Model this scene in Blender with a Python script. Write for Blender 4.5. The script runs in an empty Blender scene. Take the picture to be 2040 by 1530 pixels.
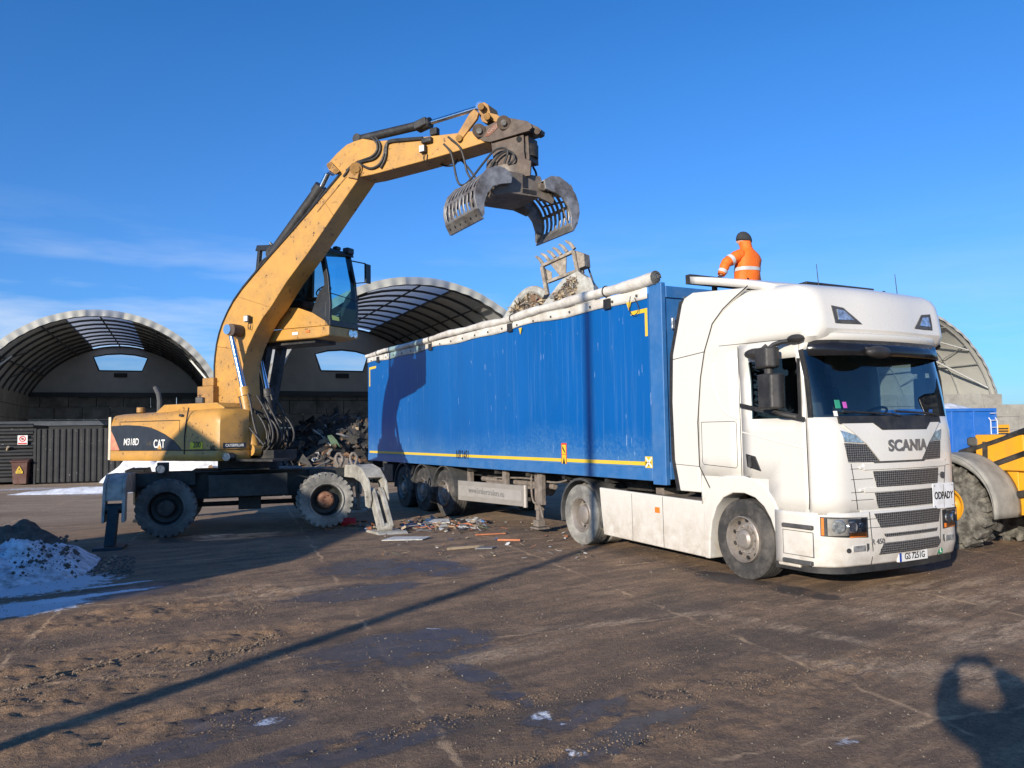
import bpy, bmesh, math, random
import numpy as np
from mathutils import Vector, Matrix
R_ = math.radians
random.seed(7); rng = np.random.default_rng(7)
S = bpy.context.scene
COL = S.collection

# ------------------------------------------------------------------ camera, sky, sun, exposure
FPX, PITCH, ROLL, HC = 1569.85, 0.0612, -0.0161, 1.9047
_c, _s = math.cos(PITCH), math.sin(PITCH); _cr, _sr = math.cos(ROLL), math.sin(ROLL)
r0 = Vector((1, 0, 0)); u0 = Vector((0, -_s, _c)); FWD = Vector((0, _c, _s))
RGT = _cr*r0 + _sr*u0; UPV = _cr*u0 - _sr*r0; CAM = Vector((0, 0, HC))
cam = bpy.data.cameras.new('camera'); camo = bpy.data.objects.new('camera', cam); COL.objects.link(camo)
cam.sensor_width = 36; cam.lens = FPX/2040*36; cam.clip_start = .05; cam.clip_end = 3000
mw = Matrix.Identity(4)
for i in range(3):
    mw[i][0] = RGT[i]; mw[i][1] = UPV[i]; mw[i][2] = -FWD[i]; mw[i][3] = CAM[i]
camo.matrix_world = mw
S.camera = camo

SUN_AZ, SUN_EL = 29.4, 14.2            # azimuth the light travels towards (from +Y to +X), elevation
wd = bpy.data.worlds.new('World'); S.world = wd; wd.use_nodes = True
nt = wd.node_tree; nt.nodes.clear()
def wn(t, **k):
    n = nt.nodes.new(t)
    for a, b in k.items(): setattr(n, a, b)
    return n
sky = wn('ShaderNodeTexSky'); sky.sky_type = 'NISHITA'; sky.sun_disc = False
sky.sun_elevation = R_(SUN_EL); sky.sun_rotation = R_(SUN_AZ+180)
sky.air_density = 1.0; sky.dust_density = 0.35; sky.ozone_density = 3.0; sky.altitude = 50
hs = wn('ShaderNodeHueSaturation'); hs.inputs['Saturation'].default_value = 1.0; hs.inputs['Value'].default_value = 1.0; hs.inputs['Hue'].default_value = .5
tc = wn('ShaderNodeTexCoord'); mp = wn('ShaderNodeMapping'); mp.inputs['Scale'].default_value = (1.1, 1.1, 7.0)
cn = wn('ShaderNodeTexNoise'); cn.inputs['Scale'].default_value = 2.6; cn.inputs['Detail'].default_value = 6; cn.inputs['Roughness'].default_value = .55
cr = wn('ShaderNodeValToRGB'); cr.color_ramp.elements[0].position = .42; cr.color_ramp.elements[1].position = .70
sx = wn('ShaderNodeSeparateXYZ'); m1 = wn('ShaderNodeMapRange'); m1.inputs[1].default_value = .27; m1.inputs[2].default_value = .10
m2 = wn('ShaderNodeMapRange'); m2.inputs[1].default_value = .35; m2.inputs[2].default_value = -.35; m2.inputs[3].default_value = .22; m2.inputs[4].default_value = 1
mu = wn('ShaderNodeMath', operation='MULTIPLY'); mu2 = wn('ShaderNodeMath', operation='MULTIPLY'); mu3 = wn('ShaderNodeMath', operation='MULTIPLY'); mu3.inputs[1].default_value = .9
mx = wn('ShaderNodeMixRGB'); mx.inputs[2].default_value = (5.2, 5.8, 6.6, 1)
bg = wn('ShaderNodeBackground'); bg.inputs[1].default_value = .115
ow = wn('ShaderNodeOutputWorld'); L = nt.links.new
L(sky.outputs[0], hs.inputs['Color']); L(tc.outputs['Generated'], mp.inputs[0]); L(mp.outputs[0], cn.inputs[0]); L(cn.outputs[0], cr.inputs[0])
L(tc.outputs['Generated'], sx.inputs[0]); L(sx.outputs[2], m1.inputs[0]); L(sx.outputs[0], m2.inputs[0])
L(cr.outputs[0], mu.inputs[0]); L(m1.outputs[0], mu.inputs[1]); L(mu.outputs[0], mu2.inputs[0]); L(m2.outputs[0], mu2.inputs[1]); L(mu2.outputs[0], mu3.inputs[0])
tn = wn('ShaderNodeMixRGB', blend_type='MULTIPLY'); tn.inputs[0].default_value = 1; tn.inputs[2].default_value = (.45, .86, 1.32, 1)
L(hs.outputs[0], tn.inputs[1])
hz = wn('ShaderNodeMapRange'); hz.inputs[1].default_value = .42; hz.inputs[2].default_value = .02; L(sx.outputs[2], hz.inputs[0]) if False else None
th = wn('ShaderNodeMixRGB', blend_type='MULTIPLY'); th.inputs[2].default_value = (.80, .78, .90, 1)
zt = wn('ShaderNodeMapRange'); zt.inputs[1].default_value = .22; zt.inputs[2].default_value = .62; L(sx.outputs[2], zt.inputs[0]); tz = wn('ShaderNodeMixRGB', blend_type='MULTIPLY'); tz.inputs[2].default_value = (.42, .82, .93, 1); L(zt.outputs[0], tz.inputs[0]); L(tn.outputs[0], tz.inputs[1]); L(tz.outputs[0], th.inputs[1]); L(hz.outputs[0], th.inputs[0]); L(th.outputs[0], mx.inputs[1]); L(sx.outputs[2], hz.inputs[0]); L(mu3.outputs[0], mx.inputs[0]); L(mx.outputs[0], bg.inputs[0]); L(bg.outputs[0], ow.inputs[0])
sl = bpy.data.lights.new('sun', 'SUN'); sl.energy = 4.3; sl.angle = R_(.53); sl.color = (1, .90, .76)
so = bpy.data.objects.new('sun', sl); COL.objects.link(so); so.location = (-20, -30, 20)
_ce = math.cos(R_(SUN_EL))
SUND = Vector((math.sin(R_(SUN_AZ))*_ce, math.cos(R_(SUN_AZ))*_ce, -math.sin(R_(SUN_EL))))
so.rotation_euler = SUND.to_track_quat('-Z', 'Y').to_euler()
S.view_settings.view_transform = 'Standard'; S.view_settings.look = 'None'; S.view_settings.exposure = 0.45; S.view_settings.gamma = 1
S.render.engine = 'CYCLES'; S.cycles.max_bounces = 8; S.cycles.transparent_max_bounces = 16

# ------------------------------------------------------------------ survey helpers: photo pixel -> point on a real plane
def ray(x, y): return FWD + RGT*((x-1020)/FPX) - UPV*((y-765)/FPX)
def gz(x, y, z=0):
    d = ray(x, y); return CAM + d*((z-HC)/d.z)
def gY(x, y, Y):
    d = ray(x, y); return CAM + d*(Y/d.y)
def onplane(x, y, p0, n):
    d = ray(x, y); return CAM + d*((Vector(p0)-CAM).dot(n)/d.dot(n))

# ------------------------------------------------------------------ materials
MATS = {}
def mat(name, col, rough=.6, metal=0, var=.12, vs=6, dirt=None, chips=None, bump=None, spec=.5, coat=0, noise3=None, zdirt=None, sub=None):
    """procedural surface: base colour with slow and fine variation, optional dirt (colour, amount, scale), chips (colour, threshold, scale), zdirt (colour, z0, z1, amount)"""
    if name in MATS: return MATS[name]
    m = bpy.data.materials.new(name); m.use_nodes = True; t = m.node_tree; N = t.nodes; K = t.links.new
    b = N['Principled BSDF']; b.inputs['Metallic'].default_value = metal; b.inputs['Specular IOR Level'].default_value = spec
    if coat: b.inputs['Coat Weight'].default_value = coat; b.inputs['Coat Roughness'].default_value = .06
    T = N.new('ShaderNodeTexCoord'); O = T.outputs['Object']
    def noise(scale, det=4, rg=.6, vec=None):
        n = N.new('ShaderNodeTexNoise'); n.inputs['Scale'].default_value = scale; n.inputs['Detail'].default_value = det; n.inputs['Roughness'].default_value = rg
        K(vec or O, n.inputs['Vector']); return n.outputs[0]
    def rng_(v, a, b_, c=0, d=1):
        r = N.new('ShaderNodeMapRange'); r.inputs[1].default_value = a; r.inputs[2].default_value = b_; r.inputs[3].default_value = c; r.inputs[4].default_value = d
        K(v, r.inputs[0]); return r.outputs[0]
    def mixc(f, a, b_):
        x = N.new('ShaderNodeMixRGB')
        if hasattr(f, 'links') or hasattr(f, 'is_linked'): K(f, x.inputs[0])
        else: x.inputs[0].default_value = f
        for i, q in ((1, a), (2, b_)):
            if isinstance(q, tuple): x.inputs[i].default_value = (*q, 1)
            else: K(q, x.inputs[i])
        return x.outputs[0]
    def math_(op, a, b_):
        x = N.new('ShaderNodeMath'); x.operation = op
        for i, q in ((0, a), (1, b_)):
            if isinstance(q, (int, float)): x.inputs[i].default_value = q
            else: K(q, x.inputs[i])
        return x.outputs[0]
    lo = tuple(max(0, c*(1-var)) for c in col); hi = tuple(min(1, c*(1+var)) for c in col)
    c = mixc(rng_(noise(vs, 5), .3, .7), lo, hi)
    rv = rng_(noise(vs*3, 3), .3, .7, max(.02, rough-.08), min(1, rough+.1))
    if dirt:
        f = math_('MULTIPLY', rng_(noise(dirt[2], 7, .68), .42, .68), dirt[1]); c = mixc(f, c, dirt[0])
    if zdirt:
        sp = N.new('ShaderNodeSeparateXYZ'); K(O, sp.inputs[0])
        g = rng_(sp.outputs[2], zdirt[1], zdirt[2], 1, 0)
        f = math_('MULTIPLY', math_('MULTIPLY', rng_(noise(zdirt[4] if len(zdirt) > 4 else 5, 8, .7), .3, .62), g), zdirt[3])
        c = mixc(f, c, zdirt[0]); rv = math_('MAXIMUM', rv, math_('MULTIPLY', f, .7))
    if chips:
        f = rng_(noise(chips[2], 6, .65), chips[1], chips[1]+.03); f2 = rng_(noise(chips[2]*.17, 2), .42, .58); f = math_('MULTIPLY', f, f2)
        c = mixc(f, c, chips[0]); rv = math_('MAXIMUM', rv, math_('MULTIPLY', f, .8))
    K(c, b.inputs['Base Color']); K(rv, b.inputs['Roughness'])
    if bump:
        bp = N.new('ShaderNodeBump'); bp.inputs['Strength'].default_value = bump[1]; bp.inputs['Distance'].default_value = bump[2] if len(bump) > 2 else .01
        K(noise(bump[0], 6, .65), bp.inputs['Height']); K(bp.outputs[0], b.inputs['Normal'])
    MATS[name] = m; return m
def glass(name, tint, rough=.02, refl=1.0):
    if name in MATS: return MATS[name]
    m = bpy.data.materials.new(name); m.use_nodes = True; t = m.node_tree; N = t.nodes; K = t.links.new
    o = N['Material Output']; N.remove(N['Principled BSDF'])
    tr = N.new('ShaderNodeBsdfTransparent'); tr.inputs[0].default_value = (*tint, 1)
    gl = N.new('ShaderNodeBsdfGlossy'); gl.inputs['Roughness'].default_value = rough
    fr = N.new('ShaderNodeFresnel'); fr.inputs[0].default_value = 1.52
    ml = N.new('ShaderNodeMath'); ml.operation = 'MULTIPLY'; ml.inputs[1].default_value = refl; ml.use_clamp = True
    mx_ = N.new('ShaderNodeMixShader'); K(fr.outputs[0], ml.inputs[0]); K(ml.outputs[0], mx_.inputs[0]); K(tr.outputs[0], mx_.inputs[1]); K(gl.outputs[0], mx_.inputs[2]); K(mx_.outputs[0], o.inputs[0])
    MATS[name] = m; return m

# ------------------------------------------------------------------ mesh builder
class MB:
    def __init__(s): s.V = []; s.F = []; s.M = []
    def add(s, vs, fs, m=0):
        k = len(s.V); s.V += [tuple(v) for v in vs]; s.F += [tuple(i+k for i in f) for f in fs]; s.M += [m]*len(fs); return s
    def box(s, c, d, rot=None, m=0):
        vs = [Vector((x*d[0]/2, y*d[1]/2, z*d[2]/2)) for x in (-1, 1) for y in (-1, 1) for z in (-1, 1)]
        if rot is not None: vs = [rot @ v for v in vs]
        vs = [v+Vector(c) for v in vs]
        return s.add(vs, [(0, 1, 3, 2), (4, 6, 7, 5), (0, 4, 5, 1), (2, 3, 7, 6), (0, 2, 6, 4), (1, 5, 7, 3)], m)
    def bx(s, a, b, m=0): return s.box([(a[i]+b[i])/2 for i in range(3)], [abs(b[i]-a[i]) for i in range(3)], None, m)
    def beam(s, p, q, w, h, m=0, up=(0, 0, 1)):
        p, q = Vector(p), Vector(q); d = (q-p).normalized(); u = Vector(up)
        if abs(d.dot(u)) > .98: u = Vector((1, 0, 0))
        sd = d.cross(u).normalized(); u = sd.cross(d)
        vs = [e+sd*(a*w/2)+u*(b*h/2) for e in (p, q) for a, b in ((-1, -1), (1, -1), (1, 1), (-1, 1))]
        return s.add(vs, [(0, 3, 2, 1), (4, 5, 6, 7), (0, 1, 5, 4), (1, 2, 6, 5), (2, 3, 7, 6), (3, 0, 4, 7)], m)
    def prism(s, poly, vec, m=0, mside=None):
        n = len(poly); vec = Vector(vec); A = [Vector(p) for p in poly]
        s.add(A+[p+vec for p in A], [tuple(range(n)), tuple(range(2*n-1, n-1, -1))], m)
        k = len(s.V)-2*n
        for i in range(n):
            j = (i+1) % n; s.F.append((k+i, k+n+i, k+n+j, k+j)); s.M.append(m if mside is None else mside)
        return s
    def cyl(s, p, q, r, r2=None, n=16, m=0, caps=True):
        p, q = Vector(p), Vector(q); r2 = r if r2 is None else r2; d = (q-p).normalized()
        a = d.orthogonal().normalized(); b = d.cross(a)
        vs = []
        for e, rr in ((p, r), (q, r2)):
            vs += [e+(a*math.cos(t)+b*math.sin(t))*rr for t in [2*math.pi*i/n for i in range(n)]]
        fs = [(i, (i+1) % n, n+(i+1) % n, n+i) for i in range(n)]
        if caps: fs += [tuple(range(n-1, -1, -1)), tuple(range(n, 2*n))]
        return s.add(vs, fs, m)
    def tube(s, pts, r, n=8, m=0, smooth=0, caps=True):
        P = [Vector(p) for p in pts]
        for _ in range(smooth):
            Q = [P[0]]
            for a, b in zip(P, P[1:]): Q += [a*.75+b*.25, a*.25+b*.75]
            P = Q+[P[-1]]
        k = len(s.V); prev = None
        for i, p in enumerate(P):
            d = (P[min(i+1, len(P)-1)]-P[max(i-1, 0)]).normalized()
            if prev is None: a = d.orthogonal().normalized()
            else: a = (prev-d*prev.dot(d)).normalized()
            prev = a; b = d.cross(a); rr = r[i*(len(r)-1)//max(1, len(P)-1)] if isinstance(r, (list, tuple)) else r
            s.V += [tuple(p+(a*math.cos(t)+b*math.sin(t))*rr) for t in [2*math.pi*j/n for j in range(n)]]
        for i in range(len(P)-1):
            for j in range(n):
                s.F.append((k+i*n+j, k+i*n+(j+1) % n, k+(i+1)*n+(j+1) % n, k+(i+1)*n+j)); s.M.append(m)
        if caps:
            s.F += [tuple(k+j for j in range(n-1, -1, -1)), tuple(k+(len(P)-1)*n+j for j in range(n))]; s.M += [m, m]
        return s
    def lathe(s, prof, o, axis, n=32, m=0, closed=False):
        """prof: (radius, height along axis)"""
        o = Vector(o); d = Vector(axis).normalized(); a = d.orthogonal().normalized(); b = d.cross(a); k = len(s.V); q = len(prof)
        for r, h in prof: s.V += [tuple(o+d*h+(a*math.cos(t)+b*math.sin(t))*r) for t in [2*math.pi*j/n for j in range(n)]]
        for i in range(q if closed else q-1):
            i2 = (i+1) % q
            for j in range(n):
                s.F.append((k+i*n+j, k+i*n+(j+1) % n, k+i2*n+(j+1) % n, k+i2*n+j)); s.M.append(m[i] if isinstance(m, list) else m)
        return s
    def grid(s, f, nu, nv, m=0):
        k = len(s.V); s.V += [tuple(f(i/nu, j/nv)) for i in range(nu+1) for j in range(nv+1)]
        for i in range(nu):
            for j in range(nv):
                s.F.append((k+i*(nv+1)+j, k+(i+1)*(nv+1)+j, k+(i+1)*(nv+1)+j+1, k+i*(nv+1)+j+1)); s.M.append(m)
        return s
    def sph(s, c, r, n=16, m=0, sc=(1, 1, 1)):
        c = Vector(c); q = n//2; k = len(s.V)
        for i in range(q+1):
            t = math.pi*i/q
            for j in range(n):
                u = 2*math.pi*j/n; s.V.append((c.x+r*sc[0]*math.sin(t)*math.cos(u), c.y+r*sc[1]*math.sin(t)*math.sin(u), c.z+r*sc[2]*math.cos(t)))
        for i in range(q):
            for j in range(n): s.F.append((k+i*n+j, k+(i+1)*n+j, k+(i+1)*n+(j+1) % n, k+i*n+(j+1) % n)); s.M.append(m)
        return s
    def build(s, name, mats, parent=None, smooth=35, bevel=0, seg=2, fixn=True, solid=0):
        me = bpy.data.meshes.new(name); me.from_pydata(s.V, [], s.F)
        if not isinstance(mats, (list, tuple)): mats = [mats]
        for x in mats: me.materials.append(x)
        me.polygons.foreach_set('material_index', s.M)
        if fixn:
            bm = bmesh.new(); bm.from_mesh(me); bmesh.ops.remove_doubles(bm, verts=bm.verts, dist=1e-5)
            bmesh.ops.recalc_face_normals(bm, faces=bm.faces); bm.to_mesh(me); bm.free()
        if smooth: me.shade_smooth(); me.set_sharp_from_angle(angle=R_(smooth))
        o = bpy.data.objects.new(name, me); COL.objects.link(o)
        if parent is not None: o.parent = parent
        if solid:
            q = o.modifiers.new('solid', 'SOLIDIFY'); q.thickness = abs(solid); q.offset = -1 if solid > 0 else 1
        if bevel:
            q = o.modifiers.new('bevel', 'BEVEL'); q.width = bevel; q.segments = seg; q.limit_method = 'ANGLE'; q.angle_limit = R_(40); q.harden_normals = True
        return o
def islands(mb, name, mats, parent=None, **k):
    """one object per loose piece of the builder"""
    p = list(range(len(mb.V)))
    def f(i):
        while p[i] != i: p[i] = p[p[i]]; i = p[i]
        return i
    for q in mb.F:
        for a in q[1:]: p[f(a)] = f(q[0])
    seen = {}
    for v in range(len(mb.V)):                      # weld coincident vertices
        key = tuple(round(c, 4) for c in mb.V[v])
        if key in seen: p[f(v)] = f(seen[key])
        else: seen[key] = v
    gr = {}
    for q, m in zip(mb.F, mb.M): gr.setdefault(f(q[0]), []).append((q, m))
    out = []
    for fs in gr.values():
        b = MB(); ix = {}
        for q, m in fs:
            for a in q:
                if a not in ix: ix[a] = len(b.V); b.V.append(mb.V[a])
            b.F.append(tuple(ix[a] for a in q)); b.M.append(m)
        out.append(b.build(name, mats, parent, **k))
    return out
def empty(name, loc=(0, 0, 0), rz=0, parent=None):
    o = bpy.data.objects.new(name, None); COL.objects.link(o); o.location = loc; o.rotation_euler.z = rz; o.empty_display_size = .3
    if parent is not None: o.parent = parent
    return o
def tag(o, label=None, cat=None, group=None, kind=None):
    if label: o['label'] = label
    if cat: o['category'] = cat
    if group: o['group'] = group
    if kind: o['kind'] = kind
    return o
def kids(o): return [c for c in COL.objects if c.parent == o]
def copy_tree(o, parent=None):
    c = o.copy(); COL.objects.link(c); c.parent = parent
    for ch in kids(o): copy_tree(ch, c)
    return c
def text(name, body, size, m, parent, M, bold=0, ext=.002, shear=0, sx=1, spacing=1, align='CENTER'):
    """lettering as mesh; M maps text plane (x right, y up) to parent space"""
    cu = bpy.data.curves.new(name, 'FONT'); cu.body = body; cu.size = size; cu.extrude = ext; cu.offset = bold; cu.align_x = align; cu.align_y = 'CENTER'; cu.shear = shear; cu.space_character = spacing; cu.resolution_u = 4
    t = bpy.data.objects.new(name+'_tmp', cu); COL.objects.link(t); dg = bpy.context.evaluated_depsgraph_get()
    me = bpy.data.meshes.new_from_object(t.evaluated_get(dg)); me.name = name; bpy.data.objects.remove(t); bpy.data.curves.remove(cu)
    me.transform(Matrix.Diagonal((sx, 1, 1, 1))); me.transform(M); me.materials.clear(); me.materials.append(m)
    o = bpy.data.objects.new(name, me); COL.objects.link(o)
    if parent is not None: o.parent = parent
    return o
def frame(o, x, y):
    o, x, y = Vector(o), Vector(x).normalized(), Vector(y); z = x.cross(y).normalized(); y = z.cross(x)
    M = Matrix.Identity(4)
    for i in range(3): M[i][0], M[i][1], M[i][2], M[i][3] = x[i], y[i], z[i], o[i]
    return M
# value noise for terrain
_N = rng.random((256, 256))
def vnoise(x, y):
    xi = np.floor(x).astype(int); yi = np.floor(y).astype(int); fx = x-xi; fy = y-yi; fx = fx*fx*(3-2*fx); fy = fy*fy*(3-2*fy)
    g = lambda a, b: _N[a % 256, b % 256]
    return (g(xi, yi)*(1-fx)+g(xi+1, yi)*fx)*(1-fy)+(g(xi, yi+1)*(1-fx)+g(xi+1, yi+1)*fx)*fy
def fbm(x, y, o=4):
    v = 0; a = .5
    for i in range(o): v = v+a*vnoise(x*2**i+17*i, y*2**i+9*i); a *= .5
    return v

# shared palette
RUB = mat('tyre_rubber', (.035, .034, .033), .85, var=.3, vs=5, dirt=((.17, .15, .13), .75, 3.2), bump=(40, .3, .004))
RUBD = mat('dusty_tyre_rubber', (.16, .155, .14), .9, var=.3, vs=5, dirt=((.44, .42, .37), 1.0, 1.8), bump=(30, .4, .006))
BLK = mat('black_plastic', (.018, .018, .019), .55, var=.3, dirt=((.10, .09, .08), .35, 5), bump=(80, .12, .002))
BLKG = mat('black_gloss', (.012, .012, .014), .18, var=.2)
DARK = mat('dark_metal', (.02, .021, .022), .6, metal=.2, var=.4, dirt=((.12, .10, .08), .6, 3), bump=(30, .3, .004))
GREYP = mat('grey_plastic', (.055, .056, .058), .6, var=.2, dirt=((.16, .15, .13), .5, 4), bump=(60, .2, .002))
WHITE = mat('white_paint', (.69, .66, .60), .3, var=.008, vs=2, coat=.3, zdirt=((.34, .27, .195), .05, 1.05, .80, 6), spec=.5)
CHROME = mat('chrome_rod', (.75, .77, .80), .12, metal=1, var=.05)
STEEL = mat('worn_steel', (.34, .33, .31), .42, metal=.7, var=.25, vs=9, dirt=((.13, .10, .08), .85, 4), bump=(35, .3, .004))
ALU = mat('dirty_rim', (.40, .36, .32), .5, metal=.5, var=.2, dirt=((.22, .18, .15), .8, 5))
MUD = mat('muddy_metal', (.22, .185, .155), .85, var=.35, vs=8, dirt=((.09, .075, .065), .6, 6), bump=(25, .5, .01))
LAMP = mat('lamp_glass', (.62, .64, .65), .12, metal=.75, var=.5, vs=22)
AMB = mat('amber_lens', (.75, .20, .03), .2, var=.1)
REDL = mat('red_lens', (.5, .03, .02), .3, var=.1)
YEL = mat('yellow_marking', (.78, .52, .03), .5, var=.08, dirt=((.35, .28, .15), .3, 6))
INK = mat('black_lettering', (.02, .02, .022), .5, var=.1)
WHT = mat('white_marking', (.75, .74, .70), .5, var=.06)
# ------------------------------------------------------------------ ground: one sheet out to the horizon
TD = np.array([.80, .60])                       # direction the tyre tracks run
def seg_lines(a, b, st, tail, grow=1.22):
    d = list(np.arange(a, b, st)); v = d[-1]; q = st
    hi = []
    while v < tail[1]: q *= grow; v += q; hi.append(v)
    v = a; q = st; lo = []
    while v > tail[0]: q *= grow; v -= q; lo.append(v)
    return np.array(lo[::-1]+d+hi)
gx = seg_lines(-7.2, 7.2, .036, (-900, 900), 1.12)
_g = seg_lines(2.6, 9.2, .036, (-400, 9.3)); gy = np.concatenate([_g[_g < 9.2], seg_lines(9.2, 15.5, .065, (9.1, 1500))[1:]]); gy = np.unique(np.round(gy, 4))
GX, GY = np.meshgrid(gx, gy, indexing='ij')
def ell(x, y, cx, cy, a, b, ang):
    c, s = math.cos(ang), math.sin(ang); dx, dy = x-cx, y-cy
    return np.clip(1.6-np.sqrt(((dx*c+dy*s)/a)**2+((-dx*s+dy*c)/b)**2)*1.1, 0, 1)
TA = math.atan2(TD[1], TD[0])
def gpt(px, py): p = gz(px, py); return p.x, p.y
def mudmask(x, y):
    m = np.zeros_like(x)
    for px, py, a, b in ((120, 1330, 1.5, .42), (380, 1290, 1.2, .40), (500, 1265, .5, .3), (250, 1225, 1.6, .5), (60, 1400, .9, .4), (520, 1180, .45, .7), (450, 1420, .7, .25), (200, 1460, .8, .3)):
        cx, cy = gpt(px, py); m = np.maximum(m, ell(x, y, cx, cy, a, b, TA))
    for px, py, a, b in ((850, 1440, 1.2, .16), (1240, 1480, 1.2, .2), (1320, 1380, 1.6, .25), (1650, 1340, 1.3, .3), (1500, 1440, 1.1, .14)):
        cx, cy = gpt(px, py); m = np.maximum(m, .6*ell(x, y, cx, cy, a, b, TA))
    return m
def ghgt(x, y):
    x = np.asarray(x, float); y = np.asarray(y, float)
    u = x*TD[0]+y*TD[1]; v = -x*TD[1]+y*TD[0]
    near = np.clip((40-np.hypot(x, y))/15, 0, 1)
    h = (fbm(x*.35+3, y*.35+8, 3)-.45)*.035 + (fbm(u*.5, v*3.2, 3)-.45)*.012 + (fbm(x*9, y*9, 3)-.45)*.016
    m = mudmask(x, y)
    h = h + m*((fbm(u*3.0+5, v*9+2, 3)-.42)*.07 + (fbm(x*11, y*11, 2)-.4)*.05 + (vnoise(u*15, v*26)-.5)*.035) + (vnoise(x*17, y*17)-.5)*.008*np.clip(fbm(x*.8+40, y*.8+4, 2)*3-.9, 0, 1)
    return h*near
GZ = ghgt(GX, GY)
nx, ny = len(gx), len(gy)
me = bpy.data.meshes.new('ground')
me.from_pydata(np.stack([GX, GY, GZ], -1).reshape(-1, 3).tolist(), [], [(i*ny+j, (i+1)*ny+j, (i+1)*ny+j+1, i*ny+j+1) for i in range(nx-1) for j in range(ny-1)])
me.shade_smooth()
wet = np.zeros_like(GX); sno = np.zeros_like(GX)
for px, py, a, b, an in ((800, 1290, .95, .62, TA), (900, 1270, .45, .5, TA), (960, 1350, .5, .16, -1.0), (1020, 1390, .35, .12, -1.0), (1130, 1430, .6, .22, TA), (1290, 1440, .55, .15, TA), (760, 1480, 1.0, .18, TA), (640, 1500, .7, .2, TA), (860, 1130, .5, .8, TA), (740, 1130, .8, .9, TA), (700, 1180, .9, .5, TA), (1180, 1500, .5, .12, TA), (480, 1440, .42, .3, 0), (350, 1490, .6, .2, TA), (1450, 1150, .8, .3, 2.07), (1600, 1180, .5, .25, 2.07), (450, 1070, 1.8, .6, .3), (640, 1060, 1.2, .5, .3), (250, 1180, 1.1, .5, TA)):
    cx, cy = gpt(px, py); wet = np.maximum(wet, ell(GX, GY, cx, cy, a, b, an))
for px, py, a, b, an in ((60, 1165, 1.1, .9, .5), (20, 1215, .9, .5, TA), (110, 1195, .7, .16, TA), (185, 1185, .9, .10, TA), (230, 1165, .6, .07, TA), (1078, 1427, .11, .07, TA), (1110, 1440, .1, .025, -.6), (1685, 1478, .13, .05, TA), (1150, 1500, .08, .04, -.4), (533, 1437, .12, .08, TA), (865, 1252, .1, .03, 0), (175, 980, 3.4, .9, -.1), (90, 975, 2.5, .4, -.1), (480, 995, 2.0, .35, 0), (270, 985, 1.6, 1.0, 0)):
    cx, cy = gpt(px, py); sno = np.maximum(sno, ell(GX, GY, cx, cy, a*(1.25 if a < .3 else 1), b*(1.25 if a < .3 else 1), an)*(.66 if a < .3 else 1))
snd = np.zeros_like(GX)
for px, py, a, b, an in ((1960, 1190, 1.1, .35, .3), (1850, 1165, 1.2, .3, .3), (1700, 1330, .6, .14, -.8), (1560, 1250, .9, .12, -.85), (2000, 1260, 1.0, .3, .5), (1800, 1230, .7, .25, -.6), (1900, 1340, .9, .3, -.3), (1250, 1235, .9, .10, .3), (560, 1180, .5, .8, 1.2), (1000, 1300, .7, .2, TA)):
    cx, cy = gpt(px, py); snd = np.maximum(snd, ell(GX, GY, cx, cy, a, b, an))
for nm, arr in (('sand', snd), ('wet', wet), ('snow', sno), ('mud', mudmask(GX, GY))):
    at = me.attributes.new(nm, 'FLOAT', 'POINT'); at.data.foreach_set('value', np.ascontiguousarray(arr, dtype=np.float32).ravel())
gm = bpy.data.materials.new('yard_surface'); gm.use_nodes = True; t = gm.node_tree; N = t.nodes; K = t.links.new; B = N['Principled BSDF']
def nd(tp, **k):
    n = N.new(tp)
    for a, b in k.items(): setattr(n, a, b)
    return n
def lk(v, i):
    if isinstance(v, (int, float)): i.default_value = v
    elif isinstance(v, tuple): i.default_value = (*v, 1) if len(v) == 3 else v
    else: K(v, i)
def mth(op, a, b=0, c=0):
    n = nd('ShaderNodeMath', operation=op); lk(a, n.inputs[0]); lk(b, n.inputs[1]); lk(c, n.inputs[2]); return n.outputs[0]
def mr(v, a, b, c=0, d=1):
    n = nd('ShaderNodeMapRange'); lk(v, n.inputs[0])
    for i, q in enumerate((a, b, c, d)): n.inputs[i+1].default_value = q
    return n.outputs[0]
def mixc(f, a, b):
    n = nd('ShaderNodeMixRGB'); lk(f, n.inputs[0]); lk(a, n.inputs[1]); lk(b, n.inputs[2]); return n.outputs[0]
geo = nd('ShaderNodeNewGeometry'); POS = geo.outputs['Position']
def noi(scale, det=5, rg=.6, sc=None, rot=0, off=(0, 0, 0)):
    v = POS
    if sc:
        m_ = nd('ShaderNodeMapping'); m_.inputs['Rotation'].default_value = (0, 0, -rot); m2_ = nd('ShaderNodeMapping'); m2_.inputs['Scale'].default_value = sc; m2_.inputs['Location'].default_value = off
        K(POS, m_.inputs[0]); K(m_.outputs[0], m2_.inputs[0]); v = m2_.outputs[0]
    n = nd('ShaderNodeTexNoise'); n.inputs['Scale'].default_value = scale; n.inputs['Detail'].default_value = det; n.inputs['Roughness'].default_value = rg; K(v, n.inputs[0]); return n.outputs[0]
def att(nm): n = nd('ShaderNodeAttribute', attribute_name=nm); return n.outputs['Fac']
streak = noi(1.6, 7, .68, (.32, 2.2, 1), TA)
big = noi(.22, 4, .6); mid = noi(2.2, 8, .7); fine = noi(26, 6, .72); grit = noi(130, 3, .8)
sep = nd('ShaderNodeSeparateXYZ'); K(POS, sep.inputs[0])
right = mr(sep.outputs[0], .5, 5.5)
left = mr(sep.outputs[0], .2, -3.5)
f1 = mth('ADD', mth('MULTIPLY', streak, .5), mth('MULTIPLY', mid, .5))
speck = noi(60, 4, .75)
c = mixc(mr(f1, .42, .58), (.080, .068, .058), (.225, .168, .122))
c = mixc(mth('MULTIPLY', mr(big, .4, .65), .5), c, (.165, .122, .088))
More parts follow.
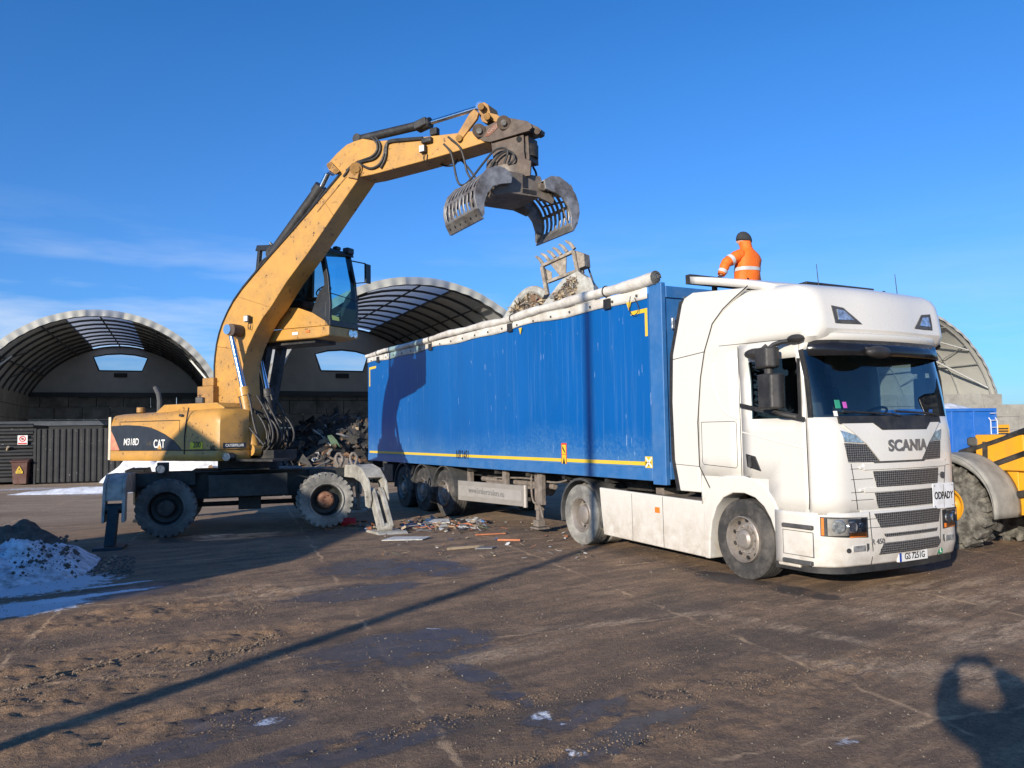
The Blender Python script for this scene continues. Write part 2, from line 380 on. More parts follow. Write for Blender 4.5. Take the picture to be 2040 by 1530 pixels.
c = mixc(mth('MULTIPLY', mth('MULTIPLY', mr(streak, .5, .66), mr(noi(.6, 4), .42, .58)), mth('MULTIPLY_ADD', right, .62, .22)), c, (.38, .30, .215))
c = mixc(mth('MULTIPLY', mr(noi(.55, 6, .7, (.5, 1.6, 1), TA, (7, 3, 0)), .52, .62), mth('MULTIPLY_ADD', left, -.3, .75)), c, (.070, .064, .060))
c = mixc(mth('MULTIPLY', att('mud'), mr(mid, .3, .6)), c, (.21, .15, .10))
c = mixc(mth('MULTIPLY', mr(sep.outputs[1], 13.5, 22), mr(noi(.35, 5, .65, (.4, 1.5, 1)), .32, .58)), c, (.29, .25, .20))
c = mixc(mth('MULTIPLY', att('sand'), mr(noi(3.2, 8, .75, (.45, 1.6, 1), TA), .44, .60)), c, (.36, .30, .235))
c = mixc(mth('MULTIPLY', mr(fine, .42, .66), .65), c, (.055, .044, .036))
c = mixc(mth('MULTIPLY', mr(speck, .54, .66), .5), c, (.04, .032, .027))
c = mixc(mth('MULTIPLY', mr(grit, .56, .72), .55), c, (.38, .31, .235))
c = mixc(mth('MULTIPLY', mr(noi(75, 3, .7, None), .60, .70), .5), c, (.33, .27, .21))
# slab joints, sandy and broken
def joint(ax, ay, per, off, w):
    d = mth('ADD', mth('MULTIPLY', sep.outputs[0], ax), mth('MULTIPLY', sep.outputs[1], ay))
    d = mth('ADD', d, mth('MULTIPLY', mth('SUBTRACT', noi(3.5, 4), .5), .22))
    q = mth('ABSOLUTE', mth('SUBTRACT', mth('FRACT', mth('DIVIDE', mth('ADD', d, off), per)), .5))
    return mr(mth('MULTIPLY', q, per), w, w*.25)
e0 = (.945, .327)
j1 = joint(e0[0], e0[1], 3.1, .35, .035); j2 = joint(-e0[1], e0[0], 3.1, .6, .03)
jn = mth('MULTIPLY', mth('MAXIMUM', j1, j2), mr(noi(1.4, 6, .75, None), .44, .60))
c = mixc(mth('MULTIPLY', jn, .6), c, (.42, .33, .23))
wm = mth('MULTIPLY', att('wet'), mth('ADD', .35, mr(mth('ADD', mth('MULTIPLY', streak, .5), mth('MULTIPLY', noi(3.2, 8, .72), .5)), .40, .56)))
wm = mr(wm, .38, .80)
c = mixc(mth('MULTIPLY', wm, .82), c, (.040, .041, .046))
sm = mr(mth('ADD', mth('MULTIPLY', att('snow'), 1.0), mth('MULTIPLY', mth('SUBTRACT', noi(7.5, 9, .82), .5), 2.1)), .56, .74)
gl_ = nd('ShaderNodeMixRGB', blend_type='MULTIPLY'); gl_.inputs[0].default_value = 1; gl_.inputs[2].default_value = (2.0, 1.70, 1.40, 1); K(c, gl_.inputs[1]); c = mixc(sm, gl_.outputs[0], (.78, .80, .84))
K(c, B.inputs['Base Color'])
ro = mth('SUBTRACT', mr(fine, .3, .7, .86, .98), mth('MULTIPLY', wm, .58))
K(ro, B.inputs['Roughness']); B.inputs['Specular IOR Level'].default_value = .32
hgt = mth('ADD', mth('ADD', mth('MULTIPLY', fine, .55), mth('MULTIPLY', grit, .25)), mth('MULTIPLY', speck, .45))
hgt = mth('MULTIPLY', hgt, mth('SUBTRACT', 1, mth('MULTIPLY', wm, .75)))
bp = nd('ShaderNodeBump'); bp.inputs['Strength'].default_value = 1.0; bp.inputs['Distance'].default_value = .04; K(hgt, bp.inputs['Height']); K(bp.outputs[0], B.inputs['Normal'])
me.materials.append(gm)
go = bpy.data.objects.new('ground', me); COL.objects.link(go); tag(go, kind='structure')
def gh1(x, y): return float(ghgt(np.array([x]), np.array([y]))[0])

# loose grit and pebbles scattered on the yard
PEB = mat('pebbles', (.19, .155, .12), .9, var=.75, vs=3)
pb = MB(); n_ = 0
while n_ < 9000:
    Y = 3.2+10.5*rng.random()**1.5; X = (rng.random()*1.5-.75)*Y
    k = rng.random(); r = .0035+.008*k**4+(.008 if rng.random() < .015 else 0); r *= .7+.06*Y
    z = gh1(X, Y)
    a = rng.random(3)*6.28; w = [Vector((math.cos(a[0]+i*2.1), math.sin(a[0]+i*2.1), -.15))*r*(.7+.6*rng.random()) for i in range(3)]+[Vector((0, 0, .8*r))]
    pb.add([v+Vector((X, Y, z)) for v in w], [(0, 1, 3), (1, 2, 3), (2, 0, 3)]); n_ += 1
tag(pb.build('gravel', PEB, smooth=0, fixn=False), kind='stuff')

# ------------------------------------------------------------------ snow heaps
SNOW = mat('snow', (.82, .84, .88), .75, var=.05, vs=4, dirt=((.20, .17, .14), .55, 2.6), bump=(14, .5, .03))
SNOWD = mat('dirty_snow', (.80, .83, .88), .8, var=.06, vs=5, dirt=((.07, .058, .05), .75, 6.5), bump=(12, 1.0, .05))
DIRT = mat('frozen_dirt', (.10, .083, .068), .95, var=.4, vs=9, bump=(10, .8, .05))
def heap(name, cx, cy, a, b, h, ang, m, seed, rough=.35, n=46):
    mb = MB(); c, s = math.cos(ang), math.sin(ang)
    def f(u, v):
        th = v*2*math.pi; rr = u*(1+.25*(vnoise(np.array(math.cos(th)*1.6+seed), np.array(math.sin(th)*1.6+seed))-.5))
        lx, ly = rr*math.cos(th)*a, rr*math.sin(th)*b
        base = max(0, 1-u**1.4)
        nz = fbm(np.array(lx*2.2+seed*3), np.array(ly*2.2+seed), 4)
        z = h*base*(1-rough+rough*2*float(nz)) - .03*u
        return (cx+lx*c-ly*s, cy+lx*s+ly*c, z+gh1(cx, cy) if u < .999 else -.05)
    mb.grid(f, 16, n, 0); return mb.build(name, m, smooth=60)
# clods of frozen dirt lying on and round the heap
mbc = MB()
def clod(mb, c, r):
    q = [Vector((x*(.7+.5*rng.random()), y*(.7+.5*rng.random()), z*(.5+.5*rng.random())))*r+Vector(c) for x, y, z in ((1, 0, 0), (0, 1, 0), (-1, 0, 0), (0, -1, 0), (0, 0, 1), (0, 0, -1))]
    mb.add(q, [(0, 1, 4), (1, 2, 4), (2, 3, 4), (3, 0, 4), (1, 0, 5), (2, 1, 5), (3, 2, 5), (0, 3, 5)])
MUDC = mat('mud_crumbs', (.19, .135, .088), .95, var=.6, vs=4)
mcl = MB()
def ruts(line, n, wdt, r0_, r1_):
    L_ = [gpt(*q) for q in line]
    for i in range(n):
        t = rng.random()*(len(L_)-1); k = int(t); f = t-k; x = L_[k][0]*(1-f)+L_[k+1][0]*f; y = L_[k][1]*(1-f)+L_[k+1][1]*f
        x += rng.normal()*wdt; y += rng.normal()*wdt; z = gh1(x, y); clod(mcl, (x, y, z+.003), r0_*.75+r1_*.62*rng.random()**3)
ruts([(15, 1378), (110, 1350), (200, 1325), (330, 1288)], 260, .035, .010, .032)
ruts([(365, 1325), (440, 1308), (500, 1290), (542, 1262)], 220, .05, .008, .026)
ruts([(0, 1300), (150, 1280), (330, 1240), (520, 1215)], 420, .14, .006, .016)
ruts([(0, 1400), (180, 1360), (400, 1320), (560, 1290)], 520, .16, .006, .016)
ruts([(470, 1150), (500, 1200), (520, 1230)], 120, .07, .008, .02)
ruts([(760, 1470), (960, 1420), (1150, 1380), (1400, 1300)], 380, .07, .005, .012)
ruts([(980, 1530), (1180, 1490), (1400, 1450)], 300, .06, .005, .012)
ruts([(1300, 1400), (1560, 1350), (1840, 1300)], 360, .12, .005, .013)
ruts([(380, 1460), (600, 1400), (900, 1330)], 300, .10, .005, .013)
tag(mcl.build('mud_crumbs', MUDC, smooth=0, fixn=False), kind='stuff')
for i in range(1100):
    k = rng.random(); px, py = (5+150*rng.random(), 1062+45*rng.random()) if k < .22 else (90+180*rng.random(), 1085+45*rng.random()*(1-.3*k))
    p = gz(px, py+24); z = gh1(p.x, p.y); r = .010+.035*rng.random()**4
    if k < .22: p = gz(px, py+60); z = .10+.36*rng.random(); r *= 1.3
    clod(mbc, (p.x, p.y, z), r)
tag(mbc.build('frozen_clods', DIRT, smooth=0, fixn=False), kind='stuff')
p = gz(30, 1140)
tag(heap('snow_heap', p.x-.3, p.y+.1, 1.4, 1.7, .52, .4, SNOWD, 3, .75, 70), 'shaded heap of bluish dirty snow nearest the camera', 'snow heap')
p = gz(50, 1105)
tag(heap('dirt_heap', p.x-.3, p.y+.1, .95, .5, .56, .2, DIRT, 5, 1.0, 70), 'dark frozen dirt lump lying on top of the shaded snow heap', 'dirt heap')
# ------------------------------------------------------------------ tractor unit: local x forward (front at 0), y left, z up, origin on the ground under the front centre
T0 = Vector((3.5774, 8.8127, 0)); YAW = 2.0721
TDv = Vector((math.cos(YAW), math.sin(YAW), 0)); TNv = Vector((math.sin(YAW), -math.cos(YAW), 0))   # rearward, towards the far side
TROT = math.atan2(-TDv.y, -TDv.x)
def tside(x, y, t=0):                       # pixel -> (s rearward, z) on the vertical plane t metres in from the near side
    P = onplane(x, y, T0+TNv*t, TNv); return (P-T0).dot(TDv), P.z
truck = empty('semi_truck', T0+TNv*1.28, TROT)
tag(truck, 'white high roofed truck tractor with a waste plate on its grille', 'truck')
def tl(s, t, z): return Vector((-s, t-1.28, z))    # truck (s,t,z) -> local
HW = 1.25
ROWS = [(.90, .05, HW), (1.10, .04, HW), (1.28, .035, HW), (1.55, .035, HW), (1.85, .05, HW), (2.02, .085, HW), (2.20, .12, HW), (2.5, .19, HW), (2.74, .245, HW), (2.82, .26, HW), (2.90, .25, HW), (2.97, .18, 1.255), (3.06, .14, 1.255), (3.18, .155, 1.25), (3.32, .18, 1.245), (3.43, .215, 1.238), (3.51, .265, 1.215), (3.565, .35, 1.175), (3.60, .48, 1.11), (3.622, .70, 1.0)]
def bow(y): return .07*min(1, abs(y)/.8)**2
SIDE_ST = [2.2, 2.05, 1.85, 1.65, 1.42, 1.24, 1.0, .78, .6, .46]
NARC = 7; FRY = [.90, .67, .44, .22, 0]
def half_ring(z, sf, hw, cs0=.40):
    cs = max(cs0, sf+.22) if z < 2.95 else max(cs0, sf+.17); pts = []
    for s in SIDE_ST:
        u = (s-.40)/(2.2-.40); pts.append((cs+(2.2-cs)*u if cs > cs0 else s, hw))
    yb = min(FRY[0], hw-.14) if z < 2.95 else hw-.22
    for i in range(NARC+1):
        a = i/NARC*math.pi/2
        sfe = sf+bow(yb)
        pts.append((cs-(cs-sfe)*math.sin(a), yb+(hw-yb)*math.cos(a)))
    for y in FRY[1:]: y2 = y*yb/FRY[0]; pts.append((sf+bow(y2), y2))
    return pts                                # near (y>0 here means |y|), from rear to centre
def lift(s, z): return z+.065*max(0, s)*max(0, min(1, (z-3.02)/.4))
NH = len(half_ring(1, 0, HW))
rings = []
for z, sf, hw in ROWS:
    h = half_ring(z, sf, hw)
    full = [(s, -y) for s, y in h]+[(s, y) for s, y in reversed(h[:-1])]
    rings.append([(-s, y, lift(s, z)) for s, y in full])
NR = len(rings[0])
body = MB(); door = MB(); wsg = MB(); wing = MB(); winf = MB()
A0 = len(SIDE_ST)                            # first arc vertex
def cellkind(i, j):
    z0, z1 = ROWS[i][0], ROWS[i+1][0]; jj = j if j < NH-1 else NR-2-j; near = j < NH-1
    if 2.02 <= z0 and z1 <= 2.83 and A0+1 <= jj: return 'ws'
    st = SIDE_ST+[.40]
    if jj < len(SIDE_ST):
        sr, sfv = st[jj], st[jj+1]
        if 2.02 <= z0 and z1 <= 2.75 and sr <= 1.25 and sfv >= .45: return 'win'
        if z1 <= 1.29 and sr > 1.01: return 'none'
        if z1 <= 2.98 and sr <= 1.43: return 'door'
        if z1 <= 1.11 and sr > 2.06: return 'none'
    return 'body'
for i in range(len(ROWS)-1):
    for j in range(NR-1):
        q = [rings[i][j], rings[i][j+1], rings[i+1][j+1], rings[i+1][j]]; k = cellkind(i, j); near = j < NH-1
        if k == 'body' or (k == 'door' and not near): body.add(q, [(0, 1, 2, 3)])
        elif k == 'door': door.add(q, [(0, 1, 2, 3)])
        elif k == 'ws': wsg.add(q, [(0, 1, 2, 3)])
        elif k == 'win': (wing if near else winf).add(q, [(0, 1, 2, 3)])
top = rings[-1]; body.add(top, [tuple(range(NR))])
for i in range(len(ROWS)-1): body.add([rings[i][0], rings[i+1][0], rings[i+1][-1], rings[i][-1]], [(0, 1, 2, 3)])
WSG = glass('windscreen_glass', (.70, .86, .90), .01, 2.0); WIN = glass('window_glass', (.50, .62, .68), .01, 1.7)
def fixup(o):                                # sharp creases only, inner lining by thickness
    return o
cb = body.build('cab_body', WHITE, truck, smooth=30, solid=.03)
dr = door.build('door', WHITE, truck, smooth=30, solid=.03)
wo = wsg.build('windscreen', WSG, truck, smooth=60); w1 = wing.build('side_window', WIN, dr, smooth=60); w2 = winf.build('side_window', WIN, truck, smooth=60)
def cabring(z):
    for (a, b) in zip(ROWS, ROWS[1:]):
        if a[0] <= z <= b[0]:
            f = (z-a[0])/(b[0]-a[0]); return half_ring(z, a[1]+(b[1]-a[1])*f, a[2]+(b[2]-a[2])*f)
    return half_ring(z, ROWS[0][1] if z < 1 else ROWS[-1][1], HW)
def arc_at(h, key, val):                      # arc length where the half ring has |y|=val ('y') or s=val ('s')
    L_ = 0
    for a, b in zip(h, h[1:]):
        d = math.dist(a, b); k = 0 if key == 's' else 1
        if (a[k]-val)*(b[k]-val) <= 0 and a[k] != b[k]: return L_+d*(a[k]-val)/(a[k]-b[k])
        L_ += d
    return L_
def arc_pt(h, L_, off=0):
    for a, b in zip(h, h[1:]):
        d = math.dist(a, b)
        if L_ <= d or b is h[-1]:
            f = L_/d if d else 0; p = (a[0]+(b[0]-a[0])*f, a[1]+(b[1]-a[1])*f); n = ((a[1]-b[1])/d, (b[0]-a[0])/d)   # outward
            if n[0] > 0 and n[1] <= 0: n = (-n[0], -n[1])
            return p[0]-abs(n[0])*off, p[1]+abs(n[1])*off
        L_ -= d
# bumper ring
def bumpring(z):
    sf = .02 if z > .45 else .02+(.45-z)*.35
    hw = 1.275; pts = [(.9, hw), (.75, hw), (.6, hw), (.52, hw)]; cs = .50; yb = .86
    for i in range(1, 11):
        a = i/10*math.pi/2; pts.append((cs-(cs-sf-.06)*math.sin(a), yb+(hw-yb)*math.cos(a)))
    for y in (.6, .4, .2, 0): pts.append((sf+.06*(y/.86)**2, y))
    return pts
def surf(ringf, spec, z, sgn, off):           # spec: ('s',v) / ('y',v signed)
    h = ringf(z)
    if spec[0] == 's': L_ = arc_at(h, 's', spec[1]); s, y = arc_pt(h, L_, off); return Vector((-s, sgn*y, z))
    yv = spec[1]; L_ = arc_at(h, 'y', abs(yv)); s, y = arc_pt(h, L_, off); return Vector((-s, math.copysign(y, yv) if abs(yv) > 1e-6 else 0, z))
def patch(mb, ringf, TL, TR, BR, BL, off=.012, thick=.03, nu=12, nv=3, m=0, sgn=-1):
    """curved plate on the ring surface; corners are (spec, z); columns follow the surface by arc length across the front"""
    def param(spec, z):
        h = ringf(z); tot = arc_at(h, 'y', 0)
        if spec[0] == 's': a = arc_at(h, 's', spec[1])-tot; return a if sgn < 0 else -a
        a = arc_at(h, 'y', abs(spec[1]))-tot; return a if spec[1] <= 0 else -a
    def pos(a, z, o):
        h = ringf(z); tot = arc_at(h, 'y', 0); s, y = arc_pt(h, tot-abs(a), o); return Vector((-s, y if a > 0 else -y, z))
    pa = [param(*c) for c in (TL, TR, BR, BL)]
    def f(o):
        def g(u, v):
            a = (pa[0]*(1-u)+pa[1]*u)*(1-v)+(pa[3]*(1-u)+pa[2]*u)*v
            z = (TL[1]*(1-u)+TR[1]*u)*(1-v)+(BL[1]*(1-u)+BR[1]*u)*v
            return pos(a, z, o)
        return g
    mb.grid(f(off), nu, nv, m)
    e = f(off); i_ = f(off-thick)
    rim = [(k/nu, 0) for k in range(nu)]+[(1, k/nv) for k in range(nv)]+[(1-k/nu, 1) for k in range(nu)]+[(0, 1-k/nv) for k in range(nv)]
    vs = [e(*q) for q in rim]+[i_(*q) for q in rim]; n = len(rim)
    mb.add(vs, [(k, (k+1) % n, n+(k+1) % n, n+k) for k in range(n)], m)
    return mb
Yt = lambda t: ('y', (t-1.335)*1.03)
# bumper shell (both sides)
bm_ = MB(); zs = [.31, .33, .38, .45, .60, .75, .88, .925]
def bring(z):
    h = bumpring(z); return [(-s, -y, z) for s, y in h]+[(-s, y, z) for s, y in reversed(h[:-1])]
for a, b in zip(zs, zs[1:]):
    ra, rb = bring(a), bring(b)
    for j in range(len(ra)-1): bm_.add([ra[j], ra[j+1], rb[j+1], rb[j]], [(0, 1, 2, 3)])
bump_o = bm_.build('bumper', WHITE, truck, smooth=40, solid=.03)
mb = MB()                                     # dark gap between cab and bumper, and black spoiler lip under it
for z0, z1, k in ((.925, .95, -.02), (.23, .31, -.05)):
    ra = [(-s-.05, y*.97, z) for s, y, z in [(-p[0], p[1], z0) for p in bring(.5)]]; rb = [(a[0], a[1], z1) for a in ra]
    for j in range(len(ra)-1): mb.add([ra[j], ra[j+1], rb[j+1], rb[j]], [(0, 1, 2, 3)])
mb.build('bumper_lip', BLK, truck, smooth=40)
# grille
GM = bpy.data.materials.new('grille_mesh'); GM.use_nodes = True; t = GM.node_tree; vb = t.nodes['Principled BSDF']; vb.inputs['Roughness'].default_value = .5
tcn = t.nodes.new('ShaderNodeTexCoord'); mpn = t.nodes.new('ShaderNodeMapping'); mpn.inputs['Scale'].default_value = (0, 1, 1.25); vo = t.nodes.new('ShaderNodeTexVoronoi'); vo.inputs['Scale'].default_value = 30; vo.inputs['Randomness'].default_value = .12
rp = t.nodes.new('ShaderNodeValToRGB'); rp.color_ramp.elements[0].position = .36; rp.color_ramp.elements[0].color = (.006, .006, .006, 1); rp.color_ramp.elements[1].position = .46; rp.color_ramp.elements[1].color = (.15, .145, .14, 1)
t.links.new(tcn.outputs['Object'], mpn.inputs[0]); t.links.new(mpn.outputs[0], vo.inputs[0]); t.links.new(vo.outputs['Distance'], rp.inputs[0]); t.links.new(rp.outputs[0], vb.inputs['Base Color'])
cab_r = cabring
gp = MB()
for (zt, zb, tl_, tr_, bl_, br_) in ((1.385, 1.20, .80, 2.01, .85, 1.98), (1.135, .955, .82, 2.0, .87, 1.97)):
    patch(gp, cab_r, (Yt(tl_), zt), (Yt(tr_), zt), (Yt(br_), zb), (Yt(bl_), zb), .010, .02)
patch(gp, bumpring, (Yt(.76), .90), (Yt(1.96), .90), (Yt(1.92), .73), (Yt(.86), .73), .008, .02)
patch(gp, bumpring, (Yt(.90), .66), (Yt(1.89), .66), (Yt(1.86), .62), (Yt(.93), .62), .008, .02)
patch(gp, bumpring, (Yt(.90), .555), (Yt(1.90), .555), (Yt(1.94), .48), (Yt(.84), .48), .008, .02)
patch(gp, bumpring, (Yt(.84), .48), (Yt(1.94), .48), (Yt(1.88), .425), (Yt(.82), .425), .008, .02)
for sg, a, b, c_, d in ((-1, .40, .80, .92, .44), (1, 2.10, 1.70, 1.58, 2.06)):
    pts = [(Yt(a), 1.72), (Yt(b), 1.70), (Yt(c_), 1.49), (Yt(d), 1.50)]
    if sg > 0: pts = [pts[1], pts[0], pts[3], pts[2]]
    patch(gp, cab_r, *pts, .010, .02, 8)
gri = gp.build('grille', GM, truck, smooth=30)
mb = MB()                                     # slats framing the grille openings, seams as dark lines
for z in (1.43, 1.175, .93): patch(mb, cab_r, (Yt(.60), z+.012), (Yt(2.26), z+.012), (Yt(2.26), z-.012), (Yt(.60), z-.012), .016, .03, 16, 1)
for zt, zb in ((1.475, 1.405), (1.19, 1.145)): patch(mb, cab_r, (Yt(.66), zt), (Yt(2.16), zt), (Yt(2.16), zb), (Yt(.66), zb), .018, .03, 16, 1)
islands(mb, 'grille_slat', WHITE, gri, smooth=30)
mb = MB()
for spc in (('y', -.88), ('y', .88)):
    yv = spc[1]; patch(mb, cab_r, (('y', yv-.004), 1.48), (('y', yv+.004), 1.48), (('y', yv*.90+.004), .95), (('y', yv*.90-.004), .95), .004, .02, 1, 8)
for z in (1.42, 1.30, 1.15, 1.06):
    for a, b in ((.47, .80), (2.0, 2.05)): patch(mb, cab_r, (Yt(a), z+.003), (Yt(b), z+.003), (Yt(b), z-.003), (Yt(a), z-.003), .003, .01, 4, 1)
for z in (.84, .74):
    patch(mb, bumpring, (Yt(.62), z+.003), (Yt(.86), z+.003), (Yt(.86), z-.003), (Yt(.62), z-.003), .003, .01, 3, 1)
for yv in (-.66, .66): patch(mb, bumpring, (('y', yv-.004), .92), (('y', yv+.004), .92), (('y', yv*.93+.004), .27), (('y', yv*.93-.004), .27), .004, .01, 1, 6)
islands(mb, 'panel_seam', BLK, truck, smooth=0)
# upper front panel with the maker's lettering, its side strips
mb = MB(); patch(mb, cab_r, (Yt(.60), 1.93), (Yt(1.90), 1.93), (Yt(1.90), 1.72), (Yt(.72), 1.72), .022, .04, 16, 4); mb = MB()
def updrape(u, v): return u
P_ = [(.34, 1.955, .76, 1.70), ]
patch(mb, cab_r, (Yt(.36), 1.97), (Yt(2.14), 1.97), (Yt(1.80), 1.70), (Yt(.72), 1.70), .026, .05, 18, 4)
patch(mb, cab_r, (Yt(.72), 1.70), (Yt(1.80), 1.70), (Yt(1.62), 1.50), (Yt(.90), 1.50), .026, .05, 14, 3)
mb.build('bonnet_panel', WHITE, truck, smooth=40)
mb = MB()
patch(mb, cab_r, (Yt(.36), 1.865), (Yt(.66), 1.79), (Yt(.76), 1.715), (Yt(.40), 1.735), .016, .03, 6)
patch(mb, cab_r, (Yt(1.86), 1.79), (Yt(2.14), 1.865), (Yt(2.10), 1.735), (Yt(1.74), 1.715), .016, .03, 6)
islands(mb, 'position_lamp', LAMP, truck)
mb = MB(); patch(mb, cab_r, (Yt(.80), 1.50), (Yt(1.72), 1.50), (Yt(1.66), 1.455), (Yt(.86), 1.455), .012, .03, 12); mb.build('grille_trim', GREYP, truck)
tx = lambda z, t, off, rz=0: frame(tl(-off, t, z), (0, 1, 0), (0, 0, 1))
SILV = mat('letter_grey', (.20, .20, .205), .35, metal=.5, var=.1)
text('maker_lettering', 'SCANIA', .185, SILV, truck, frame(Vector((0, .05, 1.67)), (0, 1, 0), (0, 0, 1)), bold=.006, ext=.006, sx=1.10, spacing=1.02)
for v in COL.objects[-1].data.vertices: v.co.x += -(.042+bow(v.co.y))+.030
text('model_lettering', 'R 450', .085, SILV, truck, frame(Vector((-.040, -.545, .575)), (0.09, 1, 0), (0, 0, 1)), bold=.001, ext=.004, sx=1.05)
# plate, badge, waste sign
mb = MB(); mb.bx((-.10, -.19, .305), (-.038, .35, .425)); pl_ = mb.build('number_plate', WHT, truck, bevel=.006)
mb = MB(); mb.bx((-.05, -.185, .31), (-.0355, -.145, .42)); mb.build('plate_band', mat('plate_blue', (.02, .06, .30), .4), pl_)
text('plate_lettering', 'GS 7251G', .105, INK, pl_, frame((-.036, .10, .363), (0, 1, 0), (0, 0, 1)), bold=.001, sx=.86)
mb = MB(); mb.cyl((-.13, .66, .37), (-.075, .66, .37), .042, n=24); bg_ = mb.build('badge', mat('badge_green', (.03, .26, .12), .4), truck)
text('badge_lettering', 'L', .06, WHT, bg_, frame((-.0735, .66, .37), (0, 1, 0), (0, 0, 1)), bold=.002)
sg = MB(); sg.bx((-.05, .51, .885), (-.04, .93, 1.195)); sgo = sg.build('waste_sign', mat('sign_white', (.74, .75, .76), .35, var=.06, dirt=((.4, .38, .34), .4, 8)), truck, bevel=.01)
mb = MB()
for y in (.545, .895):
    for z in (.915, 1.165): mb.cyl((-.045, y, z), (-.036, y, z), .008, n=8)
mb.bx((-.0395, .718, .90), (-.0375, .722, 1.18)); mb.bx((-.12, .62, 1.0), (-.049, .82, 1.08)); mb.build('sign_bolt', GREYP, sgo)
text('sign_lettering', 'ODPADY', .125, INK, sgo, frame((-.0385, .72, 1.04), (0, 1, 0), (0, 0, 1)), bold=.003, sx=.72)
mb = MB(); mb.cyl((-.16, .78, 1.29), (-.075, .78, 1.29), .04, n=16); mb.build('grille_badge', GREYP, truck)
# headlights and fog lamps (near one clear with amber ends)
HLG = glass('headlight_glass', (.85, .88, .90), .02, 1.2)
for sg_ in (-1, 1):
    yy = lambda v: ('y', sg_*v)
    mb = MB(); mo = mb
    def pp(mb, a, b, zt, zb, off, m=0, thick=.03, za=None, zc=None):
        sa = a if a[0] == 's' else yy(a[1]); sb = yy(b[1])
        c4 = [(sa, zt), (sb, zc or zt), (sb, zb), (sa, za or zb)]
        if sg_ > 0: c4 = [c4[1], c4[0], c4[3], c4[2]]
        patch(mb, bumpring, *c4, off, thick, 12, 3, m, sg_)
    pp(mb, ('s', .285), ('y', .70), .885, .635, .010, 0, .03, .665, .865); h = mb.build('headlight', BLK, truck, smooth=40)
    mb = MB(); pp(mb, ('y', 1.17), ('y', .80), .865, .672, .013, 0, .02); mb.build('headlamp_insert', ALU, h, smooth=40)
    for yv, zz, rr in ((1.08, .775, .080), (.93, .765, .070), (.80, .77, .045)):
        q0 = surf(bumpring, ('y', sg_*yv), zz, sg_, .010); q1 = surf(bumpring, ('y', sg_*yv), zz, sg_, .026); mb = MB(); mb.cyl(q0, q1, rr*1.05, rr*.8, 20); mb.build('reflector', LAMP, h)
    mb = MB(); pp(mb, ('s', .275), ('y', 1.195), .872, .675, .017, 0, .02); mb.build('indicator', AMB, h, smooth=40)
    mb = MB(); pp(mb, ('y', .97), ('y', .73), .70, .648, .019, 0, .02); mb.build('indicator', AMB, h, smooth=40)
    mb = MB(); pp(mb, ('y', 1.18), ('y', .745), .87, .655, .030, 0, .004, .675, .855); mb.build('headlight_glass', glass('headlight_glass', (.88, .90, .92), .02, 1.0), h, smooth=60)
    mb = MB(); pp(mb, ('s', .06), ('y', .72), .565, .475, .010, 0, .02, .50); mb.build('fog_lamp', GREYP, truck, smooth=40)
    mb = MB(); pp(mb, ('y', .93), ('y', .75), .55, .485, .015, 0, .02); mb.build('fog_lens', LAMP, kids(truck)[-1] if False else truck, smooth=40)
# steps behind the bumper, tow eye
mb = MB(); mb.box(tl(.56, .0, .755), (.44, .05, .05)); mb.box(tl(.57, .0, .345), (.42, .06, .05)); islands(mb, 'step_tread', GREYP, truck, bevel=.012)
mb = MB(); q_ = surf(bumpring, ('y', -.98), .50, -1, 0); mb.cyl(q_-Vector((.02, -.01, 0)), q_+Vector((.004, -.004, 0)), .028, n=14); mb.build('tow_cover', BLK, truck)
mb = MB()
for z0, z1 in ((.42, .70),):
    for s0, s1 in ((.34, .78),): mb.tube([(-s0, -1.279, z0), (-s1, -1.279, z0), (-s1, -1.279, z1), (-s0, -1.279, z1), (-s0, -1.279, z0)], .004, 6)
mb.build('step_flap', GREYP, truck, smooth=0)
# arch fairing over the front wheel
def prof(mb, pts, y0, y1, m=0): mb.prism([(-s, y0, z) for s, z in pts], (0, y1-y0, 0), m)
arch = [(2.16, .18), (2.15, .95), (2.06, 1.08), (1.97, 1.20), (1.86, 1.27), (1.70, 1.30), (1.40, 1.305), (1.20, 1.27), (1.04, 1.18), (.92, 1.04), (.82, .86), (.74, .78), (.60, .76), (.55, .27), (.88, .27), (.885, .45), (.91, .62), (.98, .80), (1.08, .94), (1.22, 1.04), (1.40, 1.085), (1.60, 1.08), (1.78, 1.01), (1.91, .88), (2.0, .68), (2.045, .45), (2.06, .18)]
for sg_ in (-1, 1):
    mb = MB(); prof(mb, arch, sg_*1.268, sg_*.93); wa_ = mb.build('wheel_arch', WHITE, truck, bevel=.02, seg=3)
    mb = MB(); prof(mb, [(2.15, .97), (2.19, 1.30), (.99, 1.30), (.99, 1.10), (1.2, 1.24), (1.40, 1.28), (1.7, 1.275), (1.9, 1.2), (2.05, 1.05)], sg_*1.2495, sg_*1.0); mb.build('arch_panel', WHITE, wa_)
    mb = MB(); prof(mb, [(2.3, .9), (2.06, 1.2), (1.85, 1.27), (1.2, 1.25), (.9, .95), (.9, .4), (.7, .4), (.7, 1.28), (2.3, 1.28)], sg_*.92, sg_*.55); mb.build('wheel_well', BLK, truck)
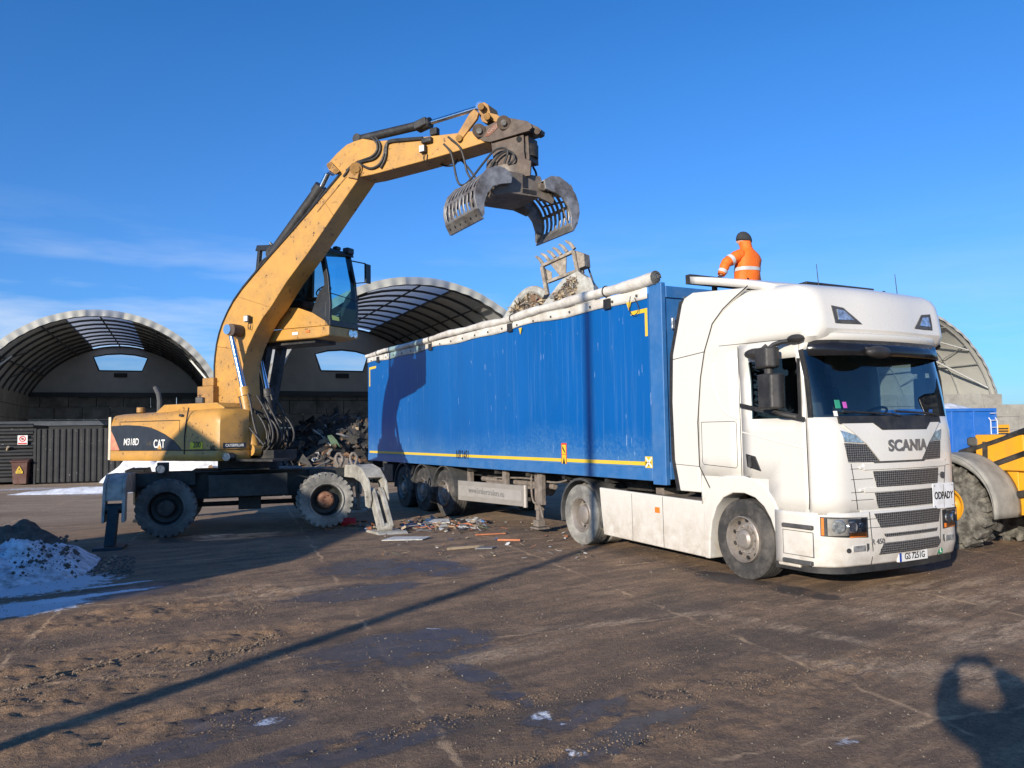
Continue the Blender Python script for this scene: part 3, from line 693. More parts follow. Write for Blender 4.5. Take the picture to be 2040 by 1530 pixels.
# doors: handle, seams, flap, window trim
mb = MB(); prof(mb, [(1.36, 1.585), (1.20, 1.555), (1.11, 1.37), (1.34, 1.42)], -1.262, -1.232); hd = mb.build('door_handle', BLK, dr, bevel=.008)
mb = MB(); mb.beam(tl(1.255, -.015, 1.56), tl(1.255, -.015, 1.42), .03, .025); mb.build('grip', GREYP, dr)
def seam(mb, pts, r=.006, y=-1.251): mb.tube([(-s, y, z) for s, z in pts], r, 6)
mb = MB()
seam(mb, [(1.44, 2.96), (1.44, 1.30), (1.30, 1.29)]); seam(mb, [(1.78, 3.0), (.42, 2.955)]); seam(mb, [(.40, 2.0), (.39, 1.05), (.40, .96)])
seam(mb, [(2.16, 2.0), (2.16, 1.46), (2.13, 1.43), (1.54, 1.40), (1.51, 1.43), (1.51, 1.98), (1.54, 2.0), (2.16, 2.0)], .004)
islands(mb, 'door_seam', BLK, truck, smooth=0)
mb = MB(); mb.beam(tl(1.40, .0, 2.20), tl(.40, .0, 2.00), .03, .05); mb.beam(tl(.46, .005, 2.02), tl(.46, .005, 2.72), .02, .03); islands(mb, 'window_trim', BLK, dr)
# body crease round the sleeper panel
mb = MB(); mb.tube([(-s, -1.248, z) for s, z in ((1.78, 2.97), (1.90, 2.85), (1.95, 2.6), (1.90, 2.4), (1.75, 2.15), (1.6, 2.05), (1.46, 2.02))], .014, 8, smooth=2); mb.tube([(-s, -1.245, z) for s, z in ((1.42, 1.86), (.9, 1.75), (.45, 1.66))], .010, 8); islands(mb, 'panel_crease', WHITE, truck)
# side fairing behind the cab with its rubber edge
fair = [(2.20, 1.05), (2.21, 1.4), (2.22, 2.0), (2.14, 2.6), (2.05, 2.95), (1.88, 3.30), (1.68, 3.46), (1.5, 3.56), (1.24, 3.69), (2.25, 3.79), (2.42, 3.74), (2.48, 3.66), (2.70, 2.97), (2.74, 2.3), (2.72, 1.48), (2.62, 1.05)]
rub = [(2.42, 3.74), (2.48, 3.66), (2.70, 2.97), (2.74, 2.3), (2.72, 1.48), (2.62, 1.05), (2.70, 1.05), (2.79, 1.48), (2.81, 2.3), (2.77, 2.97), (2.54, 3.70)]
for sg_ in (-1, 1):
    mb = MB(); prof(mb, fair, sg_*1.262, sg_*1.22); f_ = mb.build('side_fairing', WHITE, truck, bevel=.015, seg=3)
    mb = MB(); prof(mb, rub, sg_*1.255, sg_*1.225); mb.build('edge_strip', BLK, f_)
mb = MB(); seam(mb, [(2.04, 2.95), (2.71, 2.90)], .005, -1.264); seam(mb, [(2.21, 1.40), (2.72, 1.42)], .004, -1.264); seam(mb, [(1.22, 3.71), (1.5, 3.575), (1.68, 3.475), (1.88, 3.31), (2.05, 2.95), (2.14, 2.6), (2.22, 2.0), (2.21, 1.4), (2.02, 1.12)], .007, -1.264); islands(mb, 'fairing_seam', BLK, truck, smooth=0)
# roof deflector: blade raised over the roof at the rear
mb = MB()
def blade(u, v):
    y = (v-.5)*2*1.17; s = .95+u*1.45; z = 3.72+.36*u**.85-.03*(abs(y)/1.17)**3; return (-s, y, z)
mb.grid(blade, 10, 16); rdo = mb.build('roof_deflector', WHITE, truck, smooth=30, solid=.10, fixn=True)
mb = MB()
for y in (-.85, .85): mb.beam((-2.25, y, 3.5), (-2.25, y, 3.95), .06, .05)
mb.box((-2.44, 0, 4.02), (.09, 2.34, .13)); mb.build('deflector_edge', BLK, rdo)
# roof rack lamp bar, horn fin, aerials
mb = MB(); mb.box((-1.20, .0, 3.71), (.75, 1.3, .03), Matrix.Rotation(-.065, 3, 'Y')); mb.build('roof_hatch', BLK, truck, bevel=.01)
mb = MB(); mb.prism([(-.42, .45, 3.48), (-.60, .45, 3.50), (-.56, .45, 3.66)], (0, .05, 0)); mb.build('roof_fin', BLK, truck)
for x, y, h in ((-.66, -.62, .36), (-.66, .90, .36)):
    mb = MB(); mb.cyl((x, y, 3.50), (x, y, 3.58), .018, n=8); mb.cyl((x, y, 3.56), (x-.03, y, 3.58+h), .006, .004, n=6); mb.build('aerial', BLK, truck)
# roof lamps
for sg_ in (-1, 1):
    c4 = [(('y', sg_*.93), 3.335), (('y', sg_*.74), 3.315), (('y', sg_*.50), 3.125), (('y', sg_*.91), 3.125)]
    mb = MB()
    if sg_ > 0: c4 = [c4[1], c4[0], c4[3], c4[2]]
    patch(mb, cab_r, *c4, .014, .04, 6, 3); h = mb.build('roof_lamp', GREYP, truck, smooth=40)
    c5 = [(('y', sg_*.86), 3.29), (('y', sg_*.74), 3.28), (('y', sg_*.62), 3.165), (('y', sg_*.86), 3.165)]
    if sg_ > 0: c5 = [c5[1], c5[0], c5[3], c5[2]]
    mb = MB(); patch(mb, cab_r, *c5, .022, .03, 5, 3); mb.build('lamp_lens', LAMP, h, smooth=40)
# sun visor with white lip above it
def vis(z, out):
    h = half_ring(2.9, .24, 1.215); return [(-s+out*max(0, (1.215-y)/.4 if y > .8 else 1)*1.0, y) for s, y in h[len(SIDE_ST):]]
def bandstrip(mb, z0, o0, z1, o1):
    a, b = vis(z0, o0), vis(z1, o1); A = [(x, -y, z0) for x, y in a]+[(x, y, z0) for x, y in reversed(a[:-1])]; Bq = [(x, -y, z1) for x, y in b]+[(x, y, z1) for x, y in reversed(b[:-1])]
    for j in range(len(A)-1): mb.add([A[j], A[j+1], Bq[j+1], Bq[j]], [(0, 1, 2, 3)])
mb = MB(); bandstrip(mb, 2.925, .14, 2.74, .22); mb.build('sun_visor', BLKG, truck, smooth=50, solid=.02)
mb = MB(); bandstrip(mb, 3.05, .03, 3.0, .13); bandstrip(mb, 3.0, .13, 2.92, .14); mb.build('roof_lip', WHITE, truck, smooth=30, solid=.03)
# windscreen surround, scuttle panel, wipers, sticker marks, kerb mirror
mb = MB(); patch(mb, cab_r, (Yt(.36), 2.03), (Yt(2.14), 2.03), (Yt(2.14), 1.95), (Yt(.36), 1.945), .030, .04, 20, 2); patch(mb, cab_r, (Yt(.84), 1.95), (Yt(1.88), 1.95), (Yt(1.76), 1.865), (Yt(.96), 1.865), .036, .03, 14, 2); mb.build('scuttle_panel', BLK, truck, smooth=30)
mb = MB()
for sg_ in (-1, 1):
    h0 = 0
    for za, zb in zip((2.02, 2.2, 2.5, 2.74), (2.2, 2.5, 2.74, 2.82)):
        ha, hb = cabring(za), cabring(zb); k = A0+1
        for w in (0,):
            pa, pb_ = ha[k], hb[k]; mb.beam((-pa[0]+.006, sg_*(pa[1]+.004), za), (-pb_[0]+.006, sg_*(pb_[1]+.004), zb), .06, .02, up=(0, 1, 0))
islands(mb, 'windscreen_pillar', BLK, truck)
for ya, yb in ((-.05, -.75), (.75, .1)):
    mb = MB(); p1 = surf(cab_r, ('y', ya), 2.03, -1, .05); p2 = surf(cab_r, ('y', yb), 2.075, -1, .03); mb.tube([p1, (p1*.7+p2*.3)+Vector((.03, 0, .015)), p2], .011, 6, smooth=1); mb.tube([p2+Vector((0, .36 if yb < ya else -.36, -.015)), p2+Vector((0, -.2, .01))], .014, 6); mb.build('wiper', BLK, truck)
for y, z, m_, r in ((-.96, 2.17, mat('sticker_green', (.03, .27, .16), .5), .038), (-.85, 2.16, mat('sticker_pink', (.5, .09, .42), .5), .028)):
    mb = MB(); patch(mb, cab_r, (('y', y-r), z+r*1.3), (('y', y+r), z+r*1.3), (('y', y+r), z-r*1.3), (('y', y-r), z-r*1.3), .004, .006, 3, 3); mb.build('windscreen_sticker', m_, wo, bevel=.002)
mb = MB(); patch(mb, cab_r, (('y', -1.04), 2.09), (('y', -.99), 2.09), (('y', -.99), 2.03), (('y', -1.04), 2.03), .004, .006, 2, 2); mb.build('windscreen_sticker', WHT, wo)
mb = MB(); c_ = Vector((-.02, -.42, 2.775)); mb.sph(c_, .21, 20, 0, (.40, 1, .36)); mb.tube([(-.18, -.55, 2.85), c_+Vector((0, -.1, .02))], .025, 8); mb.build('kerb_mirror', BLK, truck)
# big side mirrors
for sg_ in (-1, 1):
    y0 = sg_*1.37
    mr_ = MB()
    def mbox(z0, z1, w, s0):
        q = []
        pr = [(s0-.02, 0.0), (s0+.05, -.0), (s0+w, .06), (s0+w, .16), (s0+.03, .19), (s0-.04, .10)]
        mr_.prism([(-s, y0+sg_*d, z0) for s, d in pr], (0, 0, z1-z0))
    mbox(2.13, 2.55, .27, .60); mbox(2.62, 2.87, .24, .66)
    mo_ = mr_.build('side_mirror', BLK, truck, bevel=.03, seg=3)
    mb = MB(); mb.tube([(-.70, y0+sg_*.08, 2.12), (-.66, y0, 2.07), (-.50, sg_*1.25, 2.03)], .035, 8, smooth=1); mb.tube([(-.78, y0+sg_*.06, 2.84), (-.70, y0, 2.92), (-.46, sg_*1.25, 2.94)], .03, 8, smooth=1); mb.cyl((-.75, y0+sg_*.08, 2.5), (-.75, y0+sg_*.08, 2.68), .05, n=10); islands(mb, 'mirror_arm', BLK, mo_)
    mb = MB(); mb.sph((-1.02, sg_*1.36, 2.82), .17, 16, 0, (1, .75, .42)); mb.tube([(-1.0, sg_*1.3, 2.86), (-.95, sg_*1.25, 2.92)], .03, 8); mb.sph((-.47, sg_*1.29, 2.95), .12, 12, 0, (1, .6, .45)); mb.build('wide_mirror', BLK, truck)
# interior
INT = mat('cab_interior', (.035, .036, .04), .8, var=.2)
mb = MB(); mb.bx((-2.1, -1.15, 1.22), (-.25, 1.15, 1.28)); mb.prism([(-.30, -1.12, 1.3), (-.30, -1.12, 2.02), (-.55, -1.12, 2.06), (-.95, -1.12, 1.80), (-.95, -1.12, 1.3)], (0, 2.24, 0)); mb.bx((-2.12, -1.15, 1.2), (-2.08, 1.15, 3.4)); mb.build('dashboard', INT, truck, bevel=.03)
for y in (-.62, .62):
    mb = MB(); mb.box((-1.35, y, 1.75), (.5, .5, .16)); mb.box((-1.62, y, 2.12), (.16, .48, .72), Matrix.Rotation(R_(-12), 3, 'Y')); mb.box((-1.68, y, 2.56), (.1, .28, .2)); mb.build('seat', INT, truck, bevel=.04, seg=3)
mb = MB(); c_ = Vector((-.95, .62, 2.03)); ax = Vector((.55, 0, -.83)).normalized(); a_ = Vector((0, 1, 0)); b_ = ax.cross(a_)
mb.tube([c_+(a_*math.cos(q)+b_*math.sin(q))*.23 for q in [i/20*2*math.pi for i in range(21)]], .017, 6); mb.beam(c_-a_*.22, c_+a_*.22, .05, .02); mb.build('steering_wheel', BLK, truck)
# papers on the dashboard
mb = MB(); mb.box((-.50, -.25, 2.08), (.22, .30, .01), Matrix.Rotation(R_(14), 3, 'Y')); mb.build('papers', WHT, truck)
# chassis: frame rails, tank skirt, fifth wheel, rear mudguards
mb = MB()
for y in (-.40, .40): mb.bx((-6.1, y-.05, .70), (-.8, y+.05, .98))
for x in (-1.5, -2.6, -3.6, -4.5, -5.9): mb.bx((x-.08, -.36, .74), (x+.08, .36, .92))
mb.bx((-5.3, -.55, .40), (-5.1, .55, .62)); mb.bx((-1.55, -.6, .42), (-1.4, .6, .56)); mb.build('chassis_frame', DARK, truck)
mb = MB(); mb.cyl((-4.62, 0, 1.0), (-4.62, 0, 1.10), .48, n=24); mb.bx((-5.2, -.3, .98), (-4.5, .3, 1.04)); mb.build('fifth_wheel', DARK, truck)
mb = MB(); mb.bx((-3.5, -1.12, .88), (-2.2, 1.12, .93)); mb.bx((-2.95, -.5, .95), (-2.80, -.1, 1.10)); mb.bx((-3.6, -.9, .93), (-3.4, -.5, 1.02)); mb.tube([(-2.5, -.3, 1.0), (-2.7, -.2, 1.5), (-2.9, -.1, 1.4)], .03, 8, smooth=2); mb.build('catwalk', MUD, truck)
for sg_ in (-1, 1):
    mb = MB(); mb.prism([(-2.12, sg_*1.245, .18), (-2.12, sg_*1.245, .93), (-4.62, sg_*1.245, .99), (-4.58, sg_*1.245, .62), (-4.52, sg_*1.245, .24)], (0, -sg_*.06, 0)); q = mb.build('side_skirt', WHITE, truck, bevel=.02, seg=3)
    mb = MB(); mb.prism([(-2.10, sg_*1.14, .25), (-2.10, sg_*1.14, .86), (-4.55, sg_*1.14, .90), (-4.5, sg_*1.14, .3)], (0, -sg_*.55, 0)); mb.build('tank', DARK, truck)
    mb = MB(); mb.tube([(-3.02, sg_*1.247, .20), (-3.03, sg_*1.247, .94)], .004, 6); mb.tube([(-3.75, sg_*1.247, .22), (-3.76, sg_*1.247, .94)], .003, 6); islands(mb, 'skirt_seam', GREYP, q, smooth=0)
    mb = MB(); mb.bx((-3.20, sg_*1.24, .70), (-3.10, sg_*1.255, .78)); mb.build('side_marker', AMB, q)
    mb = MB(); W0 = []
    for i in range(15):
        a = R_(-18+i*(215/14)); W0.append((a, ))
    out = [(-5.21+.64*math.cos(a[0]), .52+.60*math.sin(a[0])) for a in W0]; inn = [(-5.21+.60*math.cos(a[0]), .52+.56*math.sin(a[0])) for a in W0]
    mb.prism([(x, sg_*1.22, z) for x, z in out]+[(x, sg_*1.22, z) for x, z in reversed(inn)], (0, -sg_*.62, 0)); mb.build('mudguard', GREYP, truck, smooth=40)
# wheels
def tyre_mesh(R, W, rim, name, m, parent, groov=True, lugs=0, lugd=.03, n=48):
    """axis along y, outer face at y=-W/2"""
    mb = MB(); h = W/2; pr = [(rim, -h*.78), (rim+.012, -h*.92), (rim+(R-rim)*.35, -h*1.0), (rim+(R-rim)*.7, -h*1.0), (R*.975, -h*.93), (R, -h*.82)]
    if groov:
        for k in (-.55, -.18, .18, .55): pr += [(R, h*(k-.05)), (R-.016, h*(k-.035)), (R-.016, h*(k+.035)), (R, h*(k+.05))]
    pr += [(R, h*.82), (R*.975, h*.93), (rim+(R-rim)*.5, h), (rim, h*.8)]
    mb.lathe(pr, (0, 0, 0), (0, 1, 0), n)
    if lugs:
        for i in range(lugs):
            for sd in (-1, 1):
                a = 2*math.pi*(i+(.5 if sd > 0 else 0))/lugs; w = 2*math.pi/lugs*.30
                def pt(da, r, y): return (r*math.cos(a+da), y, r*math.sin(a+da))
                ys = (sd*h*1.0, sd*h*.06); sk = w*.9
                ring_ = [pt(-w, R-.01, ys[0]), pt(w, R-.01, ys[0]), pt(w+sk, R-.01, ys[1]), pt(-w+sk, R-.01, ys[1])]
                topr = [pt(-w*.8, R+lugd-.012, ys[0]), pt(w*.8, R+lugd-.012, ys[0]), pt(w*.8+sk, R+lugd, ys[1]), pt(-w*.8+sk, R+lugd, ys[1])]
                low = [pt(-w*.8, R-.10, sd*h*1.03), pt(w*.8, R-.10, sd*h*1.03)]
                mb.add(ring_+topr+low, [(4, 5, 6, 7), (0, 4, 7, 3), (1, 2, 6, 5), (3, 7, 6, 2), (4, 8, 9, 5), (0, 8, 4), (1, 5, 9)])
    return mb.build(name, m, parent, smooth=35)
def rim_front(R, name, m, parent, y=-.02):
    mb = MB(); f = y
    mb.lathe([(R, f+.03), (R, f-.12), (R*.965, f-.13), (R*.93, f-.10), (R*.90, f-.02), (R*.87, f+.01), (R*.80, f-.02), (R*.62, f-.055), (R*.46, f-.06), (R*.44, f-.055), (R*.42, f-.10), (R*.30, f-.125), (.001, f-.13)], (0, 0, 0), (0, 1, 0), 40); return mb.build(name, m, parent, smooth=30)
def join_ring(mb):
    pass
def nuts(R, rr, n, y, name, m, parent, size=.018):
    mb = MB()
    for i in range(n):
        a = 2*math.pi*i/n; p = Vector((R*rr*math.cos(a), y, R*rr*math.sin(a))); mb.cyl(p+Vector((0, .02, 0)), p-Vector((0, .03, 0)), size, size*.8, n=6)
    mb.lathe([(R*rr-size*.7, y+.004), (R*rr-size*.7, y-.004), (R*rr+size*.7, y-.004), (R*rr+size*.7, y+.004)], (0, 0, 0), (0, 1, 0), 40, 0, True); join_ring(mb)
    return mb.build(name, m, parent)
def holes(R, rr, n, y, name, parent, size=.026):
    mb = MB()
    for i in range(n):
        a = 2*math.pi*(i+.5)/n; p = Vector((R*rr*math.cos(a), y, R*rr*math.sin(a))); mb.cyl(p+Vector((0, .004, 0)), p-Vector((0, .004, 0)), size, n=12)
    return mb.build(name, BLK, parent)
def lorry_wheel(parent, loc, R, W, kind, mud=RUB, face=-1):
    w = rim_front(.292, 'wheel', ALU, parent, -W/2+.10) if kind == 'front' else None
    if kind != 'front':
        mb = MB(); f = -W/2
        mb.lathe([(.292, f+.02), (.275, f), (.262, f+.02), (.25, f+.14), (.20, f+.17), (.17, f+.15), (.15, f+.06), (.11, f+.035), (.001, f+.03)], (0, 0, 0), (0, 1, 0), 36); w = mb.build('wheel', ALU, parent, smooth=30)
    w.location = loc
    if face > 0: w.rotation_euler.z = math.pi
    tyre_mesh(R, W, .285, 'tyre', mud, w)
    if kind == 'front': nuts(.292, .57, 10, -W/2+.10-.06, 'wheel_nut', ALU, w); holes(.292, .80, 10, -W/2+.10-.036, 'vent_hole', w)
    else: nuts(.292, .62, 10, -W/2+.15, 'wheel_nut', ALU, w, .015); holes(.292, .78, 8, -W/2+.145, 'vent_hole', w, .03)
    return w
fw = lorry_wheel(truck, (-1.46, -1.08, .50), .505, .315, 'front'); fw.rotation_euler.z = R_(-2)
f2 = copy_tree(fw, truck); f2.location = (-1.46, 1.08, .50); f2.rotation_euler.z = math.pi
rw_ = lorry_wheel(truck, (-5.21, -1.08, .50), .505, .30, 'rear', RUBD)
for loc, rz in (((-5.21, -.70, .50), 0), ((-5.21, 1.08, .50), math.pi), ((-5.21, .70, .50), math.pi)):
    q = copy_tree(rw_, truck); q.location = loc; q.rotation_euler.z = rz
# ------------------------------------------------------------------ semi trailer (moving floor, open top)
SM = 9.5
trailer = empty('semi_trailer', T0+TNv*1.275+TDv*SM, TROT)
tag(trailer, 'long blue open topped box semi trailer with a white rolled tarpaulin along its top edge', 'trailer')
def t2(s, t, z): return Vector((SM-s, t-1.275, z))
SF, SR, ZB = 2.88, 16.22, 1.19
def ztop(s): return 4.03+.11*(s-SF)/(SR-SF)
BLUE = bpy.data.materials.new('trailer_blue')
def mk_blue(m, base, dusty):
    m.use_nodes = True; t = m.node_tree; N = t.nodes; K = t.links.new; b = N['Principled BSDF']; b.inputs['Specular IOR Level'].default_value = .45
    def nd(tp, **k):
        n = N.new(tp)
        for a, q in k.items(): setattr(n, a, q)
        return n
    def mth(op, a, q=0, c=0):
        n = nd('ShaderNodeMath', operation=op)
        for i, v in enumerate((a, q, c)):
            if isinstance(v, (int, float)): n.inputs[i].default_value = v
            else: K(v, n.inputs[i])
        return n.outputs[0]
    def mr(v, *r):
        n = nd('ShaderNodeMapRange'); K(v, n.inputs[0])
        for i, q in enumerate(r): n.inputs[i+1].default_value = q
        return n.outputs[0]
    def mixc(f, a, q):
        n = nd('ShaderNodeMixRGB'); K(f, n.inputs[0])
        for i, v in ((1, a), (2, q)):
            if isinstance(v, tuple): n.inputs[i].default_value = (*v, 1)
            else: K(v, n.inputs[i])
        return n.outputs[0]
    T = nd('ShaderNodeTexCoord'); O = T.outputs['Object']
    def noi(scale, sc, det=5, rg=.6):
        mp_ = nd('ShaderNodeMapping'); mp_.inputs['Scale'].default_value = sc; K(O, mp_.inputs[0]); n = nd('ShaderNodeTexNoise'); n.inputs['Scale'].default_value = scale; n.inputs['Detail'].default_value = det; n.inputs['Roughness'].default_value = rg; K(mp_.outputs[0], n.inputs[0]); return n.outputs[0]
    sp = nd('ShaderNodeSeparateXYZ'); K(O, sp.inputs[0])
    c = mixc(mr(noi(1.2, (1, 1, .25)), .3, .7), tuple(q*.92 for q in base), tuple(q*1.08 for q in base))
    # dried road film: dense low on the wall, breaking into speckles towards mid height
    edge = mth('ADD', 1.78, mth('MULTIPLY', mth('SUBTRACT', noi(.55, (1, 1, 1), 4), .5), 1.3))
    d = mr(mth('SUBTRACT', sp.outputs[2], edge), .22, -.30)
    spk = mr(noi(17, (1, 1, 1.3), 7, .8), .40, .62)
    film = mth('MULTIPLY', mth('MAXIMUM', mth('MULTIPLY', d, spk), mr(mth('SUBTRACT', sp.outputs[2], edge), -.1, -.55)), dusty)
    c = mixc(film, c, (.075, .205, .40))
    drip = mth('MULTIPLY', mr(noi(6, (1.6, 1, .06), 4, .7), .56, .74), .13); c = mixc(drip, c, (.25, .36, .52))
    scr = mth('MULTIPLY', mr(noi(21, (1.5, 1, .11), 3, .5), .722, .74), .6); c = mixc(scr, c, (.55, .66, .78))
    K(c, b.inputs['Base Color']); K(mth('ADD', mth('MULTIPLY', film, .3), .34), b.inputs['Roughness'])
    sa = mth('ABSOLUTE', mth('SUBTRACT', mth('FRACT', mth('DIVIDE', sp.outputs[0], .60)), .5)); g = mr(sa, .0, .022)
    wob = noi(1.3, (1, 1, .4), 2)
    c = mixc(mth('MULTIPLY', mr(sa, .012, .004), .16), c, (.16, .27, .42)); K(c, b.inputs['Base Color'])
    bp_ = nd('ShaderNodeBump'); bp_.inputs['Strength'].default_value = .3; bp_.inputs['Distance'].default_value = .006; K(mth('ADD', g, mth('MULTIPLY', wob, 1.2)), bp_.inputs['Height']); K(bp_.outputs[0], b.inputs['Normal'])
mk_blue(BLUE, (.0, .098, .35), .85)
BLUE2 = mat('blue_steel', (.03, .145, .38), .45, var=.08, chips=((.55, .58, .6), .70, 14), dirt=((.12, .2, .34), .4, 3))
TARP = mat('tarpaulin', (.72, .69, .63), .55, var=.08, vs=3, dirt=((.34, .29, .23), .7, 2.2), bump=(9, .5, .03))
# side walls
for y0, y1 in ((0, .04), (2.51, 2.55)):
    mb = MB(); n = 23
    P_ = []
    a, b = SF+.30, SR
    mb.prism([t2(a, y0, ZB+.16), t2(b, y0, ZB+.16), t2(b, y0, ztop(b)-.10), t2(a, y0, ztop(a)-.10)], (0, y1-y0, 0)); w_ = mb.build('side_wall', BLUE, trailer)
    if y0 == 0: nearw = w_
for y0, y1 in ((-.012, .07), (2.48, 2.562)):
    mb = MB(); mb.prism([t2(SF+.30, y0, ZB-.03), t2(SR, y0, ZB-.03), t2(SR, y0, ZB+.158), t2(SF+.30, y0, ZB+.158)], (0, y1-y0, 0)); mb.build('bottom_rail', BLUE2, trailer, bevel=.01)
    mb = MB(); mb.bx(t2(SF, y0, ZB-.08), t2(SF+.298, y1, ztop(SF)+.02)); mb.build('corner_post', BLUE2, trailer, bevel=.012)
mb = MB(); mb.bx(t2(SF+.02, .071, ZB), t2(SF+.06, 2.479, ztop(SF)-.06)); mb.bx(t2(SF-.01, .071, ztop(SF)-.2), t2(SF+.07, 2.479, ztop(SF)-.03)); mb.bx(t2(SF-.01, .071, ZB), t2(SF+.07, 2.479, ZB+.25))
fwl = mb.build('front_wall', BLUE2, trailer, bevel=.008)
mb = MB(); mb.bx(t2(SR-.06, .071, ZB), t2(SR, 2.479, ztop(SR)-.05)); mb.build('rear_door', BLUE2, trailer)
mb = MB(); mb.bx(t2(SF+.08, .09, ZB-.02), t2(SR-.08, 2.46, ZB+.12)); mb.build('floor', DARK, trailer)
mb = MB(); mb.bx(t2(SF-.03, .40, 3.62), t2(SF-.012, .72, 3.86)); mb.bx(t2(SF-.03, .86, 3.75), t2(SF-.012, .95, 3.9)); mb.build('hatch_plate', STEEL, fwl)
mb = MB(); mb.box(t2(SF-.03, .17, 3.45), (.04, .06, .17)); mb.box(t2(SF-.03, .17, 1.45), (.04, .06, .17)); mb.build('clearance_lamp', LAMP, fwl, bevel=.015)
mb = MB(); mb.box(t2(SF-.02, .36, 1.62), (.03, .22, .42)); mb.build('data_plate', WHT, fwl)
# white flap under the roll with rivets, the rolled tarpaulin, its straps
mb = MB()
def flap(u, v):
    s = SF+.32+u*(SR-SF-.32); z = ztop(s)-.005-v*(.155+.035*math.sin(s*2.1)*math.sin(s*.7)); return t2(s, -.020-.008*math.sin(s*9)*v, z)
mb.grid(flap, 70, 3); fl = mb.build('tarpaulin_flap', TARP, trailer, smooth=60, solid=.008, fixn=False)
mb = MB()
s = SF+.55
while s < SR: mb.box(t2(s, -.036, ztop(s)-.10), (.035, .012, .035)); s += .62
islands(mb, 'rivet', GREYP, fl)
mb = MB(); pts = []
for i in range(90):
    s = SF+.12+(SR+.10-SF-.12)*i/89; pts.append(t2(s, -.02+.02*math.sin(s*.9), ztop(s)+.07+.014*math.sin(s*1.35+.6)+.008*math.sin(s*3.1)+.05*max(0, 1-(s-SF)/1.6)))
rad = [.083+.007*math.sin(i*.55)+.004*math.sin(i*1.7)-.022*(i/89)+.012*max(0, 1-i/6) for i in range(90)]
mb.tube(pts, rad, 18); roll = mb.build('tarpaulin_roll', TARP, trailer, smooth=70)
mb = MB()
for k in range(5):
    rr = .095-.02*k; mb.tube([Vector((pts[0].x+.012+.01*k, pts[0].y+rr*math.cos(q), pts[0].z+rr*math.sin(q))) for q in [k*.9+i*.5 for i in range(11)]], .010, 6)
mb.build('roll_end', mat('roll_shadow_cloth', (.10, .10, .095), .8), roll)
for s in (SF+1.35, SF+4.6, SF+8.6, SF+12.4):
    i = int((s-SF-.12)/(SR+.10-SF-.12)*89); p = pts[i]; rr = rad[i]+.008; mb = MB()
    mb.tube([Vector((p.x, p.y+rr*math.cos(q), p.z+rr*math.sin(q))) for q in [i_/16*2*math.pi for i_ in range(17)]], .012, 6); mb.box(t2(s-.05, -.04, ztop(s)-.12), (.16, .035, .16)); mb.build('strap', BLK, trailer)
for s in (SF+.75, SF+4.15):
    mb = MB(); mb.prism([t2(s-.06, -.031, ztop(s)-.17), t2(s+.06, -.031, ztop(s)-.17), t2(s, -.031, ztop(s)-.30)], (0, .006, 0)); mb.build('pennant', YEL, trailer)
mb = MB(); mb.tube([t2(SF+.6, -.03, ztop(SF)-.12), t2(SF+.45, -.05, 3.7), t2(SF+.62, -.05, 3.62), t2(SF+.75, -.04, 3.75), t2(SF+.7, -.03, 3.95)], .006, 6, smooth=2); mb.build('cord', BLK, trailer)
# contour markings and lettering on the near wall
def mk(mb, s0, z0, s1, z1, d=.004): mb.bx(t2(s0, -d, z0), t2(s1, .002, z1))
zs_ = (tside(1300, 932)[1]+tside(740, 913)[1])/2
mb = MB(); mk(mb, SF+.34, 1.38, SR-.12, 1.437); st_ = mb.build('reflective_stripe', YEL, nearw)
mb = MB(); a = tside(1298, 655); b = tside(1272, 620); a = (SF+.34, a[1]); mk(mb, a[0], 3.30, a[0]+.06, 3.72); mk(mb, a[0]+.061, 3.66, a[0]+.40, 3.72); mk(mb, SR-.20, 3.30, SR-.12, 3.86); mk(mb, SR-.72, 3.79, SR-.201, 3.86); islands(mb, 'corner_mark', YEL, nearw)
def side_text(name, body, px, py, h, m, par=nearw, **k):
    s, z = tside(px, py); return text(name, body, h, m, par, frame(t2(s, -.005, z), (1, 0, 0), (0, 0, 1)), **k)
side_text('fleet_number', 'NR2481', 922, 909, .34, mat('faded_ink', (.008, .015, .05), .6), sx=.60, bold=.0)
s, z = tside(1124, 908); mb = MB(); mk(mb, s-.085, z-.22, s+.085, z+.22); lb = mb.build('warning_label', mat('label_red', (.62, .05, .03), .5), trailer)
mb = MB(); mk(mb, s-.065, z-.20, s+.065, z+.02, .006); mk(mb, s-.065, z+.03, s+.065, z+.19, .006); mb.prism([t2(s-.05, -.008, z-.16), t2(s+.05, -.008, z-.16), t2(s, -.008, z-.02)], (0, .001, 0), 1); mb.prism([t2(s-.05, -.008, z+.06), t2(s+.04, -.008, z+.17), t2(s+.05, -.008, z+.13), t2(s-.03, -.008, z+.05)], (0, .001, 0), 1); mb.build('label_print', [YEL, INK], lb)
s, z = tside(1293, 921); mb = MB(); mk(mb, s-.085, z-.085, s+.085, z+.085); lb = mb.build('chevron_label', YEL, trailer)
mb = MB(); mb.beam(t2(s-.07, -.005, z-.07), t2(s+.07, -.005, z+.07), .004, .03); mb.beam(t2(s+.07, -.005, z-.07), t2(s-.07, -.005, z+.07), .004, .03); mb.build('label_print', WHT, lb)
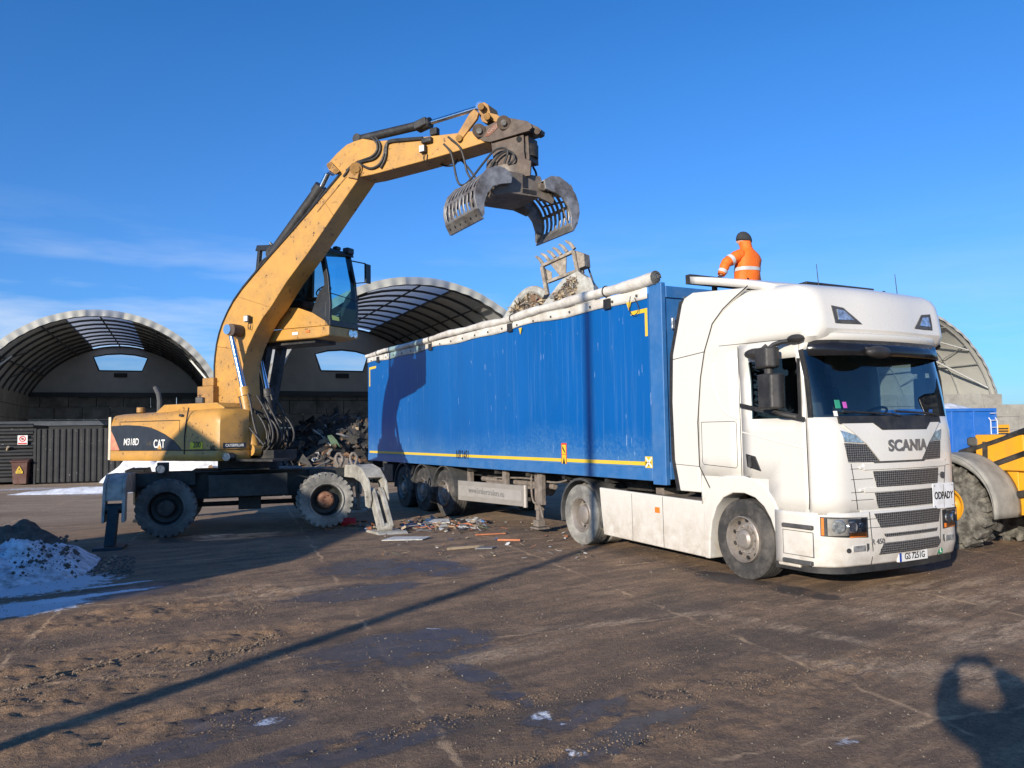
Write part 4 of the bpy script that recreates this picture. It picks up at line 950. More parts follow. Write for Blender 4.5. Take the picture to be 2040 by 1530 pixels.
# running gear
mb = MB()
for y in (.75, 1.8): mb.bx(t2(SF+1.2, y-.06, .92), t2(SR-.3, y+.06, ZB-.035))
for k in range(9): mb.bx(t2(SF+1.6+k*1.3, .12, 1.06), t2(SF+1.7+k*1.3, 2.43, ZB-.04))
for k in range(3): mb.cyl(t2(10.89+1.31*k, .2, .53), t2(10.89+1.31*k, 2.35, .53), .07, n=12)
mb.build('chassis_frame', DARK, trailer)
mb = MB(); mb.cyl(t2(6.6, .42, .88), t2(9.6, .42, .90), .055, n=10); mb.cyl(t2(6.9, .5, .80), t2(8.0, .5, .80), .12, n=14); mb.cyl(t2(8.3, .5, .80), t2(9.4, .5, .80), .12, n=14)
for s in (6.65, 8.05, 9.7): mb.bx(t2(s, .16, .55), t2(s+.16, .24, 1.16))
mb.tube([t2(5.9, .3, 1.05), t2(6.4, .3, .95), t2(7.2, .28, 1.02), t2(8.8, .28, .96)], .018, 6, smooth=2); mb.tube([t2(5.2, .3, 1.1), t2(5.6, .25, .9), t2(5.9, .3, 1.05)], .02, 6, smooth=2); mb.build('air_tank', MUD, trailer)
sa, za = tside(905, 985); sb, zb = tside(1043, 990)
ALP = mat('aluminium_guard', (.44, .41, .37), .5, metal=.35, var=.1, dirt=((.28, .24, .2), .6, 3))
s1, ztr = tside(1040, 968); _, zbr = tside(1040, 1010); s0, ztl = tside(908, 957); _, zbl = tside(908, 996)
mb = MB(); mb.prism([t2(s1, .05, ztr), t2(s0, .05, ztl), t2(s0, .05, zbl), t2(s1, .05, zbr)], (0, .03, 0)); gd = mb.build('side_guard', ALP, trailer, bevel=.01)
mb = MB(); zt_, zb_ = (ztr+ztl)/2, (zbr+zbl)/2; mb.prism([t2(s1+.12, .046, ztr-.10), t2(s0-.04, .046, ztl-.10), t2(s0-.04, .046, zbl+.10), t2(s1+.12, .046, zbr+.10)], (0, .003, 0)); mb.build('guard_panel', mat('guard_inner', (.33, .31, .285), .6, var=.1), gd)
mb = MB(); mb.cyl(t2(s1, .07, zbr-.01), t2(s1, .07, ztr+.01), .045, n=14); mb.build('guard_end', ALP, gd)
text('guard_lettering', 'www.krakertrailers.eu', .17, mat('guard_ink', (.17, .165, .16), .6), gd, frame(t2((s0+s1)/2+.12, .043, (zt_+zb_)/2+.01), (1, 0, 0), (0, 0, 1)), sx=1.06)
for y in (.30, 2.25):
    s, _ = tside(1075, 1000, .3); mb = MB(); mb.bx(t2(s-.07, y-.07, .42), t2(s+.07, y+.07, 1.15)); mb.bx(t2(s-.055, y-.055, .12), t2(s+.055, y+.055, .45)); mb.box(t2(s, y, .09), (.30, .26, .035)); mb.box(t2(s, y-.02, .18), (.20, .16, .12)); mb.beam(t2(s, y, .5), t2(s+.5, y+.2, 1.1), .05, .05); lg = mb.build('landing_leg', MUD, trailer, bevel=.01)
    mb = MB(); mb.tube([t2(s+.12, y-.1, 1.1), t2(s+.10, y-.12, .75), t2(s+.02, y-.12, .55), t2(s-.16, y-.1, .58), t2(s-.25, y-.08, .3)], .02, 6, smooth=2); mb.build('leg_pipe', MUD, lg)
bs, bz = tside(765, 955); mb = MB(); mb.bx(t2(14.35, .06, .62), t2(15.05, .45, 1.10)); mb.build('tool_box', BLK, trailer, bevel=.02)
mb = MB(); mb.bx(t2(SR-.10, .10, .50), t2(SR-.02, 2.45, .64)); mb.bx(t2(SR-.25, .05, .95), t2(SR-.02, .35, 1.15)); mb.bx(t2(SR-.08, .7, .6), t2(SR-.03, .8, 1.1)); mb.bx(t2(SR-.08, 1.7, .6), t2(SR-.03, 1.8, 1.1)); mb.build('rear_bumper', DARK, trailer)
tw = None
for k in range(3):
    for sd in (0, 1):
        loc = t2(10.89+1.31*k, .05+.19 if not sd else 2.55-.24, .53)
        if tw is None: tw = lorry_wheel(trailer, loc, .535, .38, 'front', RUB); q = tw
        else: q = copy_tree(tw, trailer); q.location = loc
        q.rotation_euler.z = math.pi*sd
    for y0, y1 in ((.03, .46), (2.09, 2.52)):
        mb = MB(); sC = 10.89+1.31*k; A = [R_(-5+i*(190/12)) for i in range(13)]; A = [a for a in A]
        o_ = [t2(sC-.645*math.cos(a), y0, .55+.62*math.sin(a)) for a in A]; i_ = [t2(sC-.615*math.cos(a), y0, .55+.59*math.sin(a)) for a in A]
        mb.prism(o_+i_[::-1], (0, y1-y0, 0)); mb.build('mudguard', GREYP, trailer, smooth=40)
# the load heaped inside the box
WASTE = mat('mixed_waste', (.11, .085, .06), .9, var=.6, vs=4, dirt=((.28, .24, .19), .8, 3), bump=(8, 1, .08))
mb = MB(); mb.grid(lambda u, v: t2(SF+.10+u*(SR-SF-.2), .06+v*2.43, 3.28+.25*(float(fbm(np.array(u*22), np.array(v*5), 3))-.5)-.3*max(0, u-.55)), 60, 12)
mo = mb.build('waste_load', WASTE, None, smooth=0); mo.parent = None; mo.matrix_world = Matrix.Translation(trailer.location) @ Matrix.Rotation(TROT, 4, 'Z')
tag(mo, 'brown mixed waste filling the blue trailer up to just below its rim', 'waste', kind='stuff')
# ------------------------------------------------------------------ wheeled material excavator: local x along the upper structure (towards the boom), y to its left, z up
EC = Vector((-5.62, 16.81, 0)); EANG = R_(-28.4)
EHD = Vector((math.cos(EANG), math.sin(EANG), 0)); ENL = Vector((-math.sin(EANG), math.cos(EANG), 0))
exc = empty('wheeled_excavator', EC, EANG)
tag(exc, 'yellow wheeled excavator with a raised cab and a grey sorting grab on its boom', 'excavator')
def ex(px, py, yl=0): P = onplane(px, py, EC+ENL*yl, ENL); return Vector(((P-EC).dot(EHD), yl, P.z))
def exs(l, yl): return [ex(x, y, yl) for x, y in l]
CATY = mat('machine_yellow', (.54, .28, .058), .45, var=.07, vs=3, dirt=((.28, .17, .07), .55, 2.2), chips=((.09, .045, .028), .60, 13), bump=(26, .06, .003), coat=.1)
CATD = mat('machine_yellow_rusty', (.40, .21, .055), .55, var=.15, vs=4, dirt=((.16, .09, .05), .75, 3.0), chips=((.07, .04, .028), .58, 9), bump=(24, .15, .004))
CATU = mat('grimy_shaded_yellow', (.17, .085, .03), .6, var=.2, vs=3, dirt=((.10, .06, .04), .8, 3.0), chips=((.05, .03, .02), .58, 8))  # underside yellow: shade put into the colour on top of the grime
CREAM = mat('cream_paint', (.70, .62, .48), .5, var=.08, dirt=((.4, .3, .2), .5, 5))
NAVY = mat('dark_decal', (.022, .028, .038), .4, var=.2, chips=((.4, .36, .3), .70, 16))
BRN = mat('brown_attachment', (.085, .060, .045), .6, metal=.15, var=.25, vs=6, dirt=((.17, .13, .10), .6, 4), bump=(30, .3, .004))
# upper structure: near flank, chamfered front corner, curved counterweight at the rear
def plan(ins=0):
    xr, w = -3.05, 1.25-ins
    pts = [(xr+.03+ins, -w+.50), (xr+.06+ins, -w+.15), (xr+.17+ins*.6, -w)]
    pts += [(-.2, -w), (.40-ins*.5, -w), (.50-ins*.6, -w+.04), (.61-ins, -w+.36), (.66-ins, -w+.63)]
    pts += [(.60-ins, -.50), (.20, -.50), (.20, .34), (-.75-ins, .36), (-.85-ins, w), (xr+.17+ins*.6, w), (xr+.06+ins, w-.15), (xr+.03+ins, w-.50), (xr+ins, 0)]
    return pts
def loft(rows, cap=True, m=0):
    mb = MB(); rs = [[(x, y, z+dz*(x)) for x, y in plan(i_)] for z, i_, dz in rows]; n = len(rs[0])
    for a, b in zip(rs, rs[1:]):
        for j in range(n): mb.add([a[j], a[(j+1) % n], b[(j+1) % n], b[j]], [(0, 1, 2, 3)], m)
    if cap: mb.add(rs[-1], [tuple(range(n))], m); mb.add(rs[0], [tuple(range(n-1, -1, -1))], m)
    return mb
hs_ = loft([(1.66, 0, 0), (2.2, .01, 0), (2.36, .05, .01), (2.44, .12, .015), (2.485, .26, .02)]).build('engine_housing', CATY, exc, smooth=42)
loft([(1.43, .03, 0), (1.47, 0, 0), (1.63, 0, 0), (1.655, .02, 0)]).build('lower_skirt', CATY, exc, smooth=42)
mb = MB(); mb.prism([(-1.62, -1.05, 2.45), (-1.36, -1.05, 2.60), (.20, -1.05, 2.60), (.38, -1.0, 2.50), (.38, -1.0, 2.40), (-1.62, -1.05, 2.40)], (0, .68, 0)); mb.build('engine_cover', CATY, hs_, bevel=.05, seg=3)
mb = MB(); mb.prism([(.16, -1.0, 2.60), (.44, -.95, 2.44), (.52, -.9, 2.1), (.1, -.9, 2.1)], (0, .40, 0)); mb.build('front_cover', CATD, hs_, bevel=.05, seg=3)
mb = MB(); mb.prism([(-2.97, -1.06, 1.46), (-2.97, -1.06, 2.2), (-2.84, -1.04, 2.42), (-2.76, -1.10, 2.42), (-2.80, -1.16, 2.2), (-2.80, -1.16, 1.46)], (-.0, .0, 0)); mb = MB()
for a, b, z0, z1 in (((-3.022, -.76), (-2.992, -1.098), 1.45, 2.34), ((-2.992, -1.098), (-2.882, -1.246), 1.45, 2.36), ((-2.884, -1.2465), (-2.80, -1.2505), 1.45, 2.37)):
    dx, dy = b[1]-a[1], -(b[0]-a[0]); l_ = math.hypot(dx, dy); ox, oy = dx/l_*.008, dy/l_*.008
    mb.prism([(a[0]+ox, a[1]+oy, z0), (b[0]+ox, b[1]+oy, z0), (b[0]+ox*.3, b[1]+oy*.3, z1), (a[0]+ox*.3, a[1]+oy*.3, z1)], (-ox, -oy, 0))
mb.build('rear_corner', CREAM, hs_, smooth=40)
def hp(px, py, d=-1.256): return ex(px, py, d)
mb = MB(); pl = [(222, 849), (250, 847), (277, 848), (296, 851), (310, 856), (328, 865), (345, 877), (355, 888), (362, 897), (300, 897.5), (222, 897)]
mb.prism([hp(*q, -1.258) for q in pl], (0, .012, 0)); dc = mb.build('side_decal', NAVY, exc, smooth=0)
mb = MB(); mb.prism([hp(*q, -1.259) for q in [(221, 858), (228, 872), (238, 897), (221, 897)]], (0, .012, 0)); mb.build('rear_reflector', mat('faded_red', (.55, .19, .14), .5, dirt=((.55, .35, .15), .9, 6)), hs_, smooth=0)
def htext(name, body, px, py, h, m, par, y=-1.262, **k):
    p = ex(px, py, y); return text(name, body, h, m, par, frame(p, (1, 0, 0), (0, 0, 1)), **k)
htext('model_lettering', 'M318D', 261, 881, .20, WHT, dc, shear=.15, sx=.82, bold=.002)
htext('maker_lettering', 'CAT', 317, 885, .24, WHT, dc, sx=.74, bold=.004)
mb = MB(); mb.prism([hp(313, 895, -1.266), hp(322, 895, -1.266), hp(317.5, 886, -1.266)], (0, .003, 0)); mb.build('lettering_triangle', CATY, dc, smooth=0)
mb = MB(); a, b = hp(292, 878), hp(301, 888); mb.bx((a.x, -1.263, a.z), (b.x, -1.25, b.z)); mb.build('latch', BLK, dc, bevel=.008)
mb = MB(); a, b = hp(379, 881), hp(403, 894); mb.bx((a.x, -1.259, a.z), (b.x, -1.25, b.z)); yp = mb.build('number_sticker', mat('sticker_yellow', (.70, .58, .02), .5), exc)
htext('number_lettering', '200', 392, 886.5, .17, INK, yp, y=-1.262, sx=.85, bold=.003)
htext('number_lettering', '660', 423, 892, .12, INK, hs_, y=-1.258, sx=.7)
fr_ = Vector((.82, .57, 0)).normalized(); mb = MB(); c0 = Vector((.525, -1.12, 1.735)); nn = Vector((.945, -.325, 0)).normalized()
xd = Vector((.325, .945, 0)).normalized()
mb.prism([c0+nn*.016+xd*a+Vector((0, 0, b)) for a, b in ((-.03, -.05), (.44, -.05), (.44, .05), (-.03, .05))], -nn*.012); np_ = mb.build('name_plate', NAVY, exc)
text('plate_lettering', 'CATERPILLAR', .075, WHT, np_, frame(c0+nn*.018+xd*.205, xd, (0, 0, 1)), sx=.82, bold=.002)
mb = MB(); a = hp(356, 828); mb.bx((a.x-.0, -1.256, a.z-.02), (a.x+.1, -1.23, a.z+.03)); mb.build('door_lock', BLK, hs_, bevel=.005)
mb = MB(); pz = [hp(*q, -1.2535) for q in ((376, 812), (371, 840), (367.5, 870), (367, 905))]; mb.tube([(p.x, -1.252, p.z) for p in pz], .014, 6); mb.tube([(-2.5, -1.25, 2.18), (-2.5, -1.2515, 2.26), (-.62, -1.2515, 2.26), (-.62, -1.25, 2.02)], .005, 6); mb.tube([(-2.9, -1.0, 1.652), (-2.55, -1.24, 1.652), (.42, -1.246, 1.652), (.63, -.85, 1.652)], .012, 6); mb.build('panel_gap', INK, hs_, smooth=0)
mb = MB(); p = ex(456, 910, -1.05); mb.sph((p.x+.05, p.y, p.z), .10, 16, 0, (1.4, .9, .8)); wl = mb.build('work_lamp', BLK, exc)
mb = MB(); mb.cyl((p.x+.03, p.y-.06, p.z), (p.x+.07, p.y-.13, p.z), .075, n=16); mb.build('lamp_lens', LAMP, wl)
mb = MB(); p = ex(318, 790, -.5); q = ex(313, 773, -.5); mb.tube([(p.x, -.5, 2.45), (p.x, -.5, p.z), (q.x-.06, -.5, q.z+.02)], .055, 10, smooth=1); mb.build('exhaust_pipe', GREYP, exc)
mb = MB(); p = ex(399, 803, -.95); mb.box((p.x, -.95, 2.66), (.16, .14, .13), Matrix.Rotation(.5, 3, 'Z')); mb.build('rear_lamp', GREYP, exc, bevel=.02)
mb = MB(); p = ex(281, 806, -.8); mb.cyl((p.x, -.8, 2.46), (p.x, -.8, 2.58), .09, n=12); mb.build('filler_cap', CATD, exc, bevel=.02)
# slew deck, boom foot
mb = MB(); mb.bx((.2, -.33, 1.44), (1.05, .33, 1.62)); mb.cyl((0, 0, 1.14), (0, 0, 1.43), .62, n=32); mb.bx((.3, -1.0, 1.42), (1.7, -.4, 1.46)); mb.build('slew_ring', DARK, exc)
mb = MB()
for y in (-.40, .34): mb.prism([(.15, y, 1.5), (.72, y, 1.5), (.70, y, 1.75), (.52, y, 2.0), (.25, y, 2.05)], (0, .06, 0))
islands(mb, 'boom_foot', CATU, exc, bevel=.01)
mb = MB()
for i in range(9):
    y = -.36+.09*i; x = .55+.08*math.sin(i*2.1); mb.tube([(x-.1, y, 2.5+.25*math.sin(i*1.7)), (x+.22, y, 2.25+.1*math.sin(i)), (x+.34+.1*math.sin(i*3), y+.05, 1.9), (x+.20, y, 1.62), (x-.05, y, 1.55)], .022, 8, smooth=2)
islands(mb, 'foot_hose', BLK, exc)
mb = MB(); p0, p1 = ex(415, 782, -.1), ex(437, 752, -.1); mb.bx((p0.x, -.4, 2.6), (p1.x+.15, .3, 3.0)); mb.bx((p0.x+.1, -.35, 3.0), (p1.x+.1, .1, 3.18)); mb.build('hydraulic_box', CATD, exc, bevel=.02)
# boom
bL = [(500, 905), (462, 850), (430, 790), (427, 755), (427, 720), (429, 695), (433, 675), (438, 655), (446, 635), (457, 612), (470, 590), (492, 562), (520, 530), (560, 485), (600, 440), (640, 392), (680, 345), (694, 333), (706, 328), (716, 333), (720, 345)]
bR = [(718, 350), (692, 388), (664, 429), (637, 469), (610, 508), (570, 562), (539, 612), (523, 633), (509, 658), (493, 692), (485, 719), (482, 745), (484, 787), (488, 825), (496, 875)]
BW = .245
mb = MB(); mb.prism(exs(bL+bR, -BW), (0, 2*BW, 0)); boom = mb.build('boom', CATY, exc, bevel=.018, smooth=30)
# extra plate under the boom, its colour darkened for shade as well as grime
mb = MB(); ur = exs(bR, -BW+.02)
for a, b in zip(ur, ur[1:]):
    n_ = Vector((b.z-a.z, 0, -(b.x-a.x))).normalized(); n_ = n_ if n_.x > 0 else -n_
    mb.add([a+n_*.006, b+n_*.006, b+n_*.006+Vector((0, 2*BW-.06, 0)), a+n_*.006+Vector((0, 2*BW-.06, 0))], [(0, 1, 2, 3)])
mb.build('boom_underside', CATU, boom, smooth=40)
mb = MB(); ur = exs([(430, 800), (427, 755), (427, 720), (433, 675), (446, 635), (470, 590), (520, 530), (600, 440), (680, 345)], -BW-.01); mb.tube(ur, .018, 6, smooth=1); mb.tube([p+Vector((-.02, .06, .05)) for p in ur], .03, 8, smooth=1); mb.tube([p+Vector((-.05, .16, .07)) for p in ur], .03, 8, smooth=1); mb.tube(exs([(555, 500), (520, 520), (508, 545), (500, 560), (490, 565)], -.1), .025, 8, smooth=2); mb.build('boom_hose', BLK, boom)
mb = MB(); mb.cyl(ex(709, 336, -.34), ex(709, 336, .34)+Vector((0, 0, 0)), .12, n=20); mb.cyl(ex(709, 336, -.36), ex(709, 336, -.33), .07, n=16); mb.prism(exs([(690, 352), (702, 330), (717, 330), (712, 356)], -.31), (0, .035, 0)); mb.build('boom_pin', CATD, boom)
mb = MB()
for pts in ([(640, 392), (664, 429)], [(470, 590), (539, 612)], [(430, 690), (492, 700)]): mb.tube(exs(pts, -BW-.001), .007, 6)
mb.tube(exs([(702, 345), (690, 352), (640, 412), (632, 422)], -BW-.002), .016, 6); islands(mb, 'weld_seam', CATD, boom)
# lift cylinders
def ram(name, foot, neck, pin, rb, rr, mbar, parent, hose=True):
    mb = MB(); foot, neck, pin = Vector(foot), Vector(neck), Vector(pin); mb.cyl(foot, neck, rb, n=20); d = (pin-foot).normalized(); mb.cyl(neck-d*.16, neck+d*.02, rb*1.22, n=20); mb.cyl(foot-Vector((0, .1, 0)), foot+Vector((0, .1, 0)), rb*1.1, n=16)
    o = mb.build(name, mbar, parent); mb = MB(); mb.cyl(neck, pin, rr, n=18); mb.cyl(pin-Vector((0, .1, 0)), pin+Vector((0, .1, 0)), rr*1.7, n=18); r_ = mb.build('rod', CHROME, o)
    if hose:
        mb = MB(); sd = Vector((rb*1.15, -.03, 0)); mb.tube([neck-d*.1+sd, neck-d*.3+sd*1.2, foot+d*.5+sd*1.3, foot+d*.15+sd*2.2], .022, 8, smooth=2); mb.tube([neck-d*.1-sd*.3+Vector((0, -rb, 0)), foot+d*.6+Vector((.02, -rb*1.2, 0)), foot+d*.1+sd*3], .02, 8, smooth=2); mb.build('hose', BLK, o)
    return o
lc = ram('lift_cylinder', ex(506, 896, -.46), ex(485, 775, -.46), ex(459, 657, -.46), .115, .062, CATY, exc)
mb = MB(); p = ex(459, 657, -.53); mb.cyl(p, p+Vector((0, .25, 0)), .13, n=20); mb.build('lift_pin', BRN, boom)
ram('lift_cylinder', ex(548, 885, .46), ex(532, 778, .46), ex(512, 690, .46), .105, .06, BLK, exc)
# stick cylinder on the back of the boom
ram('stick_cylinder', ex(545, 505, .02), ex(640, 373, .02), ex(657, 338, .02), .12, .06, BLK, exc, False)
mb = MB(); mb.tube([ex(645, 378, -.15), ex(600, 440, -.18), ex(560, 495, -.16)], .022, 8); mb.build('cylinder_pipe', BLK, boom)
# stick
sp_ = [(653, 325), (655, 334), (662, 341), (671, 346), (690, 349), (713, 353), (740, 348), (774, 339), (830, 324), (894, 306), (971, 282), (960, 262), (947, 260), (900, 266), (848, 272), (800, 276.5), (749, 281), (735, 278), (722, 276), (706, 281), (690, 288), (670, 306)]
SW = .24
mb = MB(); mb.prism(exs(sp_, -SW), (0, 2*SW, 0)); stick = mb.build('stick', CATY, exc, bevel=.014, smooth=30)
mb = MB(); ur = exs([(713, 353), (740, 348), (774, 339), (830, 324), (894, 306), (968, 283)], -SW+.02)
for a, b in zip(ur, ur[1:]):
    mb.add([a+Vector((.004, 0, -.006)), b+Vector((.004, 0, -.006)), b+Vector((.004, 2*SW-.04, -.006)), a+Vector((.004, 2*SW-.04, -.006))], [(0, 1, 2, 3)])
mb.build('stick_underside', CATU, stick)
mb = MB(); mb.prism(exs([(651, 326), (658, 322), (676, 341), (668, 347), (655, 338)], -.30), (0, .05, 0)); mb.prism(exs([(651, 326), (658, 322), (676, 341), (668, 347), (655, 338)], .25), (0, .05, 0))
for q in ((656, 330), (668, 341)): mb.cyl(ex(*q, -.33), ex(*q, .3), .05, n=14)
mb.build('stick_lug', CATD, stick)
mb = MB()
for pts in ([(740, 274), (752, 285), (752, 300), (742, 312), (725, 318), (708, 324), (690, 340)], [(748, 274), (758, 286), (757, 303), (746, 317), (722, 322), (700, 330), (684, 352)], [(842, 276), (800, 280), (775, 282), (767, 290), (765, 312), (755, 330), (738, 337), (722, 330), (712, 322)], [(842, 274), (800, 277), (775, 279), (770, 288), (769, 315), (758, 335)]):
    mb.tube(exs(pts, -.275), .022, 8, smooth=2)
islands(mb, 'stick_hose', BLK, stick)
mb = MB(); mb.box(ex(851, 280, -.28), (.22, .1, .10)); mb.box(ex(866, 263, -.1), (.16, .12, .14)); mb.build('hose_block', DARK, stick, bevel=.02)
for par, px, py, y in ((boom, 493, 635, -.33), (stick, 843, 297, -.29)):
    p = ex(px, py, y); mb = MB(); mb.box(p, (.13, .08, .14)); w_ = mb.build('work_lamp', BLK, exc, bevel=.015); mb = MB(); mb.box(p+Vector((-.005, -.045, .0)), (.10, .012, .11)); mb.build('lamp_lens', mat('lamp_white', (.8, .8, .78), .25), w_); mb = MB(); mb.tube([p+Vector((.03, .01, -.05)), p+Vector((-.03, .035, -.18)), p+Vector((.05, .035, -.24)), p+Vector((.07, .03, -.1))], .008, 6, smooth=2); mb.build('lamp_cable', BLK, w_)
# bucket cylinder and linkage
ram('bucket_cylinder', ex(716, 278, 0), ex(856, 245, 0), ex(960, 213, 0), .085, .045, BLK, exc, False)
mb = MB(); mb.box(ex(842, 249, 0), (.3, .24, .16), Matrix.Rotation(-.2, 3, 'Y')); mb.build('cylinder_head', BLK, exc, bevel=.03)
for y in (-.27, .21):
    mb = MB(); mb.prism(exs([(908, 271), (913, 263), (935, 226), (944, 217), (953, 224), (950, 236), (920, 276), (914, 281)], y), (0, .06, 0)); mb.build('rocker_arm', CATD, exc, bevel=.01)
mb = MB(); mb.prism(exs([(952, 214), (956, 206), (964, 203), (972, 208), (976, 222), (978, 236), (970, 246), (960, 242), (955, 230)], -.17), (0, .34, 0)); mb.prism(exs([(966, 222), (990, 228), (1006, 240), (1000, 248), (980, 240), (966, 238)], -.17), (0, .34, 0))
for q in ((958, 212), (914, 275), (970, 232)): mb.cyl(ex(*q, -.32), ex(*q, .30), .06, n=16)
mb.build('tilt_link', CATD, exc, bevel=.01)
# quick coupler, tilt body
mb = MB(); cp = [(946, 262), (950, 253), (972, 250), (985, 243), (1003, 236), (1012, 234), (1050, 241), (1058, 247), (1060, 254), (1052, 261), (977, 283), (962, 281), (950, 273)]
mb.prism(exs(cp, -.27), (0, .06, 0)); mb.prism(exs(cp, .21), (0, .06, 0)); mb.prism(exs([(960, 262), (1050, 246), (1052, 259), (977, 281)], -.22), (0, .44, 0)); mb.prism(exs([(1052, 244), (1070, 252), (1078, 258), (1077, 266), (1070, 270), (1052, 266)], -.08), (0, .16, 0)); mb.prism(exs([(975, 279), (1054, 257), (1055, 260), (977, 282.5)], -.30), (0, .05, 0))
for q, r in (((954, 260), .12), ((1003, 244), .12), ((1070, 262), .05)): mb.cyl(ex(*q, -.34), ex(*q, .33), r, n=20)
qc = mb.build('quick_coupler', BRN, exc, bevel=.008)
mb = MB()
for q in ((954, 260), (1003, 244)): mb.cyl(ex(*q, -.37), ex(*q, -.33), .05, n=14)
islands(mb, 'coupler_pin', STEEL, qc)
a, b = ex(984, 257, -.274), ex(1000, 250, -.274)
mb = MB(); c_ = ex(982, 257, -.278); mb.lathe([(.001, 0), (.145, 0), (.15, .004)], (c_.x, c_.y, c_.z), (0, 1, 0), 24)
for i, v in enumerate(mb.V): mb.V[i] = (c_.x+(v[0]-c_.x)*1.0+(v[2]-c_.z)*.35, v[1], c_.z+(v[2]-c_.z)*.62+(v[0]-c_.x)*.45)
em = mb.build('maker_emblem', mat('emblem_rust', (.20, .08, .05), .6), qc)
text('emblem_lettering', 'Geith', .11, mat('emblem_ink', (.36, .25, .19), .6), qc, frame(c_+Vector((0, -.006, 0)), (1, 0, .45), (0, 0, 1)), shear=.2, ext=.003)
mb = MB(); lw = [(978, 284), (1043, 268), (1044, 300), (1046, 316), (1058, 320), (1056, 350), (1040, 352), (1010, 346), (975, 348), (968, 335), (970, 318), (982, 316)]
mb.prism(exs(lw, -.24), (0, .04, 0)); mb.prism(exs(lw, .20), (0, .04, 0)); mb.prism(exs([(990, 284), (1052, 268), (1055, 318), (1000, 330), (990, 315)], -.18), (0, .36, 0)); tb = mb.build('tilt_body', BRN, exc, bevel=.01)
p = ex(1040, 262, -.2); mb = MB(); mb.cyl(ex(984, 328, -.30), ex(984, 328, -.1), .06, n=14); mb.cyl(ex(1034, 277, -.27), ex(1034, 277, -.22), .05, n=14); mb.cyl(ex(1050, 292, .0), ex(1050, 316, .0), .20, n=18); islands(mb, 'tilt_motor', DARK, tb)
mb = MB()
for pts, y in (([(884, 287), (897, 300), (903, 320), (908, 350), (914, 368), (925, 370), (940, 355), (965, 322), (985, 298), (1003, 294), (1014, 300), (1005, 325)], -.34), ([(893, 273), (915, 290), (924, 312), (930, 345), (943, 362), (958, 360), (975, 338), (990, 312), (1008, 300), (1022, 303), (1026, 318), (1012, 328)], -.32), ([(872, 322), (885, 331), (905, 330), (912, 318)], .1), ([(912, 312), (930, 330), (950, 358)], .15), ([(1062, 333), (1069, 345), (1068, 362), (1061, 378)], .25)):
    mb.tube(exs(pts, y), .020, 8, smooth=3)
islands(mb, 'grab_hose', BLK, exc)
# sorting grab
GC = Vector((6.43, 0, 0)); oa = Vector((.53, .848, 0)); wa = Vector((.848, -.53, 0))
def gp_(o, w, z): return GC+oa*o+wa*w+Vector((0, 0, z))
GR = mat('grab_steel', (.33, .32, .31), .45, metal=.45, var=.3, vs=8, dirt=((.10, .075, .06), .9, 3.2), bump=(35, .35, .004))
mb = MB(); mb.cyl(gp_(0, 0, 6.42), gp_(0, 0, 6.56), .34, n=28); mb.cyl(gp_(0, 0, 6.36), gp_(0, 0, 6.42), .38, n=28)
for w in (-.46, .40): mb.prism([gp_(o, w, z) for o, z in ((-.34, 6.36), (.34, 6.36), (.40, 6.18), (.62, 5.98), (.58, 5.90), (.30, 5.98), (-.30, 5.98), (-.58, 5.90), (-.62, 5.98), (-.40, 6.18))], wa*.06)
mb.prism([gp_(o, -.40, z) for o, z in ((-.32, 6.30), (.32, 6.30), (.42, 6.04), (.30, 5.98), (-.30, 5.98), (-.42, 6.04))], wa*.80)
for o in (-.36, .36): mb.cyl(gp_(o, -.52, 6.17), gp_(o, .52, 6.17), .075, n=16)
grab = mb.build('sorting_grab', mat('grab_housing', (.15, .125, .105), .6, metal=.2, var=.3, vs=6, dirt=((.28, .23, .18), .6, 4), bump=(30, .35, .004)), exc, bevel=.008)
mb = MB(); mb.box(gp_(.02, .465, 6.22), (.10, .012, .22), Matrix.Rotation(math.atan2(oa.y, oa.x), 3, 'Z')); mb.build('grab_slot', INK, grab)
p_ = gp_(.1, .467, 6.05); mb = MB(); mb.box(p_, (.26, .012, .07), Matrix.Rotation(math.atan2(oa.y, oa.x), 3, 'Z')); mb.build('grab_plate', DARK, grab)
prof_ = [(.30, 6.24), (.45, 6.33), (.62, 6.34), (.80, 6.25), (.95, 6.08), (1.02, 5.90), (1.03, 5.74), (.99, 5.58), (.90, 5.42)]
def sampl(t):
    k = min(int(t*(len(prof_)-1)), len(prof_)-2); f = t*(len(prof_)-1)-k; a, b = prof_[k], prof_[k+1]; return a[0]+(b[0]-a[0])*f, a[1]+(b[1]-a[1])*f
HWG = .60
